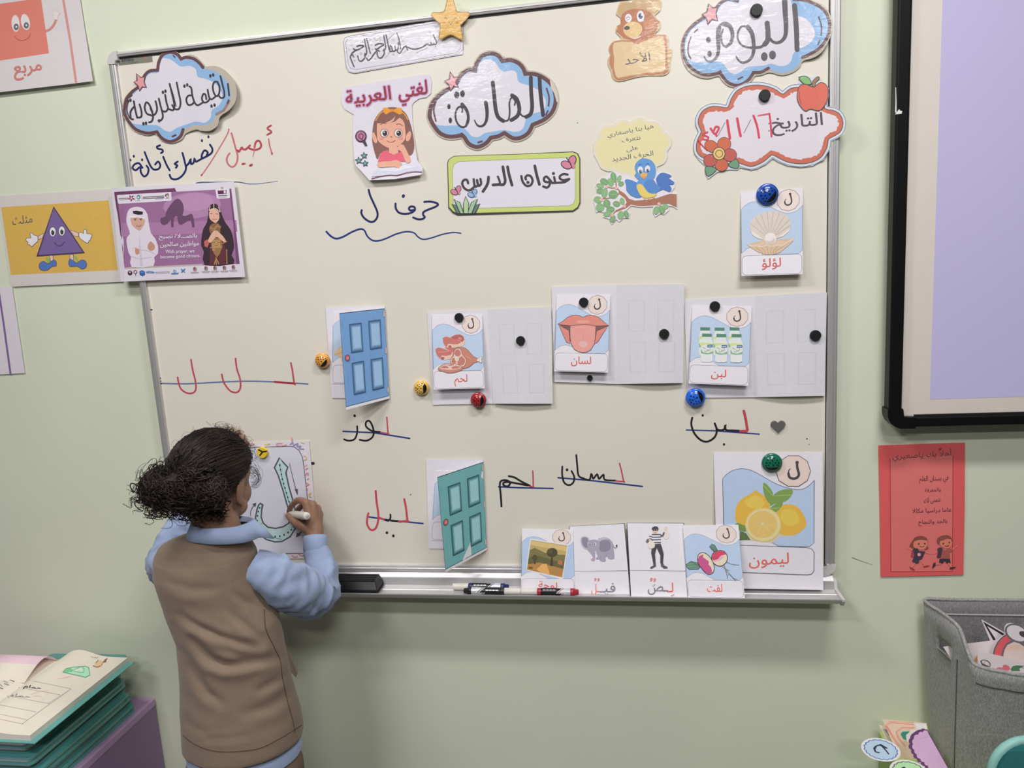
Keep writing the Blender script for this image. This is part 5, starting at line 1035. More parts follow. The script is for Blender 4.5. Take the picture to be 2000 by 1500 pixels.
s.poly((186, 172, 160), [(175, 1278), (1300, 1225), (1300, 1248), (178, 1302)])
SHW = (104, 72, 100)
s.poly(SHW, [(690, 600), (700, 560), (760, 540), (770, 480), (830, 380), (900, 300), (960, 285), (1015, 350), (1030, 450), (1010, 520), (1060, 530), (1140, 500), (1170, 560), (1185, 690), (1150, 690), (1130, 600), (1060, 620), (1000, 660), (950, 640), (930, 540), (890, 560), (880, 690), (845, 690), (840, 580), (800, 640), (740, 665), (700, 640)], 2)
s.poly((216, 211, 217), [(62, 240), (80, 228), (845, 186), (853, 300), (840, 312), (95, 356), (75, 340)])
for i in range(5):
    a = i * 2 * math.pi / 5; s.line((120, 50, 70), 20, [(270 + 20 * math.cos(a), 275 + 20 * math.sin(a)), (270 + 40 * math.cos(a + .4), 275 + 38 * math.sin(a + .4))], smooth=0)
s.ell((96, 146, 150), 375, 258, 30, 34); s.ell((206, 214, 214), 370, 262, 14, 12); s.lines((130, 120, 130), 4, [(322, 235), (326, 312)], [(415, 228), (425, 308)])
for x0, y0, x1, y1, w in ((92, 282, 225, 272, 14), (100, 300, 225, 292, 6), (440, 260, 745, 244, 14), (440, 282, 745, 264, 14), (620, 290, 740, 282, 6), (350, 302, 400, 300, 8)): s.dash((110, 104, 112), w, (x0, y0), (x1, y1), max(3, int((x1 - x0) / 20)), .75)
s.ell((124, 60, 84), 770, 230, 12, 22, 20); s.ell((150, 110, 110), 800, 222, 14, 22, -20); s.lines((130, 90, 90), 6, [(765, 285), (815, 250)], [(770, 250), (815, 285)])
s.poly((216, 211, 217), [(1485, 145), (1688, 135), (1698, 262), (1680, 276), (1525, 284), (1505, 270)]); s.poly((96, 46, 78), [(1518, 165), (1650, 158), (1645, 212), (1525, 218)]); s.ell((214, 208, 214), 1622, 184, 16, 24); s.ell((170, 160, 150), 1582, 128, 20, 20); s.dash((104, 98, 104), 14, (1535, 240), (1655, 235), 6, .8); s.line((140, 134, 140), 7, [(1540, 262), (1650, 258)], smooth=0)
# boy in white
WH = (214, 206, 214)
s.poly(WH, [(200, 620), (205, 520), (235, 440), (300, 405), (380, 402), (450, 430), (505, 510), (520, 620), (555, 780), (610, 850), (655, 960), (655, 1080), (600, 1130), (590, 1255), (275, 1272), (265, 1130), (230, 1060), (200, 900), (215, 830), (250, 790), (225, 700)], 2)
s.poly((198, 190, 200), [(390, 800), (420, 1100), (440, 1260), (400, 1262), (380, 1000)]); s.poly((200, 160, 140), [(258, 560), (350, 545), (460, 570), (462, 640), (430, 700), (385, 748), (330, 715), (280, 660)], 2) 
s.poly((222, 214, 220), [(225, 520), (300, 530), (470, 545), (460, 580), (360, 550), (262, 560)]); s.poly((44, 40, 46), [(288, 462), (340, 455), (438, 470), (435, 512), (370, 516), (300, 500)]); s.poly(WH, [(300, 745), (340, 720), (390, 750), (440, 715), (440, 790), (390, 780), (320, 800)])
s.lines((92, 62, 58), 12, [(310, 578), (340, 574)], [(392, 575), (425, 572)]); s.line((150, 84, 80), 9, [(340, 672), (385, 685), (415, 662)]); s.ell((70, 50, 48), 325, 592, 9, 7); s.ell((70, 50, 48), 408, 588, 9, 7)
s.poly((190, 140, 116), [(505, 990), (520, 930), (555, 900), (610, 960), (600, 1020), (540, 1035)], 2); s.poly((190, 140, 116), [(325, 1000), (380, 1010), (382, 1080), (335, 1085)], 2); s.lines((186, 178, 190), 10, [(300, 1000), (330, 990), (400, 1020), (520, 1040), (620, 1090)], [(260, 1110), (380, 1150), (560, 1130)])
# girl in black
BK = (58, 46, 52)
s.poly(BK, [(1385, 500), (1385, 420), (1420, 370), (1465, 352), (1520, 375), (1560, 440), (1590, 540), (1640, 640), (1710, 740), (1750, 900), (1752, 1010), (1720, 1100), (1750, 1225), (1330, 1245), (1320, 1050), (1280, 960), (1290, 820), (1310, 720), (1345, 660), (1370, 600)], 2)
s.poly((214, 170, 150), [(1395, 480), (1420, 440), (1480, 432), (1530, 470), (1545, 560), (1510, 620), (1480, 632), (1430, 600), (1400, 560)], 2)
s.lines((222, 206, 184), 9, [(1462, 355), (1465, 440)], [(1400, 450), (1440, 430), (1500, 430), (1550, 475)], [(1410, 390), (1395, 450)], [(1530, 400), (1560, 470)])
s.lines((92, 60, 56), 9, [(1412, 500), (1440, 496)], [(1492, 500), (1522, 506)]); s.line((176, 90, 90), 9, [(1440, 578), (1475, 584), (1510, 578)]); s.line((190, 140, 120), 6, [(1468, 510), (1462, 548)])
GD = (178, 140, 92)
s.poly((132, 96, 70), [(1430, 650), (1530, 640), (1560, 760), (1500, 800), (1420, 790), (1395, 720)], 2)
for k in range(7): s.ring(GD, 7, 1420 + 22 * k, 700 + 30 * math.sin(k), 12, 16, n=8)
s.poly((94, 52, 58), [(1420, 860), (1570, 850), (1640, 1000), (1650, 1230), (1400, 1240), (1410, 1000)]); s.poly((150, 112, 72), [(1430, 900), (1500, 845), (1575, 890), (1580, 1000), (1510, 1130), (1440, 1010)], 2)
for k in range(10): s.ring((206, 170, 112), 6, 1460 + 40 * (k % 3), 890 + 40 * (k // 3) + 10 * (k % 2), 15, 14, n=8)
s.lines(GD, 12, [(1412, 990), (1580, 985)], [(1495, 1130), (1500, 1235)], [(1470, 1230), (1500, 1160), (1535, 1225)], [(1590, 930), (1650, 900)], [(1650, 1020), (1655, 1220)])
s.poly((216, 172, 146), [(1380, 900), (1395, 850), (1450, 760), (1500, 740), (1540, 770), (1600, 830), (1640, 900), (1600, 905), (1520, 840), (1480, 850), (1420, 920)], 2); s.poly((186, 100, 96), [(1322, 900), (1370, 870), (1395, 930), (1370, 990), (1330, 970)]); s.line((190, 140, 116), 5, [(1495, 745), (1485, 840)])
TW2 = (228, 222, 230)
s.txt(TW2, 'بالصـــلاة نصبح', (668, 800), (1220, 785), (1222, 870), (672, 888), weight=.015); s.txt(TW2, 'مواطنين صالحين', (688, 910), (1245, 892), (1248, 975), (690, 998), weight=.015)
s.txt(TW2, 'With prayer, we', (765, 1022), (1182, 1012), (1185, 1078), (768, 1090), weight=.006); s.txt(TW2, 'become good citizens.', (692, 1100), (1268, 1080), (1270, 1142), (695, 1165), weight=.006)
s.ell((70, 50, 56), 250, 1355, 34, 34); s.ell((206, 200, 206), 250, 1345, 14, 12); s.ring((120, 60, 70), 9, 328, 1342, 24, 22); s.line((120, 60, 70), 7, [(330, 1370), (332, 1395)], smooth=0)
s.poly((58, 92, 160), [(385, 1335), (425, 1315), (465, 1335), (468, 1380), (430, 1402), (390, 1382)]); s.poly((96, 140, 200), [(400, 1345), (428, 1332), (455, 1345), (428, 1360)])
s.line((110, 150, 200), 10, [(485, 1340), (540, 1330), (605, 1345)]); s.dash((100, 120, 170), 10, (492, 1352), (600, 1352), 6); s.dash((150, 146, 152), 7, (620, 1345), (830, 1335), 12); s.dash((160, 156, 160), 5, (620, 1362), (830, 1352), 12)
s.ring((90, 150, 190), 8, 895, 1328, 16, 15); s.dash((80, 130, 175), 20, (855, 1366), (948, 1361), 6, .7)
s.lines((60, 120, 170), 14, [(992, 1302), (1040, 1342)], [(1042, 1300), (995, 1345)])
for x, y in ((1188, 1298), (1350, 1288), (1480, 1285), (1615, 1280), (1745, 1272)):
    s.ell((130, 60, 84), x - 10, y - 8, 12, 22, 15); s.ell((160, 120, 110), x + 12, y - 8, 12, 22, -15); s.lines((140, 110, 104), 5, [(x - 20, y + 30), (x + 22, y + 12)], [(x - 20, y + 12), (x + 22, y + 30)])
    s.dash((140, 136, 142), 6, (x - 60, y + 48), (x + 60, y + 44), 7, .8); s.dash((160, 156, 160), 4, (x - 50, y + 62), (x + 50, y + 58), 7, .8)
s.build('prayer_poster', 'purple poster with two children in robes over the board\'s left edge', 'poster', kinks=[('x', 243)])
s = Sheet(.003).crop(0, 340, 4)
s.base([(-300, 910), (95, 878), (195, 1555), (-240, 1580)], (204, 199, 203), t=.0006); s.line((120, 96, 140), 16, [(-12, 900), (30, 1180), (82, 1560)], smooth=0)
s.build('lined_poster', 'white poster with a purple line, only its right strip showing at the left edge', 'poster')
# ---------------------------------------------------------------- red welcome poster
s = Sheet(.003).crop(1660, 840, 4.838)
s.base([(268, 145), (680, 130), (1087, 118), (1085, 700), (1072, 1368), (700, 1378), (290, 1387), (280, 700)], (196, 84, 84), t=.0006)
s.poly((222, 118, 114), [(382, 262), (972, 238), (968, 1333), (388, 1336)]); s.line((150, 52, 54), 7, [(380, 270), (384, 800), (388, 1338), (968, 1336), (972, 800), (974, 240)], smooth=0)
s.txt((222, 126, 120), 'أهلا بك ياصغيري', (400, 205), (958, 170), (962, 272), (404, 302), weight=.05, pad=.05); s.txt((104, 50, 54), 'أهلا بك ياصغيري', (400, 205), (958, 170), (962, 272), (404, 302), weight=.004, pad=.004)
s.lines((104, 50, 54), 6, [(838, 178), (862, 170)], [(840, 190), (864, 182)], smooth=0)
T2 = (84, 46, 50)
s.txt(T2, 'في بستان العلم', (655, 435), (930, 425), (932, 495), (655, 510)); s.txt(T2, 'والمعرفة', (708, 550), (858, 543), (858, 585), (708, 595)); s.txt(T2, 'نتمنى لك', (698, 640), (855, 632), (856, 688), (700, 700)); s.txt(T2, 'عاما دراسيا مكللا', (590, 742), (958, 730), (960, 782), (592, 794)); s.txt(T2, 'بالجد والنجاح', (645, 850), (918, 838), (920, 892), (648, 908))
s.crop(1750, 1040, 15.385)
HR, NV, SK3 = (118, 66, 58), (62, 52, 68), (204, 120, 100)
s.lines((206, 116, 106), 36, [(470, 530), (350, 480), (290, 430)], [(880, 590), (1060, 640), (1230, 600)], [(1640, 540), (1760, 460), (1860, 390)])
s.poly(HR, [(400, 420), (440, 320), (510, 230), (560, 150), (680, 108), (800, 105), (900, 150), (950, 230), (960, 300), (940, 400), (980, 470), (900, 530), (820, 480), (560, 480), (480, 470)])
s.poly(SK3, [(520, 370), (560, 260), (700, 225), (900, 210), (950, 300), (930, 410), (870, 490), (760, 525), (640, 490), (540, 440)], 2)
s.poly(HR, [(500, 260), (560, 150), (680, 108), (820, 110), (920, 170), (940, 240), (720, 215), (560, 260)])
for x, y in ((682, 348), (866, 338)): s.ell((80, 40, 40), x, y, 28, 24)
s.line((110, 40, 40), 20, [(712, 420), (775, 440), (845, 415)])
s.poly((150, 62, 72), [(480, 540), (540, 520), (540, 760), (440, 740)]); s.poly(NV, [(500, 500), (640, 470), (700, 560), (780, 560), (880, 570), (850, 640), (800, 760), (770, 810), (700, 830), (690, 920), (600, 945), (480, 870), (520, 780), (560, 680)]); s.ell((206, 150, 144), 695, 665, 52, 50)
s.lines(SK3, 50, [(560, 940), (500, 1010), (470, 1040)], [(770, 850), (820, 920), (870, 1000)]); s.poly((146, 60, 62), [(405, 1020), (500, 1060), (580, 1130), (500, 1140), (420, 1080)]); s.poly((150, 56, 54), [(815, 1020), (900, 990), (1030, 990), (960, 1030), (840, 1055)])
s.poly(SK3, [(1290, 330), (1330, 240), (1560, 200), (1680, 220), (1690, 330), (1640, 430), (1540, 480), (1400, 440)], 2); s.poly((126, 72, 62), [(1220, 250), (1250, 160), (1380, 95), (1520, 72), (1640, 120), (1700, 220), (1690, 300), (1640, 190), (1540, 160), (1440, 230), (1330, 260), (1310, 370), (1250, 340)])
for x, y in ((1420, 338), (1602, 305)): s.ell((80, 40, 40), x, y, 26, 26)
s.poly((120, 36, 38), [(1440, 395), (1520, 405), (1600, 375), (1580, 420), (1500, 435)])
s.poly((70, 50, 62), [(1240, 480), (1340, 440), (1410, 480), (1390, 600), (1330, 760), (1250, 770), (1225, 730), (1260, 620)]); s.poly((150, 80, 72), [(1400, 490), (1480, 540), (1560, 480), (1690, 480), (1710, 560), (1610, 600), (1620, 790), (1340, 790), (1370, 640)]); s.poly((54, 46, 54), [(1310, 795), (1620, 795), (1640, 910), (1520, 930), (1470, 850), (1400, 930), (1290, 910)])
s.lines(SK3, 44, [(1330, 940), (1240, 950), (1180, 960)], [(1580, 930), (1630, 1000), (1670, 1040)]); s.poly((60, 44, 52), [(1130, 910), (1200, 905), (1190, 990), (1100, 1085), (1085, 1050)]); s.poly((60, 44, 50), [(1605, 1090), (1640, 1040), (1820, 1030), (1740, 1080), (1620, 1110)])
s.build('welcome_poster', 'red and pink welcome poster with two running children, below the black-framed board', 'poster')
# scuff on the wall
s = Sheet(.0004, finish='ink').crop(1660, 840, 4.838); s.e = .55
s.line((90, 96, 78), 7, [(20, 1205), (100, 1235), (215, 1275)], w2=2); tag(s.build('wall_scuff'), kind='structure')

# ================================================================== magnets
OUTV = Vector((0, -1, 0))
m_mag = mat('black_magnet', (.012, .012, .013), rough=.45, noise_amt=.1)
def px2m(px, d=.02): return px * (d * -1 - CAM.y) / FPX
def magnet(px, py, r, d, label, h=.0055):
    bm = bmesh.new(); R = px2m(r); c = W(px, py, d)
    add_lathe(bm, c, OUTV, [(0, R), (h * .8, R), (h, R * .9), (h, 0)], 28)
    for f in bm.faces: f.smooth = False
    o = link('round_magnet', bm, m_mag); tag(o, label, 'magnet', 'round black magnets on the board'); return o
magnet(1477, 21, 10.5, .0185, 'round black magnet on the cloud sign cut by the photo top')
magnet(1493, 187, 10, .0190, 'round black magnet on the date sign')
magnet(897, 620, 9, .0212, 'round black magnet on the meat card')
magnet(1017, 665, 9, fold_meat(1017, 665) + .0008, 'round black magnet on the blank flap beside the meat card')
magnet(1140, 590, 9, .0228, 'round black magnet on the tongue card')
magnet(1297, 652, 9.5, fold_tongue(1297, 652) + .0008, 'round black magnet on the blank flap beside the tongue card')
magnet(1152, 738, 5.5, .0192, 'smallest black magnet, on the sheet under the tongue card', .004)
magnet(1396, 598, 9.5, .0205, 'round black magnet on the milk bottle card')
magnet(1592, 655, 10, fold_milk(1592, 655) + .0008, 'round black magnet on the blank flap nearest the board\'s right rail')
m_head = mat('glossy_black_print', (.01, .01, .012), rough=.2, coat=.5)
def ladybird(px, py, r, d, rgb, ang, label):
    R = px2m(r); c = W(px, py, d); o = thing('ladybird_magnet', label, 'magnet', c, 'ladybird magnets on the board')
    col = obs(rgb, py); m = mat('glossy_plastic', col, rough=.22, noise_amt=.02, coat=.6, spec=.5)
    bm = bmesh.new(); add_lathe(bm, c, OUTV, [(0, R * .98), (.002, R), (.005, R), (.0068, R * .93), (.0072, R * .84)], 40)
    link('rim', bm, m, o)
    bm = bmesh.new(); prof = [(.0070 + .0075 * math.cos(t) , R * .84 * math.sin(t)) for t in [math.pi / 2 * (1 - k / 14) for k in range(15)]]
    add_lathe(bm, c, OUTV, prof, 64)
    dx, dz = math.cos(math.radians(ang)), -math.sin(math.radians(ang))
    for f in bm.faces:
        q = f.calc_center_median() - c
        if q.x * dx + q.z * dz > R * .36 and math.hypot(q.x, q.z) < R * .78: f.material_index = 1
    bmesh.ops.recalc_face_normals(bm, faces=bm.faces)
    def surf(u, v):                                            # point on the dome, u along the body, v across
        x = u * dx - v * dz; z = u * dz + v * dx; k = min(1, math.hypot(u, v) / (R * .84))
        return c + Vector((x, 0, z)) + OUTV * (.0070 + .0075 * math.sqrt(max(0, 1 - k * k)) + .00015)
    for u, v in ((-.62, .12), (-.62, -.25), (-.4, .42), (-.38, -.08), (-.42, -.5), (-.15, .25), (-.12, -.3), (-.12, .6), (-.1, -.62), (.1, .45), (.12, .08), (.14, -.42), (.22, .68), (.24, -.68)):
        P = [surf(R * (u * .95 + .075 * math.cos(a)), R * (v * .95 + .075 * math.sin(a))) for a in [math.pi * k / 4 for k in range(8)]]
        f = bm.faces.new([bm.verts.new(p) for p in P]); f.material_index = 1
    for k in range(9):
        u0, u1 = -.78 + k * .12, -.78 + (k + 1) * .12
        f = bm.faces.new([bm.verts.new(surf(R * a, R * b)) for a, b in ((u0, -.02), (u1, -.02), (u1, .02), (u0, .02))]); f.material_index = 1
    link('spotted_back', bm, [m, m_head], o)
    return o
ladybird(631, 704, 16, .0182, (240, 170, 72), 45, 'orange ladybird magnet left of the blue paper door')
ladybird(824, 757, 16, .0152, (242, 196, 92), 5, 'yellow ladybird magnet left of the meat card')
ladybird(935, 781, 16, .0205, (148, 36, 40), 10, 'dark red ladybird magnet below the meat card')
ladybird(1498, 380, 19.5, .0180, (26, 72, 160), 40, 'blue ladybird magnet at the top of the pearl card')
ladybird(1358, 776, 18.5, .0195, (32, 92, 196), -20, 'blue ladybird magnet below the milk bottle card')
ladybird(1507, 903, 19, .0192, (14, 92, 68), 92, 'green ladybird magnet on the lemon card')
c = W(514, 883, .0182); o = thing('letter_magnet', 'flat round yellow magnet with a black letter, on the worksheet', 'magnet', c)
bm = bmesh.new(); R = px2m(12); add_lathe(bm, c, OUTV, [(0, R), (.006, R), (.0072, R * .93), (.0072, 0)], 32)

for f in bm.faces: f.smooth = False
link('disc', bm, mat('glossy_plastic', obs((236, 200, 56), 880), rough=.35, noise_amt=.02), o)
s = Sheet(.0182 + .0074, y=880).crop(460, 850, 6); off = -6
s.lines((30, 28, 24), 17, [(278 + off, 172), (322 + off, 196), (368 + off, 188)], [(322 + off, 198), (292 + off, 236)], smooth=0); s.build('letter_mark', parent=o)
P = []
for k in range(36):
    t = 2 * math.pi * k / 36; P.append((16 * math.sin(t) ** 3, 13 * math.cos(t) - 5 * math.cos(2 * t) - 2 * math.cos(3 * t) - math.cos(4 * t)))
c = W(1519, 833, .0151); bm = bmesh.new(); k = px2m(13.5) / 16
A = [bm.verts.new(c + Vector((x * k, 0, (y + 2) * k))) for x, y in P]; B = [bm.verts.new(c + Vector((x * k, -.004, (y + 2) * k))) for x, y in P]; Cc = [bm.verts.new(c + Vector((x * k * .92, -.005, (y * .92 + 2) * k))) for x, y in P]
for L0, L1 in ((A, B), (B, Cc)):
    for i in range(36): bm.faces.new((L0[i], L0[(i + 1) % 36], L1[(i + 1) % 36], L1[i]))
bm.faces.new(Cc); bm.faces.new(A); bmesh.ops.recalc_face_normals(bm, faces=bm.faces)
tag(link('heart_magnet', bm, mat('grey_rubber', obs((86, 84, 80), 833), rough=.7, noise_amt=.08)), 'small dark grey heart magnet at the right of the board', 'magnet')

# ================================================================== eraser and pens
TZ = .7722
xa, xb = W(592, 1140, .06).x, W(742, 1140, .06).x
o = thing('board_eraser', 'black board eraser on the tray beside the child\'s sleeve', 'eraser', ((xa + xb) / 2, -.06, TZ))
m_er = mat('black_plastic', (.010, .010, .011), rough=.4, noise_amt=.15, noise_scale=60)
bm = bmesh.new(); add_box(bm, (xa, -.0845, TZ + .008), (xb, -.0335, TZ + .030), .004, 2)
for v in bm.verts:
    if v.co.z > TZ + .025: v.co.x = (v.co.x - (xa + xb) / 2) * .93 + (xa + xb) / 2; v.co.y = (v.co.y + .059) * .72 - .055
for y in (-.046, -.056, -.066): add_box(bm, (xa + .008, y - .0022, TZ + .029), (xb - .008, y + .0022, TZ + .0318), .0012, 2)
link('grip', bm, m_er, o)
box('felt_pad', (xa + .001, -.0835, TZ), (xb - .001, -.0345, TZ + .009), mat('black_felt', (.006, .006, .007), rough=.95, noise_amt=.3, noise_scale=400), o)
m_pw = mat('white_cap_plastic', (.72, .69, .62), rough=.35, noise_amt=.02)
def marker(tip_cap, end, R, col, label, group=None, flip=1, inkc=None):
    """cap end first; parts along the axis"""
    ax = (end - tip_cap); L = ax.length; ax.normalize()
    o = thing('marker', label, 'marker', (tip_cap + end) / 2, group)
    bm = bmesh.new(); add_lathe(bm, tip_cap, ax, [(0, R * .78), (.002, R * .86), (L * .28, R * .93), (L * .285, R * .85)], 24); link('cap', bm, m_pw, o)
    mc = mat('coloured_plastic', col, rough=.3, noise_amt=.03)
    bm = bmesh.new(); add_lathe(bm, tip_cap, ax, [(L * .285, R * .9), (L * .29, R), (L * .345, R), (L * .35, R * .96)], 24); link('collar', bm, mc, o)
    # printed sleeve: black with a name block and slanted silver stripes
    bm = bmesh.new(); N, M = 48, 44; a, u, w = frame_of(ax)
    z0, z1 = L * .35, L * .86; V = []
    for i in range(M + 1):
        V.append([bm.verts.new(tip_cap + a * (z0 + (z1 - z0) * i / M) + (u * math.cos(2 * math.pi * k / N) + w * math.sin(2 * math.pi * k / N)) * R) for k in range(N)])
    for i in range(M):
        for k in range(N):
            f = bm.faces.new((V[i][k], V[i][(k + 1) % N], V[i + 1][(k + 1) % N], V[i + 1][k])); f.smooth = True
            t = i / M; q = k / N; ph = (q * 4) % 1.0; j = 0
            if .05 < t < .48 and .30 < ph < .42: j = 1 if (i * 7 % 5) < 4 else 0
            if .08 < t < .42 and .52 < ph < .57: j = 1 if (i * 3 % 4) < 3 else 0
            e = (t - .60) + (ph - .5) * .22
            if e > .0: j = 2 if int(e * 26) % 2 == 0 else (1 if e > .1 else 3)
            if t > .86: j = 1
            f.material_index = j
    link('sleeve', bm, [mat('marker_sleeve_black', (.015, .014, .016), rough=.3, noise_amt=.1), mat('marker_sleeve_silver', (.62, .62, .64), rough=.3, metal=.3, noise_amt=.05), mat('marker_sleeve_white', (.7, .7, .7), rough=.3, noise_amt=.03), mc], o)
    bm = bmesh.new(); add_lathe(bm, tip_cap, ax, [(L * .86, R * .98), (L * .865, R * 1.0), (L * .93, R * 1.0), (L * .935, R * .8), (L * .99, R * .74), (L, R * .6), (L, 0)], 24); link('end_plug', bm, mc, o)
    return o
R = .0083
def onTray(px, d): p = W(px, 1150, d); return Vector((p.x, -d, TZ + R + .0002))
GP = 'markers lying on the pen tray'
marker(onTray(885, .0545), onTray(994, .0545), R, (.02, .03, .12), 'marker with dark blue ends, at the back of the tray', GP)
marker(onTray(1017, .0755), onTray(906, .0755), R, (.02, .02, .022), 'marker with black ends and the cap to the right, at the front of the tray', GP)
marker(onTray(1017.6, .0755), onTray(1130, .0755), R, (.42, .03, .05), 'marker with red ends lying before the card with the country scene', GP)

# ================================================================== purple cabinet and the stack of exercise books
m_pur = mat('purple_laminate', (.30, .19, .34), rough=.45, noise_amt=.03, noise_scale=8)
m_pur2 = mat('purple_lit_top', (.50, .33, .54), rough=.4, noise_amt=.03)  # paler copy of the purple: light on the top put into the colour
def cabinet(name, x0, x1, dep, zt, mm, me, label, ndoor):
    o = thing(name, label, 'cabinet', ((x0 + x1) / 2, -dep / 2, 0))
    bm = bmesh.new(); add_box(bm, (x0, -dep + .02, .06), (x1, -.004, zt - .018), .0015, 1); add_box(bm, (x0 + .02, -dep + .05, 0), (x1 - .02, -.02, .062)); link('carcass', bm, mm, o)
    box('top_board', (x0 - .001, -dep, zt - .018), (x1 + .001, -.004, zt), me, o, bevel=.0015, seg=2)
    w = (x1 - x0) / ndoor
    for k in range(ndoor):
        dr = box('door', (x0 + k * w + .002, -dep, .065), (x0 + (k + 1) * w - .002, -dep + .0195, zt - .021), mm, o, bevel=.0015)
        hx = x0 + (k + (.85 if k % 2 == 0 else .15)) * w
        box('handle', (hx - .006, -dep - .024, zt - .16), (hx + .006, -dep - .0005, zt - .06), m_cap, dr, bevel=.003)
    return o
cabinet('low_cabinet', -.95, -.133, .80, .44, m_pur, m_pur2, 'low purple cabinet under the stack of exercise books', 2)
m_cov = mat('teal_plastic_cover', obs((66, 118, 114), 1400), rough=.28, noise_amt=.05, noise_scale=20, coat=.3)
m_cov2 = mat('teal_plastic_cover_dark', obs((56, 102, 99), 1400), rough=.28, noise_amt=.05, noise_scale=20, coat=.3)
m_pg = mat('book_page_edges', obs((200, 192, 174), 1380), rough=.8, noise_amt=.06, noise_scale=14, stretch=(1, 1, 60))
BZ = .44; rr = random.Random(11); N = 8
T = .0178
labels = ['lowest teal exercise book of the stack on the purple cabinet', 'second lowest teal exercise book of the stack', 'third teal exercise book counting from the bottom of the stack', 'fourth teal exercise book counting from the bottom of the stack', 'fourth teal exercise book counting down from the open one', 'third teal exercise book counting down from the open one', 'second teal exercise book counting down from the open one', 'teal exercise book right under the open one']
def rounded_slab(bm, cx, cy, wx, wy, z0, z1, r, rot, mi=0):
    P = rrect(-wx / 2, -wy / 2, wx / 2, wy / 2, r, 5); c, sn = math.cos(rot), math.sin(rot)
    A = [bm.verts.new((cx + x * c - y * sn, cy + x * sn + y * c, z0)) for x, y in P]; B = [bm.verts.new((v.co.x, v.co.y, z1)) for v in A]
    n = len(P)
    for i in range(n): f = bm.faces.new((A[i], A[(i + 1) % n], B[(i + 1) % n], B[i])); f.material_index = mi
    f = bm.faces.new(A); f.material_index = mi; f = bm.faces.new(B); f.material_index = mi
def exercise_book(k, z, dx, dy, rot):
    cx, cy = -.262 + dx, -.205 + dy
    o = thing('exercise_book', labels[k], 'exercise book', (cx, cy, z), 'teal exercise books stacked on the purple cabinet')
    cm = (m_cov, m_cov2)[k % 2]
    for zz in (z + .0001, z + T - .0047):
        bm = bmesh.new(); rounded_slab(bm, cx, cy, .215, .300, zz, zz + .0046, .012, rot); bmesh.ops.recalc_face_normals(bm, faces=bm.faces); link('cover', bm, cm, o)
    bm = bmesh.new(); rounded_slab(bm, cx - .002, cy, .204, .288, z + .0047, z + T - .0047, .012, rot); bmesh.ops.recalc_face_normals(bm, faces=bm.faces); link('pages', bm, m_pg, o)
    bm = bmesh.new(); a = Vector((cx - .108 * math.cos(rot), cy - .108 * math.sin(rot), z + T / 2)); add_tube(bm, [a + Vector((0, -.14, 0)), a + Vector((0, .14, 0))], T / 2 - .0005, 10); link('spine', bm, cm, o)
jit = [(.006, .002, .0), (.0, .004, .01), (.004, -.008, -.01), (-.012, .004, .012), (-.004, -.004, 0), (-.02, .006, .015), (-.012, .0, -.01), (.0, .012, .02)]
for k in range(N): exercise_book(k, BZ + k * T, *jit[k])
ZO = BZ + N * T + .0003
o = thing('open_notebook', 'open exercise book with a green pencil drawing, on top of the teal stack', 'exercise book', (-.30, -.22, ZO))
box('cover', (-.515, -.385, ZO), (-.115, -.075, ZO + .002), m_cov, o, bevel=.001)
m_pgs = mat('drawing_paper', obs((216, 208, 192), 1360), rough=.75, noise_amt=.02)
def page_block(name, x0, x1, y0, y1, prof):
    """prof(u) -> height of the paper above the cover, u from x0 to x1"""
    bm = bmesh.new(); n = 40; A, B, C2, D2 = [], [], [], []
    for i in range(n + 1):
        u = i / n; x = x0 + (x1 - x0) * u; h = prof(u)
        A.append(bm.verts.new((x, y0, ZO + .0022))); B.append(bm.verts.new((x, y0, ZO + .0022 + h))); C2.append(bm.verts.new((x, y1, ZO + .0022 + h))); D2.append(bm.verts.new((x, y1, ZO + .0022)))
    for i in range(n):
        for P, Q in ((A, B), (B, C2), (C2, D2), (D2, A)): bm.faces.new((P[i], P[i + 1], Q[i + 1], Q[i]))
    bm.faces.new((A[0], B[0], C2[0], D2[0])); bm.faces.new((A[n], B[n], C2[n], D2[n])); bmesh.ops.recalc_face_normals(bm, faces=bm.faces)
    return link(name, bm, m_pgs, o)
PZ = ZO + .0022 + .012
def hump(u): return (.004 + .008 * min(1, max(0, u) * 6)) + .017 * math.exp(-((u - .30) / .24) ** 2) * min(1, max(0, u) * 7)
page_block('right_pages', -.314, -.130, -.378, -.078, hump)
page_block('left_pages', -.500, -.314, -.378, -.085, lambda u: .010 - .007 * max(0, (u - .85) / .15))
bm = bmesh.new(); N2 = 10; A = []                                  # the left sheet rolling up near the wall
for i in range(N2 + 1):
    t = i / N2; a = math.pi * 1.05 * t; A.append((-.19 + .105 * t + .012 * math.sin(a), .0125 + .026 * math.sin(a) * (1 if t < 1 else 1)))
for (ya, za), (yb, zb) in zip(A, A[1:]):
    vs = [bm.verts.new(p) for p in ((-.498, ya, ZO + za), (-.316, ya, ZO + za - .003), (-.316, yb, ZO + zb - .003), (-.498, yb, ZO + zb))]; bm.faces.new(vs).material_index = 1 if ya > -.155 else 0
bmesh.ops.remove_doubles(bm, verts=bm.verts, dist=1e-5); ex = bmesh.ops.extrude_face_region(bm, geom=bm.faces[:])
for v in ex['geom']:
    if isinstance(v, bmesh.types.BMVert): v.co.z -= .0008
for f in bm.faces: f.smooth = True
link('rolled_leaf', bm, [m_pgs, mat('drawing_paper_pink', obs((206, 178, 188), 1300), rough=.75, noise_amt=.02)], o)
def on_page(px, py, off=0.0):
    z = PZ
    for _ in range(6):
        p = WZ(px, py, z); z = ZO + .0022 + hump((p.x + .314) / .184) + .0002 + off
    return WZ(px, py, z)
s = Sheet(y=1360); s.at = on_page
s.crop(0, 1230, 5.555); PN = (120, 112, 104)
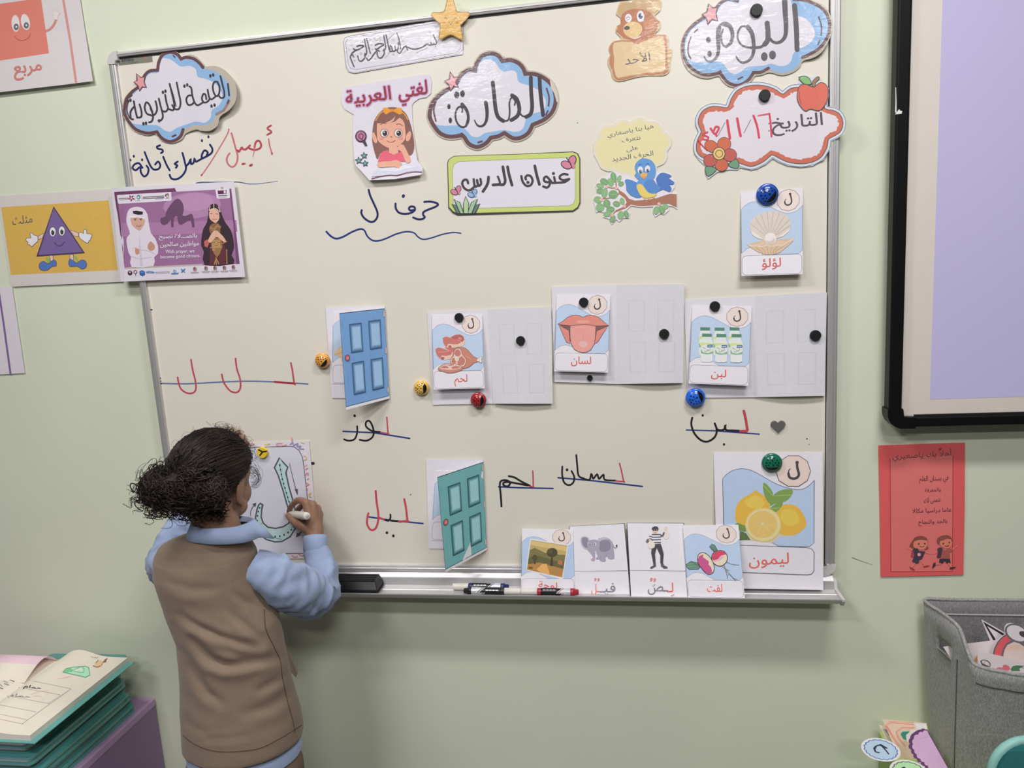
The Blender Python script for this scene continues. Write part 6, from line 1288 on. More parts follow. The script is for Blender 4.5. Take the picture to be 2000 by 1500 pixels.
s.lines(PN, 4, [(180, 590), (290, 540), (770, 640), (520, 800)], [(180, 620), (650, 705)], [(20, 705), (530, 800)], [(0, 815), (390, 890)], [(0, 915), (290, 975)], [(0, 970), (250, 1022)], smooth=0)
s.line(PN, 4, [(770, 640), (240, 1020)], smooth=0)
s.poly((136, 178, 150), [(680, 460), (720, 420), (800, 405), (930, 395), (960, 410), (975, 490), (930, 515), (820, 490)]); s.poly((206, 214, 196), [(770, 445), (880, 408), (905, 455)]); s.poly((92, 152, 108), [(680, 460), (715, 425), (770, 415), (790, 450), (730, 465)])
s.line((70, 120, 92), 7, [(680, 460), (720, 420), (800, 405), (930, 395), (962, 410), (975, 490), (930, 515), (820, 490), (680, 460)], smooth=0); s.line((70, 120, 92), 6, [(770, 450), (890, 400), (905, 460), (800, 450)])
s.line((190, 150, 140), 5, [(625, 530), (700, 520), (770, 505)])
s.poly((190, 160, 130), [(1005, 395), (1050, 350), (1085, 330), (1120, 350), (1100, 400), (1040, 410)]); s.lines((96, 64, 50), 7, [(1010, 390), (1060, 405), (1110, 370)], [(1115, 355), (1160, 310)], [(1065, 330), (1040, 360)], [(1120, 350), (1150, 345)])
s.poly((104, 70, 60), [(1120, 345), (1140, 320), (1165, 312), (1140, 355)])
s.txt((70, 62, 60), 'لون', (1005, 285), (1065, 295), (1055, 312), (995, 300)); s.ell((70, 62, 60), 988, 290, 3)
s.txt((44, 42, 48), 'حمام', (275, 590), (462, 620), (430, 655), (245, 640), weight=.01); s.txt((110, 104, 108), 'حمام', (110, 680), (345, 715), (320, 750), (80, 735), weight=-.004)
s.lines((206, 180, 172), 4, [(340, 700), (420, 670), (520, 660)], [(360, 720), (440, 720), (470, 760)])
s.build('page_drawing', 'pencil drawing and words', parent=o, cuts=(40, 20))
pl = (Vector((0, 0, PZ - .0018)), Vector((0, 0, 1)))
s = Sheet(plane=pl, y=1350).crop(0, 1230, 5.555)
for k in range(5):
    y = 455 + k * 40; s.dash((90, 86, 92), 8, (235 - k * 62, y + 10), (285 - k * 62, y + 30), 3); s.dash((110, 106, 112), 6, (120 - k * 40, y + 20), (210 - k * 60, y + 45), 4)
s.build('page_writing', parent=o)

# ================================================================== right: green cabinet, felt basket, loose cards, chair
m_lime = mat('lime_laminate', (.26, .40, .10), rough=.45, noise_amt=.03, noise_scale=8); m_lime2 = mat('lime_lit_top', (.46, .62, .20), rough=.4, noise_amt=.03)  # side in shade and lit top painted as darker and paler lime
cabinet('low_cabinet', 1.623, 2.60, .34, .43, m_lime, m_lime2, 'low lime green cabinet under the grey felt basket', 2)
CT = .4305
m_felt = mat('grey_felt', (.27, .275, .255), rough=.95, noise_amt=.30, noise_scale=420, bump=.5, bump_scale=700, stretch=(1, 1, .4), sheen=.3)
m_felt2 = mat('grey_felt_inside', (.22, .215, .215), rough=.95, noise_amt=.26, noise_scale=420, bump=.5, bump_scale=700, stretch=(1, 1, .4))
bk = thing('felt_basket', 'grey felt storage basket with a cut-out handle, full of paper cut-outs', 'basket', (1.95, -.13, CT))
ZR = .752
rim = [W(1803, 1171, .03), W(1836, 1197, .085), W(1862, 1218, .132), W(1874, 1234, .147), W(1887, 1270, .168), W(1900, 1297, .188), W(1925, 1308, .200), W(1962, 1315, .207), W(2000, 1321, .212)]
rim += [Vector((1.95, -.225, rim[-1].z)), Vector((2.12, -.225, rim[-1].z)), Vector((2.20, -.215, rim[-1].z)), Vector((2.235, -.18, rim[-1].z + .02)), Vector((2.245, -.14, ZR)), Vector((2.25, -.085, ZR)), Vector((2.245, -.03, ZR)), Vector((2.10, -.026, ZR)), Vector((1.90, -.026, ZR - .0)), Vector((1.75, -.028, ZR))]
rimc = [Vector(q) for q in crom([tuple(p) for p in rim], 5, True)]
bot = []
foot = [(1.715, -.045), (1.712, -.085), (1.716, -.125), (1.722, -.150), (1.735, -.168), (1.750, -.180), (1.775, -.188), (1.81, -.192), (1.85, -.195), (1.95, -.20), (2.11, -.20), (2.17, -.19), (2.195, -.165), (2.205, -.13), (2.21, -.09), (2.205, -.045), (2.09, -.04), (1.90, -.04), (1.77, -.042)]
footc = [Vector((*q, CT + .002)) for q in crom(foot, 5, True)]
def walls(scale, z_in):
    R = []
    for k in range(13):
        t = k / 12; R.append([a.lerp(b, t) for a, b in zip(rimc, footc)])
    return R
TH = .006
cen = Vector((1.96, -.12, .6))
def inward(p): 
    v = Vector((cen.x - p.x, (cen.y - p.y) * 2, 0)); v.x = max(-1, min(1, v.x * 4)); v.y = max(-1, min(1, v.y * 8)); return v.normalized() if v.length > 0 else v
Ro = walls(1, 0); NB = len(rimc)
hole_z = lambda p: True
bm = bmesh.new()
Vo = [[bm.verts.new(p) for p in r] for r in Ro]; Vi = [[bm.verts.new(p + inward(p) * TH + (Vector((0, 0, TH)) if k == 12 else Vector())) for p in r] for k, r in enumerate(Ro)]
def in_hole(i, k):                                               # hand hole in the middle of the left side
    return i in HOLE and k == 2
HOLE = list(range(4, 10))
for k in range(12):
    for i in range(NB):
        j = (i + 1) % NB
        if in_hole(i, k): continue
        f = bm.faces.new((Vo[k][i], Vo[k][j], Vo[k + 1][j], Vo[k + 1][i])); f.smooth = True
        f = bm.faces.new((Vi[k][j], Vi[k][i], Vi[k + 1][i], Vi[k + 1][j])); f.smooth = True; f.material_index = 1
for i in range(NB): bm.faces.new((Vo[0][i], Vi[0][i], Vi[0][(i + 1) % NB], Vo[0][(i + 1) % NB]))
i0, i1 = HOLE[0], HOLE[-1] + 1
for i in HOLE:
    for k in (2, 3): bm.faces.new((Vo[k][i], Vo[k][i + 1], Vi[k][i + 1], Vi[k][i]))
for i in (i0, i1):
    bm.faces.new((Vo[2][i], Vo[3][i], Vi[3][i], Vi[2][i]))
bm.faces.new(Vo[12]); bm.faces.new(Vi[12])
link('body', bm, [m_felt, m_felt2], bk)
bm = bmesh.new(); add_tube(bm, [p + Vector((0, 0, .001)) + inward(p) * TH / 2 for p in rimc] + [rimc[0] + Vector((0, 0, .001)) + inward(rimc[0]) * TH / 2], .0036, 8); link('rim_binding', bm, mat('grey_felt_binding', (.33, .33, .31), rough=.95, noise_amt=.3, noise_scale=300), bk)
bm = bmesh.new(); q = [p + inward(p) * (TH + .0015) - Vector((0, 0, .030)) for p in rimc[70:95]]; add_tube(bm, q, .0022, 6); link('inner_seam', bm, mat('grey_felt_binding', (.40, .39, .38), rough=.95), bk)
bm = bmesh.new(); q = [rimc[i].lerp(footc[i], .13) - inward(rimc[i]) * .0004 for i in range(26, 62)]; add_tube(bm, q, .0012, 5); link('stitching', bm, mat('dark_thread', (.07, .07, .065), rough=.9, noise_amt=.2), bk)
bm = bmesh.new(); q = [rimc[14].lerp(footc[13], t) - inward(rimc[14]) * .0005 for t in [.2 + .8 * k / 14 for k in range(15)]]; add_tube(bm, q, .0009, 5); link('side_seam', bm, mat('dark_thread', (.07, .07, .065), rough=.9, noise_amt=.2), bk)
# paper in the basket
def standing(px, py, d, tip=.06): return (W(px, py, d), Vector((0, -1, tip)).normalized())
s = Sheet(plane=standing(1890, 1270, .115), y=1250).crop(1860, 1180, 10.714); s.base([(-190, 895), (0, 868), (270, 830), (900, 755), (1700, 700), (1700, 2300), (60, 2300), (60, 1400), (-60, 1100)], (222, 214, 214))
s.build('paper_sheet', 'plain white paper sheet standing inside the basket by the handle', 'paper')
s = Sheet(plane=standing(1930, 1230, .098), y=1250).crop(1860, 1180, 10.714); s.base([(605, 318), (1120, 605), (1500, 760), (1500, 2000), (790, 2000), (790, 760)], (220, 214, 216))
s.poly((40, 36, 40), [(640, 360), (1075, 615), (1300, 800), (1300, 1000), (860, 1000), (850, 745)]); s.poly((214, 208, 212), [(725, 455), (1030, 640), (1250, 800), (1250, 980), (920, 980), (898, 720)])
s.build('paper_cutout', 'pointed white cut-out with a thick black outline in the basket', 'paper cut-out')
s = Sheet(plane=standing(1970, 1250, .135), y=1250).crop(1860, 1180, 10.714)
ring_o = [(835, 1050), (860, 920), (930, 780), (1020, 680), (1110, 620), (1085, 540), (1095, 470), (1140, 410), (1220, 395), (1400, 430), (1560, 520), (1700, 640), (1700, 2000), (835, 2000)]
s.base(ring_o, (218, 210, 210))
s.poly((92, 84, 88), [(845, 1050), (870, 925), (938, 790), (1030, 690), (1120, 625), (1300, 680), (1500, 800), (1700, 900), (1700, 1500), (845, 1500)])
s.poly((196, 84, 92), [(880, 1050), (905, 930), (965, 810), (1050, 710), (1150, 650), (1300, 720), (1500, 840), (1700, 960), (1700, 1500), (880, 1500)])
s.poly((92, 84, 88), [(1020, 1500), (1025, 1050), (1055, 930), (1120, 830), (1230, 750), (1400, 790), (1550, 860), (1700, 980), (1700, 1500)]); s.poly((214, 196, 190), [(1065, 1500), (1070, 1050), (1095, 950), (1150, 855), (1290, 785), (1400, 820), (1560, 930), (1700, 1100), (1700, 1500)]); s.poly((206, 182, 160), [(1090, 980), (1250, 960), (1500, 950), (1500, 880), (1350, 850), (1150, 870)])
s.ell((92, 84, 88), 1350, 610, 270, 185, 28); s.ell((222, 216, 218), 1355, 608, 232, 150, 28); s.ell((64, 58, 64), 1490, 630, 100, 60, 25)
s.build('paper_cutout', 'red arched cut-out with one big white eye in the basket', 'paper cut-out')
s = Sheet(plane=standing(1950, 1290, .165), y=1270).crop(1860, 1180, 10.714); s.base([(520, 985), (1060, 1095), (1700, 1260), (1700, 1900), (600, 1900), (540, 1400)], (220, 211, 210))
s.ring((80, 74, 78), 18, 700, 1240, 105, 62, 25); s.ring((120, 112, 114), 10, 720, 1240, 55, 40, 20); s.line((70, 64, 68), 26, [(600, 1190), (630, 1250), (740, 1305)])
s.poly((198, 106, 118), [(925, 1340), (980, 1315), (1050, 1330), (1060, 1275), (1120, 1262), (1190, 1300), (1215, 1360), (1150, 1400), (950, 1400)]); s.poly((70, 104, 76), [(1215, 1360), (1260, 1300), (1340, 1280), (1500, 1290), (1400, 1350), (1420, 1400), (1240, 1400)]); s.lines((60, 80, 66), 7, [(1340, 1285), (1500, 1300), (1640, 1350)], [(1360, 1310), (1500, 1340), (1600, 1390)])
s.build('picture_card', 'white card with a small sketch and a red flower at the basket\'s front rim', 'card')
s = Sheet(plane=standing(1900, 1290, .150), y=1270).crop(1860, 1180, 10.714); s.base([(430, 1200), (500, 1100), (523, 1050), (700, 1100), (700, 1700), (520, 1700)], (222, 214, 208)); s.poly((212, 164, 100), [(455, 1165), (520, 1070), (560, 1090), (560, 1230), (480, 1200)]); s.poly((60, 54, 50), [(455, 1230), (560, 1255), (560, 1290), (480, 1260)])
s.build('picture_card', 'card with an orange corner peeking out behind the sketch card', 'card')
# loose cards leaning against the basket
def low(px, py, d, tip=.35, side=0.0): return (W(px, py, d), Vector((side, -1, tip)).normalized())
CX = (1660, 1390, 5.882)
s = Sheet(plane=low(1735, 1440, .06), y=1440).crop(*CX); s.base([(335, 155), (395, 160), (700, 560), (700, 620), (560, 620)], (206, 198, 180)); s.lines((96, 84, 104), 6, [(400, 200), (560, 420)], [(415, 205), (580, 430)], smooth=0); s.build('letter_tile', 'cream card at the back of the loose cards, only its edge showing', 'card')
s = Sheet(plane=low(1740, 1430, .075), y=1440).crop(*CX); s.base([(368, 85), (880, 132), (960, 500), (940, 620), (600, 620), (480, 330)], (222, 196, 172)); s.poly((206, 204, 204), [(735, 130), (872, 142), (880, 200), (770, 195)])
s.lines((188, 106, 96), 7, [(730, 150), (470, 125), (420, 160), (560, 385)], smooth=0); s.lines((188, 106, 96), 5, [(730, 130), (455, 110), (405, 160), (550, 395)], [(740, 190), (600, 190), (535, 235), (560, 300), (640, 390)], [(740, 180), (590, 180), (528, 232), (552, 310), (640, 405)], smooth=0)
s.poly((46, 104, 92), [(582, 260), (600, 230), (690, 225), (660, 260), (650, 330), (610, 310)]); s.build('letter_tile', 'peach card with a red double frame among the loose cards', 'card')
s = Sheet(plane=low(1790, 1460, .150, .35), y=1460).crop(*CX)
sc = [(645, 270), (680, 240), (700, 205), (750, 205), (780, 190), (830, 190), (870, 195), (1130, 640), (1140, 700), (900, 690), (850, 640), (780, 560), (740, 500), (700, 440), (690, 370), (650, 330)]
s.base(sc, (214, 204, 200)); s.poly((74, 48, 78), [(690, 290), (720, 250), (770, 215), (830, 200), (890, 205), (1130, 640), (1120, 760), (940, 700), (850, 600), (770, 540), (720, 460), (700, 380)])
s.poly((158, 128, 156), [(730, 300), (745, 270), (800, 270), (800, 235), (850, 240), (890, 230), (1120, 640), (1100, 740), (950, 680), (930, 640), (870, 620), (860, 590), (810, 580), (800, 530), (755, 510), (755, 455), (725, 440), (735, 390), (705, 350)])
for x, y in ((745, 290), (722, 340), (722, 400), (748, 455), (775, 505), (815, 545), (860, 590), (905, 630), (800, 250), (855, 232)): s.ell((74, 48, 78), x - 14, y - 2, 34, 38)
for x, y in ((768, 300), (748, 345), (748, 400), (772, 450), (800, 500), (842, 540), (886, 580), (928, 620), (815, 268), (865, 250)): s.ell((158, 128, 156), x, y, 34, 38)
s.build('letter_badge', 'big purple scalloped badge leaning on the basket', 'badge')
def badge(cx, cy, rx, ry, rot, d, fill, edge, lab, draw):
    s = Sheet(plane=low(CX[0] + cx / CX[2], CX[1] + cy / CX[2], d, .5), y=1460).crop(*CX)
    q = math.radians(rot); E = lambda k, w: [(cx + rx * k * (1 + w * math.cos(18 * t)) * math.cos(t) * math.cos(q) - ry * k * (1 + w * math.cos(18 * t)) * math.sin(t) * math.sin(q), cy + rx * k * (1 + w * math.cos(18 * t)) * math.cos(t) * math.sin(q) + ry * k * (1 + w * math.cos(18 * t)) * math.sin(t) * math.cos(q)) for t in [2 * math.pi * i / 108 for i in range(108)]]
    s.base(E(1, 0)[::3], (214, 212, 208), t=.001); s.poly(edge, E(.86, .03)); s.poly(fill, E(.80, .03)); draw(s); s.build('letter_badge', lab, 'badge')
def beh(s):
    s.poly((36, 42, 52), [(265, 420), (290, 390), (310, 400), (295, 430), (300, 455), (352, 470), (330, 478), (285, 465)]); s.poly((36, 42, 52), [(330, 380), (350, 368), (440, 420), (420, 425), (385, 415)]); s.line((36, 42, 52), 14, [(300, 395), (350, 385), (400, 430), (445, 485)])
badge(355, 437, 232, 128, 14, .165, (176, 198, 214), (64, 80, 134), 'oval badge with a pale blue middle and a black letter', beh)
badge(680, 690, 230, 130, 14, .185, (150, 186, 140), (58, 70, 54), 'oval badge with a light green middle at the photo\'s bottom edge', lambda s: s.poly((36, 42, 46), [(590, 640), (625, 630), (700, 700), (640, 690)]))
# teal chair in front of the basket
m_ch = mat('teal_chair_plastic', obs((30, 78, 76), 1480), rough=.4, noise_amt=.05, noise_scale=120)
m_chr = mat('pale_teal_rim', obs((92, 130, 122), 1480), rough=.45, noise_amt=.04)
pc = W(1926, 1500, .36); cx0 = pc.x; ztop = W(1990, 1437, .36).z
ch = thing('classroom_chair', 'teal plastic chair back at the bottom right corner, before the basket', 'chair', (cx0 + .17, -.50, 0))
def back_shape(grow):
    P = rrect(cx0 - grow, .335 - grow, cx0 + .34 + grow, ztop + grow, .05 + grow, 7); return P
def plate(P, y0, y1, name, m):
    bm = bmesh.new(); A = [bm.verts.new((x, y0 + .06 * ((x - cx0 - .17) / .17) ** 2 * -.3, z)) for x, z in P]; B = [bm.verts.new((v.co.x, v.co.y + (y1 - y0), v.co.z)) for v in A]; n = len(P)
    for i in range(n): bm.faces.new((A[i], A[(i + 1) % n], B[(i + 1) % n], B[i]))
    bm.faces.new(A); bm.faces.new(B); bmesh.ops.recalc_face_normals(bm, faces=bm.faces); return link(name, bm, m, ch)
plate(back_shape(0), -.372, -.356, 'backrest', m_ch)
P = [(x, z) for x, z in back_shape(.0015)]; bm = bmesh.new(); pts = [Vector((x, -.364 + .06 * ((x - cx0 - .17) / .17) ** 2 * -.3, z)) for x, z in P]; add_tube(bm, pts + [pts[0]], .0075, 8); link('rim', bm, m_chr, ch)
box('seat', (cx0 + .01, -.70, .325), (cx0 + .33, -.37, .345), m_ch, ch, bevel=.009, seg=3)
for x, y in ((.03, -.39), (.31, -.39), (.03, -.68), (.31, -.68)):
    bm = bmesh.new(); add_tube(bm, [Vector((cx0 + x, y, .33)), Vector((cx0 + x + (.01 if x > .1 else -.01), y + (.01 if y > -.5 else -.01), .0))], .010, 10); link('leg', bm, m_alu, ch)
bpy.data.objects.remove(FONT_OB)

# ================================================================== the child
pd = thing('person', 'child seen from behind in a tan vest and blue shirt, writing on the worksheet', 'person', (.32, -.33, 0))
skin_c = obs((172, 122, 92), 900)
m_skin = mat('skin', (.30, .165, .105), rough=.5, noise_amt=.06, noise_scale=30, bump=.12, bump_scale=600, spec=.35)
def V3(p): return Vector(p)
def cap_tube(bm, pts, rads, seg=14):
    """a tapered limb with round ends"""
    pts = [V3(p) for p in pts]
    if len(pts) > 2:
        q = crom([tuple(p) + (r,) for p, r in zip(pts, rads)], 5); pts = [V3(p[:3]) for p in q]; rads = [p[3] for p in q]
    a = (pts[1] - pts[0]).normalized(); b = (pts[-1] - pts[-2]).normalized()
    P = [pts[0] - a * rads[0] * k for k in (.95, .7)] + pts + [pts[-1] + b * rads[-1] * k for k in (.7, .95)]
    add_tube(bm, P, [rads[0] * .3, rads[0] * .72] + list(rads) + [rads[-1] * .72, rads[-1] * .3], seg)
def blob(bm, c, ax, r, seg=20):
    """ellipsoid with axes ax (three vectors) and radii r"""
    m = bmesh.ops.create_uvsphere(bm, u_segments=seg, v_segments=seg // 2 + 2, radius=1)
    for v in m['verts']:
        q = v.co.copy(); v.co = V3(c) + ax[0] * q.x * r[0] + ax[1] * q.y * r[1] + ax[2] * q.z * r[2]
def remeshed(name, bm, voxel, smooth, mats, parent):
    me = bpy.data.meshes.new(name); bm.normal_update(); bm.to_mesh(me); bm.free()
    o = bpy.data.objects.new(name, me); COL.objects.link(o)
    md = o.modifiers.new('r', 'REMESH'); md.mode = 'VOXEL'; md.voxel_size = voxel; md.use_smooth_shade = True
    if smooth: ms = o.modifiers.new('s', 'SMOOTH'); ms.iterations = smooth; ms.factor = .5
    bpy.context.view_layer.update()
    out = bpy.data.meshes.new_from_object(o.evaluated_get(bpy.context.evaluated_depsgraph_get()))
    bpy.data.objects.remove(o)
    b2 = bmesh.new(); b2.from_mesh(out); bpy.data.meshes.remove(out)
    return link(name, b2, mats, parent, smooth=True)
XYZ = (Vector((1, 0, 0)), Vector((0, 1, 0)), Vector((0, 0, 1)))
# head axes: facing the sheet, bowed a little
HF = Vector((.20, .95, -.26)).normalized(); HR = HF.cross(Vector((.06, 0, 1))).normalized(); HU = HR.cross(HF).normalized()
HS = .86
HC = W(424, 936, .30)
def hd(r, f, u): return HC + (HR * r + HF * f + HU * u) * HS
def hb(bm, c, ax, r, seg=20): blob(bm, c, ax, [v * HS for v in r], seg)
NECK0 = W(432, 1062, .335); 
shR, elR, wrR = W(520, 1112, .315), W(622, 1166, .205), W(616, 1046, .105)
shL, elL, wrL = W(322, 1092, .325), W(330, 1100, .185), W(428, 915, .055)
hipC = Vector((.315, -.34, .56))
bm = bmesh.new()
hb(bm, hd(0, -.012, .020), (HR, HF, HU), (.070, .088, .078))                 # skull
hb(bm, hd(0, .030, -.030), (HR, HF, HU), (.056, .052, .066))                 # face
hb(bm, hd(0, .048, -.074), (HR, HF, HU), (.030, .028, .024))                 # chin
for sgn in (-1, 1):
    hb(bm, hd(.030 * sgn, .044, -.030), (HR, HF, HU), (.024, .028, .030))    # cheeks
    hb(bm, hd(.040 * sgn, .020, -.058), (HR, HF, HU), (.022, .036, .024))    # jaw
    e1 = (HR * .35 * sgn - HF * .9).normalized(); e0 = HU.cross(e1).normalized()
    hb(bm, hd(.070 * sgn, -.002, -.018), (e0, e1, HU), (.006, .019, .030))   # ear
    hb(bm, hd(.069 * sgn, .006, -.042), (e0, e1, HU), (.006, .009, .011))    # lobe
hb(bm, hd(0, .084, -.026), (HR, HF, HU), (.010, .014, .017)); hb(bm, hd(0, .093, -.036), (HR, HF, HU), (.012, .009, .008))     # nose
hb(bm, hd(0, .078, -.056), (HR, HF, HU), (.019, .008, .005)); hb(bm, hd(0, .077, -.063), (HR, HF, HU), (.016, .008, .005))     # lips
cap_tube(bm, [NECK0 + Vector((0, .005, -.03)), NECK0 + Vector((-.004, .006, .03)), hd(0, -.020, -.055)], [.046, .040, .042], 18)
cap_tube(bm, [hipC + Vector((0, 0, -.02)), hipC + Vector((0, 0, .12)), hipC + Vector((.002, .0, .24)), NECK0 + Vector((-.02, 0, -.07))], [.070, .058, .056, .048], 22)
cap_tube(bm, [shL, NECK0 + Vector((-.03, 0, -.045)), shR], [.020, .034, .020], 14)
cap_tube(bm, [shR, W(560, 1142, .285), W(620, 1160, .197), W(631, 1132, .165), W(624, 1100, .140), wrR], [.021, .020, .018, .017, .016, .0155], 14)
cap_tube(bm, [shL, W(333, 1102, .26), elL, W(338, 1066, .140), W(362, 1020, .105), W(398, 960, .075), wrL], [.021, .020, .018, .017, .016, .015, .0155], 14)
for sx in (-1, 1):
    hip = hipC + Vector((.052 * sx, 0, -.03)); knee = Vector((.315 + .058 * sx, -.350, .29)); ank = Vector((.315 + .060 * sx, -.335, .07))
    cap_tube(bm, [hip, hip.lerp(knee, .5), knee, knee.lerp(ank, .35), ank], [.064, .056, .042, .040, .028], 16)
    cap_tube(bm, [ank + Vector((0, -.01, -.035)), ank + Vector((0, .06, -.045))], [.026, .022], 12)
# right hand closed round the pen
kn = [W(598, 982, .092), W(611, 985, .083), W(620, 993, .073), W(624, 1004, .064)]
palmR = W(610, 1012, .084)
cap_tube(bm, [wrR, wrR.lerp(palmR, .6), palmR], [.019, .020, .018], 14)
for k in kn: cap_tube(bm, [wrR.lerp(k, .35), k], [.012, .0095], 12)
cap_tube(bm, [kn[0], W(583, 977, .078), W(570, 987, .064), W(564, 999, .052)], [.0085, .0078, .0070, .0060], 12)
cap_tube(bm, [kn[1], W(597, 982, .057), W(583, 994, .045), W(574, 1008, .043)], [.0085, .0078, .0070, .0060], 12)
cap_tube(bm, [kn[2], W(609, 992, .047), W(596, 1006, .036), W(586, 1019, .038)], [.0082, .0075, .0068, .0060], 12)
cap_tube(bm, [kn[3], W(615, 1006, .042), W(604, 1018, .034), W(596, 1030, .038)], [.0076, .0068, .0062, .0055], 12)
cap_tube(bm, [W(609, 1036, .100), W(592, 1028, .102), W(574, 1018, .090), W(563, 1007, .074)], [.0125, .0115, .0090, .0070], 12)
# left hand spread flat on the board above the sheet
pl_ = W(447, 884, .034)
cap_tube(bm, [wrL, wrL.lerp(pl_, .55) + Vector((0, 0, 0)), pl_], [.018, .019, .017], 14)
for (a, b, c) in (((441, 868), (448, 851), (453, 839)), ((450, 868), (460, 853), (466, 843)), ((458, 873), (469, 860), (475, 852)), ((463, 881), (475, 871), (482, 865))):
    cap_tube(bm, [wrL.lerp(W(*a, .030), .5), W(*a, .032), W(*b, .031), W(*c, .025)], [.011, .0085, .0072, .0058], 12)
cap_tube(bm, [W(440, 893, .040), W(428, 878, .036), W(424, 864, .028)], [.011, .0085, .0065], 12)
body = remeshed('body', bm, .0026, 3, m_skin, pd)
for sgn in (-1, 1):
    bm = bmesh.new(); blob(bm, hd(.027 * sgn, .0520, .000), (HR, HF, HU), (.0115, .0115, .0115), 16); link('eye', bm, mat('eye_white', (.7, .68, .65), rough=.2, noise_amt=.02), body, True)
    bm = bmesh.new(); blob(bm, hd(.027 * sgn, .0636, -.001), (HR, HF, HU), (.0050, .0025, .0050), 14); link('iris', bm, mat('dark_iris', (.02, .012, .008), rough=.15, noise_amt=.1), body, True)

# ---------------------------------------------------------------- hair
m_hair = mat('dark_brown_hair', (.0165, .0100, .0075), rough=.6, noise_amt=.5, noise_scale=90, stretch=(1, 1, 3), spec=.25)
m_strand = mat('dark_brown_strands', (.0200, .0118, .0086), rough=.5, noise_amt=.5, noise_scale=20, spec=.3)
BUN = W(328, 949, .400)
def hair_pt(th, ph, k=1.0):
    """th round the head from the face (0) over the right side, ph up from the ear line"""
    x = math.sin(th) * math.cos(ph); y = math.cos(th) * math.cos(ph); z = math.sin(ph)
    return hd(x * .0805 * k, -.020 + y * .096 * k, .022 + z * .090 * k)
bm = bmesh.new(); NT, NP = 72, 30; G = []
def low_edge(th):                                      # how far down the hair reaches on each side
    a = abs(math.atan2(math.sin(th), math.cos(th)))    # 0 = face, pi = nape
    if a < .95: return .52 - .25 * (a / .95) ** 2
    if a < 1.45: return .27 - .45 * (a - .95) / .5
    if a < 1.9: return -.18 - .35 * (a - 1.45) / .45
    return -.53 - .42 * min(1, (a - 1.9) / .9)
for j in range(NP + 1):
    row = []
    for i in range(NT):
        th = 2 * math.pi * i / NT; lo = low_edge(th); ph = lo + (math.pi / 2 - lo) * j / NP
        k = 1 + .012 * noise.noise(Vector((th * 6, ph * 3, 1))) + (-.10 if j == 0 else -.03 if j == 1 else 0)
        row.append(bm.verts.new(hair_pt(th, ph, k)))
    G.append(row)
for j in range(NP):
    for i in range(NT):
        bm.faces.new((G[j][i], G[j][(i + 1) % NT], G[j + 1][(i + 1) % NT], G[j + 1][i])).smooth = True
bmesh.ops.remove_doubles(bm, verts=bm.verts, dist=1e-5)
hair = link('hair', bm, m_hair, pd, smooth=True)
rr = random.Random(5)
def unit(v): return v.normalized()
cH = hd(0, -.020, .022)
bm = bmesh.new()
for n in range(1500):                                   # combed back towards the tie
    th = rr.uniform(-math.pi, math.pi); lo = low_edge(th)
    ph = lo + .03 + (1.35 - lo) * rr.random() ** 1.6
    p0 = hair_pt(th, ph, 1.004); d0 = p0 - cH; d1 = BUN - cH
    pts = []; L = rr.uniform(.55, 1.0)
    for k in range(9):
        t = k / 8 * L; d = d0.normalized().lerp(d1.normalized(), t)
        d = d.normalized()
        x, y, z = d.dot(HR), d.dot(HF), d.dot(HU)
        r_ = HS / math.sqrt((x / .0805) ** 2 + (y / .096) ** 2 + (z / .090) ** 2)
        w_ = .0018 * math.sin(9 * t + n)
        pts.append(cH + d * (r_ * (1.006 + .012 * math.sin(n * 1.7)) + .010 * t * t) + HU * w_)
    r0 = rr.uniform(.00035, .0011)
    add_tube(bm, pts, lambda t: r0 * (1 - .5 * t), 5)
link('combed_strands', bm, m_strand, hair, True)
bm = bmesh.new()
VX = AX_R; VU = AX_U; VF = AX_F
CORE = [(BUN - VU * .003, (.047, .042, .038)), (BUN + VX * .045 + VU * -.010, (.040, .036, .038)), (BUN + VX * .080 + VU * -.012, (.026, .024, .030))]
for c, r in CORE: blob(bm, c, (VX, VF, VU), r, 24)
for v in bm.verts:
    n = noise.noise(v.co * 38) * .010 + noise.noise(v.co * 90) * .004; v.co += (v.co - BUN).normalized() * n
for f in bm.faces: f.smooth = True
link('hair_bunch', bm, m_hair, hair, True)
bm = bmesh.new()
TIE = BUN + VX * .058 + VU * .010
for n in range(300):                                   # wavy locks from the tie outwards
    u = Vector((rr.gauss(0, 1), rr.gauss(0, 1), rr.gauss(0, 1))).normalized()
    B = BUN + VX * (u.x * .050 - .006) + VF * u.y * .040 + VU * (u.z * .043 - .006)
    A = TIE + VX * rr.uniform(-.02, .025) + VU * rr.uniform(-.030, .024) - VF * rr.uniform(-.01, .022); a, e1, e2 = frame_of(B - A)
    bow = (VU * rr.uniform(-.1, .5) - VF * .5) * .022; R0 = rr.uniform(.002, .006); tw = rr.uniform(1.5, 3.2) * 6.28; p = rr.uniform(0, 6.28); r0 = rr.uniform(.0009, .0024)
    add_tube(bm, [A.lerp(B, t) + bow * math.sin(math.pi * t) - Vector((0, 0, .012)) * t * t + (e1 * math.cos(p + tw * t) + e2 * math.sin(p + tw * t)) * R0 * (.3 + t) for t in [k / 22 for k in range(23)]], lambda t: r0 * (1 - .8 * t), 5)
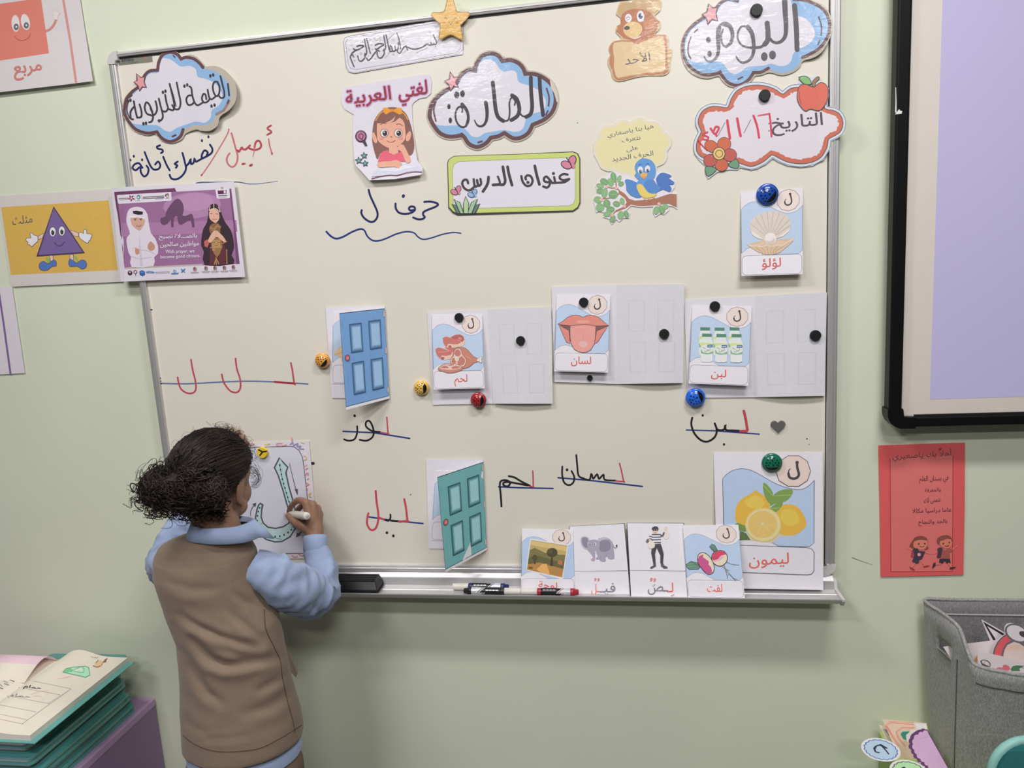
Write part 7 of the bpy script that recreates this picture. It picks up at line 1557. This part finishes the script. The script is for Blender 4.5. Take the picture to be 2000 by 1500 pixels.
for n in range(1700):                                  # curls lying over the bunch
    c, r = CORE[rr.choice((0, 0, 0, 1, 1, 2))]; u = Vector((rr.gauss(0, 1), rr.gauss(0, 1), rr.gauss(0, 1))).normalized()
    if u.y > .6: u.y *= -1
    q = c + VX * u.x * r[0] + VF * u.y * r[1] + VU * u.z * r[2]; a, e1, e2 = frame_of(u)
    an = rr.uniform(0, 6.28); d = e1 * math.cos(an) + e2 * math.sin(an) - VX * .5 - Vector((0, 0, .4)); d = (d - u * d.dot(u)).normalized(); b = u.cross(d)
    R0 = rr.uniform(.0025, .0070); Lc = rr.uniform(.014, .034); tw = rr.uniform(.8, 2.0) * 6.28 * rr.choice((-1, 1)); p = rr.uniform(0, 6.28); r0 = rr.uniform(.0005, .0014)
    add_tube(bm, [q + d * Lc * (t - .5) + (b * math.cos(p + tw * t) + u * .55 * math.sin(p + tw * t)) * R0 - u * .004 * (2 * t - 1) ** 2 for t in [k / 14 for k in range(15)]], lambda t: r0 * (.35 + .65 * math.sin(math.pi * (.1 + .85 * t))), 5)
for n in range(300):                                   # loose curls
    u = Vector((rr.gauss(0, 1), rr.gauss(0, 1), rr.gauss(0, 1))).normalized()
    base = BUN + VX * rr.uniform(-.012, .06) + VU * rr.uniform(-.022, .008)
    c = base + VX * u.x * .047 + VF * u.y * .043 + VU * u.z * .040
    dirn = (u * .8 + Vector((0, 0, -.45)) - VX * .35 + Vector((rr.uniform(-.4, .4), rr.uniform(-.4, .4), rr.uniform(-.3, .3)))).normalized()
    a, e1, e2 = frame_of(dirn); R0 = rr.uniform(.004, .012); Lc = rr.uniform(.010, .034); tw = rr.uniform(1.2, 2.6) * 2 * math.pi * rr.choice((-1, 1)); p = rr.uniform(0, 6.28)
    pts = [c + a * Lc * t + (e1 * math.cos(p + tw * t) + e2 * math.sin(p + tw * t)) * R0 * (1 - .35 * t) for t in [k / 16 for k in range(17)]]
    r0 = rr.uniform(.0005, .0016)
    add_tube(bm, pts, lambda t: r0 * (1 - .75 * t), 5)
for n in range(60):                                    # curls over the nape and behind the ear
    px, py = rr.uniform(355, 445), rr.uniform(965, 1004); c = W(px, py, .385 - .0003 * (px - 355)); dirn = Vector((rr.uniform(-.5, .5), -.3, -.6)).normalized(); a, e1, e2 = frame_of(dirn)
    R0 = rr.uniform(.003, .007); tw = rr.uniform(1, 2) * 6.28; p = rr.uniform(0, 6.28)
    add_tube(bm, [c + a * .022 * t + (e1 * math.cos(p + tw * t) + e2 * math.sin(p + tw * t)) * R0 for t in [k / 12 for k in range(13)]], lambda t: .0011 * (1 - .7 * t), 5)
link('curls', bm, m_strand, hair, True)
bm = bmesh.new()
for n in range(150):                                   # frizz standing off the outline
    th = rr.uniform(-1.9, 1.9) if n % 3 else rr.uniform(.2, 1.4); lo = low_edge(th); p0 = hair_pt(th, lo + (1.5 - lo) * rr.random(), 1.0); o_ = (p0 - cH).normalized()
    a, e1, e2 = frame_of(o_); R0 = rr.uniform(.003, .010); tw = rr.uniform(.5, 1.6) * 6.28; p = rr.uniform(0, 6.28); Lc = rr.uniform(.006, .020); sw = (BUN - p0).normalized() * rr.uniform(0, .02)
    add_tube(bm, [p0 + o_ * Lc * math.sin(t * 2.6) + sw * t + (e1 * (math.cos(p + tw * t) - math.cos(p)) + e2 * (math.sin(p + tw * t) - math.sin(p))) * R0 for t in [k / 14 for k in range(15)]], .00022, 3)
for n in range(22):                                    # the ringlet before the ear
    c = W(rr.uniform(484, 492), rr.uniform(905, 935), .24); p = rr.uniform(0, 6.28); R0 = rr.uniform(.006, .013)
    add_tube(bm, [c + VX * (R0 * (1 - math.cos(p * .1 + 5 * t))) + VU * (R0 * math.sin(p * .1 + 5 * t) - .016 * t) for t in [k / 12 for k in range(13)]], .00028, 3)
for n in range(26):
    c = BUN + VX * rr.uniform(-.045, .0) + VU * rr.uniform(-.02, .04); p = rr.uniform(0, 6.28); R0 = rr.uniform(.008, .020)
    add_tube(bm, [c - VX * (R0 * math.sin(3.2 * t) * 1.3) + VU * (R0 * math.cos(p * .2 + 4 * t)) for t in [k / 12 for k in range(13)]], .0003, 3)
tag(link('flyaway_hair', bm, m_strand, hair, True), kind='stuff')

# ---------------------------------------------------------------- clothes
m_vest = mat('tan_twill', (.245, .178, .122), rough=.85, noise_amt=.06, noise_scale=500, bump=.25, bump_scale=900, sheen=.15)
m_shirt = mat('light_blue_cotton', (.32, .40, .575), rough=.8, noise_amt=.03, noise_scale=60, bump=.12, bump_scale=700, sheen=.1)
m_thread = mat('seam_thread', (.09, .06, .042), rough=.9, noise_amt=.1)
VD = .335
cc = W(437, 1031, .335)
def ringpts(py, L, R, ratio=.74, n=48, d=VD, dy=0.0):
    c = W((L + R) / 2, py, d); depth = (c - CAM).dot(AX_F); a = (R - L) / 2 * depth / FPX / .935; b = a * ratio
    return [c + Vector((a * math.cos(t), b * math.sin(t) + dy, 0)) for t in [2 * math.pi * k / n for k in range(n)]]
LEFT = [(1030, 352), (1045, 338), (1060, 322), (1075, 308), (1100, 298), (1130, 297), (1170, 310), (1220, 328), (1260, 344), (1303, 347), (1340, 350), (1400, 351), (1452, 354), (1520, 358)]
RIGHT = [(1030, 478), (1050, 490), (1070, 500), (1100, 508), (1150, 520), (1200, 545), (1249, 555), (1273, 560), (1327, 571), (1380, 587), (1415, 593), (1440, 588), (1480, 580)]
def along(tab, y):
    if y <= tab[0][0]: return tab[0][1]
    for (a, u), (b, v) in zip(tab, tab[1:]):
        if y <= b: return u + (v - u) * (y - a) / (b - a)
    return tab[-1][1]
def to_px(p):
    v = p - CAM; z = v.dot(AX_F); return 1000 + FPX * v.dot(AX_R) / z, 750 - FPX * v.dot(AX_U) / z
rings = []
for py, ratio in crom([(1060, .62), (1068, .64), (1080, .68), (1095, .72), (1120, .74), (1155, .74), (1200, .74), (1245, .75), (1290, .76), (1330, .78), (1375, .80), (1418, .82), (1438, .83)], 8):
    L, R = along(LEFT, py), along(RIGHT, py)
    for it in range(5):
        r = ringpts(py, L, R, ratio, 132); q = [to_px(p) for p in r]; a, b = min(q), max(q)
        L += along(LEFT, a[1]) - a[0]; R += along(RIGHT, b[1]) - b[0]
    rings.append(ringpts(py, L, R, ratio, 132))
def disc(c, a, b, n=132): return [c + Vector((a * math.cos(2 * math.pi * k / n), b * math.sin(2 * math.pi * k / n), 0)) for k in range(n)]
r0 = rings[0]; c0 = sum(r0, Vector()) / len(r0); nk = cc + Vector((0, 0, -.012))
rings = [disc(nk, .047, .044)] + [[p.lerp(q, t) + Vector((0, 0, .006 * math.sin(math.pi * t))) for p, q in zip(disc(nk, .047, .044), r0)] for t in (.2, .4, .6, .8)] + rings
nR = len(rings)
CREASES = [([(352, 1204), (392, 1228), (430, 1245), (470, 1256), (507, 1262)], 8, .0060), ([(454, 1200), (485, 1226), (511, 1250)], 8, .0055), ([(376, 1248), (395, 1272), (413, 1290), (440, 1299), (470, 1298), (510, 1290), (545, 1284)], 9, .0085),
           ([(374, 1300), (388, 1330), (405, 1356), (432, 1374)], 9, .0050), ([(505, 1350), (530, 1335), (556, 1322)], 8, .0040), ([(392, 1447), (440, 1444), (490, 1437)], 5, .0020), ([(330, 1140), (370, 1152), (420, 1150)], 11, .0030), ([(460, 1160), (485, 1178), (500, 1190)], 7, .0040), ([(430, 1262), (470, 1282), (500, 1280)], 9, .0035), ([(480, 1395), (530, 1380), (570, 1352)], 10, .0035), ([(360, 1400), (375, 1420), (400, 1432)], 8, .0025)]
def crease(x, y):                                      # how far the cloth dips at a place, gathers running slantwise over the back
    v = 0.0
    for path, w, amp in CREASES:
        best = 1e9; n = len(path) - 1
        for k, ((ax_, ay), (bx_, by)) in enumerate(zip(path, path[1:])):
            L2 = (bx_ - ax_) ** 2 + (by - ay) ** 2; t = max(0, min(1, ((x - ax_) * (bx_ - ax_) + (y - ay) * (by - ay)) / L2))
            dx, dy = x - ax_ - t * (bx_ - ax_), y - ay - t * (by - ay); d = math.hypot(dx, dy)
            if d < best: best, sd, s_ = d, dy, (k + t) / n
        end = math.sin(math.pi * min(1, max(0, .08 + .84 * s_))) ** .7
        v -= amp * end * math.exp(-(best / w) ** 2); v += amp * .62 * end * math.exp(-((best - 1.7 * w) / (w * 1.3)) ** 2) * (1.0 if sd > 0 else .45)
    return v
for k, r in enumerate(rings):
    c = sum(r, Vector()) / len(r)
    for i, p in enumerate(r):
        a = 2 * math.pi * i / len(r); back = max(0, -math.sin(a - .5)) ** .5
        o_ = p - c; o_.z = 0; x, y = to_px(p)
        r[i] = p + o_.normalized() * ((crease(x, y) if back > 0 else 0) * back + .0012 * noise.noise(p * 24) + .0005 * noise.noise(p * 70))
bm = bmesh.new(); add_loft(bm, rings, cap=False)
low = [p + Vector((0, 0, .004)) for p in rings[-1]]; cl_ = sum(low, Vector()) / len(low)
lastv = [v for v in bm.verts][-len(low):]
inn = [bm.verts.new(cl_ + (p - cl_) * .955) for p in low]
for i in range(len(inn)): bm.faces.new((lastv[i], lastv[(i + 1) % len(inn)], inn[(i + 1) % len(inn)], inn[i]))
vest = link('vest', bm, m_vest, pd, smooth=True)
from mathutils.bvhtree import BVHTree
bpy.context.view_layer.update()
def hitter(o):
    tr = BVHTree.FromObject(o, bpy.context.evaluated_depsgraph_get()); off = base_of(o)
    def f(px, py, lift=.0006):
        v = ray(px, py).normalized(); h = tr.ray_cast(CAM - off, v)
        return (h[0] + off - v * lift) if h[0] else None
    return f
onvest = hitter(vest)
def seam(path, rad, name, par, m=m_thread, h=onvest):
    P = [h(x, y) for x, y in crom(path, 8)]; P = [p for p in P if p]
    if len(P) > 2: bm = bmesh.new(); add_tube(bm, P, rad, 5); return link(name, bm, m, par, True)
seam([(516, 1190), (519, 1228), (536, 1265), (548, 1292), (552, 1325), (563, 1375), (573, 1412), (576, 1430)], .0007, 'side_seam', vest)
seam([(357, 1436), (385, 1456), (430, 1468), (500, 1463), (545, 1443), (590, 1416)], .0006, 'hem_stitch', vest)
# pocket flap standing off the right hip
bm = bmesh.new(); P = [W(558, 1270, .27), W(566, 1282, .265), W(581, 1315, .255), W(578, 1324, .257), W(568, 1312, .27), W(560, 1296, .28)]
A = [bm.verts.new(p) for p in P]; B = [bm.verts.new(p + Vector((-.004, .012, 0))) for p in P]
for i in range(6): bm.faces.new((A[i], A[(i + 1) % 6], B[(i + 1) % 6], B[i]))
bm.faces.new(A); bm.faces.new(B); bmesh.ops.recalc_face_normals(bm, faces=bm.faces); link('pocket_flap', bm, m_vest, vest)

def sleeve(bm, path, rads, seed, crinkle, seg=36, sub=14):
    q = crom([tuple(p) + (r,) for p, r in zip(path, rads)], sub); pts = [V3(p[:3]) for p in q]; rd = [p[3] for p in q]
    n0 = len(bm.verts); bm.verts.ensure_lookup_table()
    add_tube(bm, pts, rd, seg); bm.verts.ensure_lookup_table()
    for k in range(len(pts)):
        for i in range(seg):
            v = bm.verts[n0 + k * seg + i]; o_ = (v.co - pts[k]).normalized(); t = k / (len(pts) - 1)
            c = crinkle(t)
            w_ = (.26 - abs(noise.noise(v.co * 17 + Vector((seed, 0, 0))))) * .020 + (.2 - abs(noise.noise(v.co * 38 + Vector((0, seed, 0))))) * .008 + .0015 * math.sin(46 * t + 6 * noise.noise(v.co * 14))
            v.co += o_ * w_ * c
# the shirt under the vest, its tail below the hem
def shrunk(r, k, dz=0.0): c = sum(r, Vector()) / len(r); return [c + (p - c) * k + Vector((0, 0, dz)) for p in r]
bm = bmesh.new()
add_loft(bm, [shrunk(r, .93 if k < 8 else .87, -.004 if k < 8 else 0) for k, r in list(enumerate(rings))[3::6]] + [shrunk(rings[-1], .955, -.010), shrunk(rings[-1], .955, -.034)], cap=False)
shirt = link('shirt', bm, m_shirt, pd, smooth=True)
bm = bmesh.new()
sleeve(bm, [W(488, 1104, .325), W(522, 1122, .316), W(560, 1142, .285), W(596, 1160, .235), W(620, 1160, .195), W(632, 1132, .165), W(624, 1100, .140), W(617, 1076, .124)],
       [.034, .044, .047, .045, .043, .037, .031, .026], 3, lambda t: .35 + .9 * math.sin(math.pi * min(1, t * 1.05)) ** 1.2)
link('sleeve', bm, m_shirt, shirt, True)
bm = bmesh.new()
sleeve(bm, [W(362, 1082, .335), W(345, 1092, .318), W(332, 1102, .26), W(328, 1100, .185), W(338, 1066, .140), W(362, 1020, .105), W(398, 960, .075)], [.030, .040, .041, .040, .036, .032, .026], 8, lambda t: .3 + .8 * math.sin(math.pi * t))
link('sleeve', bm, m_shirt, shirt, True)
bm = bmesh.new()
cu = [wrR.lerp(W(617, 1078, .126), t) for t in (0.0, .12, .5, .9, 1.0)]
cu = [W(616, 1046, .108), W(616, 1048, .109), W(616, 1058, .115), W(617, 1076, .124), W(617, 1080, .126)]
add_tube(bm, cu, [.0235, .0255, .0262, .0268, .0245], 28); link('cuff', bm, m_shirt, shirt, True)
# collar: stands at the nape and folds down to points at the front
def collar_ring(k, r0, r1, dz):
    out = []
    for i in range(48):
        t = 2 * math.pi * i / 48; out.append((math.cos(t), math.sin(t)))
    return out
bm = bmesh.new(); R_ = []
for (ra, rb, dz, drop) in ((.0455, .046, .006, .0), (.0490, .050, .0150, .002), (.0535, .0555, .0150, .003), (.0590, .060, .003, .005), (.0645, .0635, -.0105, .009), (.0630, .0620, -.0112, .009), (.056, .056, -.002, .004)):
    ring = []
    for i in range(56):
        t = 2 * math.pi * i / 56; dx, dy = math.cos(t), math.sin(t); tip = math.exp(-((t - .35) / .30) ** 2) * max(0, (ra - .054) / .010)
        ring.append(cc + Vector((dx * ra * 1.14 + .022 * tip, dy * rb * .86, dz - drop * max(0, dx) * .8 - .008 * max(0, dy) - .008 * tip + .0012 * noise.noise(Vector((dx * 3, dy * 3, dz * 40))))))
    R_.append(ring)
add_loft(bm, R_, cap=False); link('collar', bm, m_shirt, shirt, True)
# trousers and shoes
m_tr = mat('brown_trousers', (.165, .115, .082), rough=.85, noise_amt=.06, noise_scale=400, bump=.2, bump_scale=800)
bm = bmesh.new()
blob(bm, hipC + Vector((0, 0, -.005)), XYZ, (.096, .076, .080), 28)
for sx in (-1, 1):
    hip = hipC + Vector((.054 * sx, 0, -.03)); knee = Vector((.315 + .058 * sx, -.350, .29)); ank = Vector((.315 + .060 * sx, -.335, .07))
    cap_tube(bm, [hip, hip.lerp(knee, .5), knee, knee.lerp(ank, .5), ank], [.066, .064, .056, .052, .050], 20)
remeshed('trousers', bm, .005, 3, m_tr, pd)
m_shoe = mat('black_shoe', (.012, .012, .013), rough=.4, noise_amt=.1)
for sx in (-1, 1):
    bm = bmesh.new(); x = .315 + .060 * sx
    cap_tube(bm, [Vector((x, -.36, .034)), Vector((x, -.30, .034)), Vector((x, -.235, .026))], [.032, .033, .025], 16)
    for v in bm.verts: v.co.z = max(.003, v.co.z)
    sh = link('shoe', bm, m_shoe, pd, True)
# ---------------------------------------------------------------- the pen in her hand
p_tip, p_end = W(556, 1003, .0195), W(600, 1008, .132)
ax = (p_end - p_tip); L = ax.length; ax.normalize()
pen = thing('marker', 'white marker held in the child\'s right hand', 'marker', (p_tip + p_end) / 2)
bm = bmesh.new(); add_lathe(bm, p_tip, ax, [(0, .001), (.006, .0022), (.010, .0024)], 14); link('nib', bm, mat('teal_felt_nib', (.03, .16, .15), rough=.8, noise_amt=.1), pen)
bm = bmesh.new(); add_lathe(bm, p_tip, ax, [(.010, .004), (.014, .0062), (.024, .0078), (.05, .0088), (L * .94, .0086), (L * .985, .0080), (L, .0068), (L + .0003, 0)], 28); link('barrel', bm, mat('white_pen_plastic', (.74, .71, .62), rough=.35, noise_amt=.02), pen)
bm = bmesh.new(); P = p_end + ax * .0004; add_lathe(bm, P, ax, [(0, .0040), (.0003, .0038), (.0003, 0)], 20); link('end_mark', bm, mat('grey_moulding', (.55, .53, .47), rough=.5, noise_amt=.05), pen)
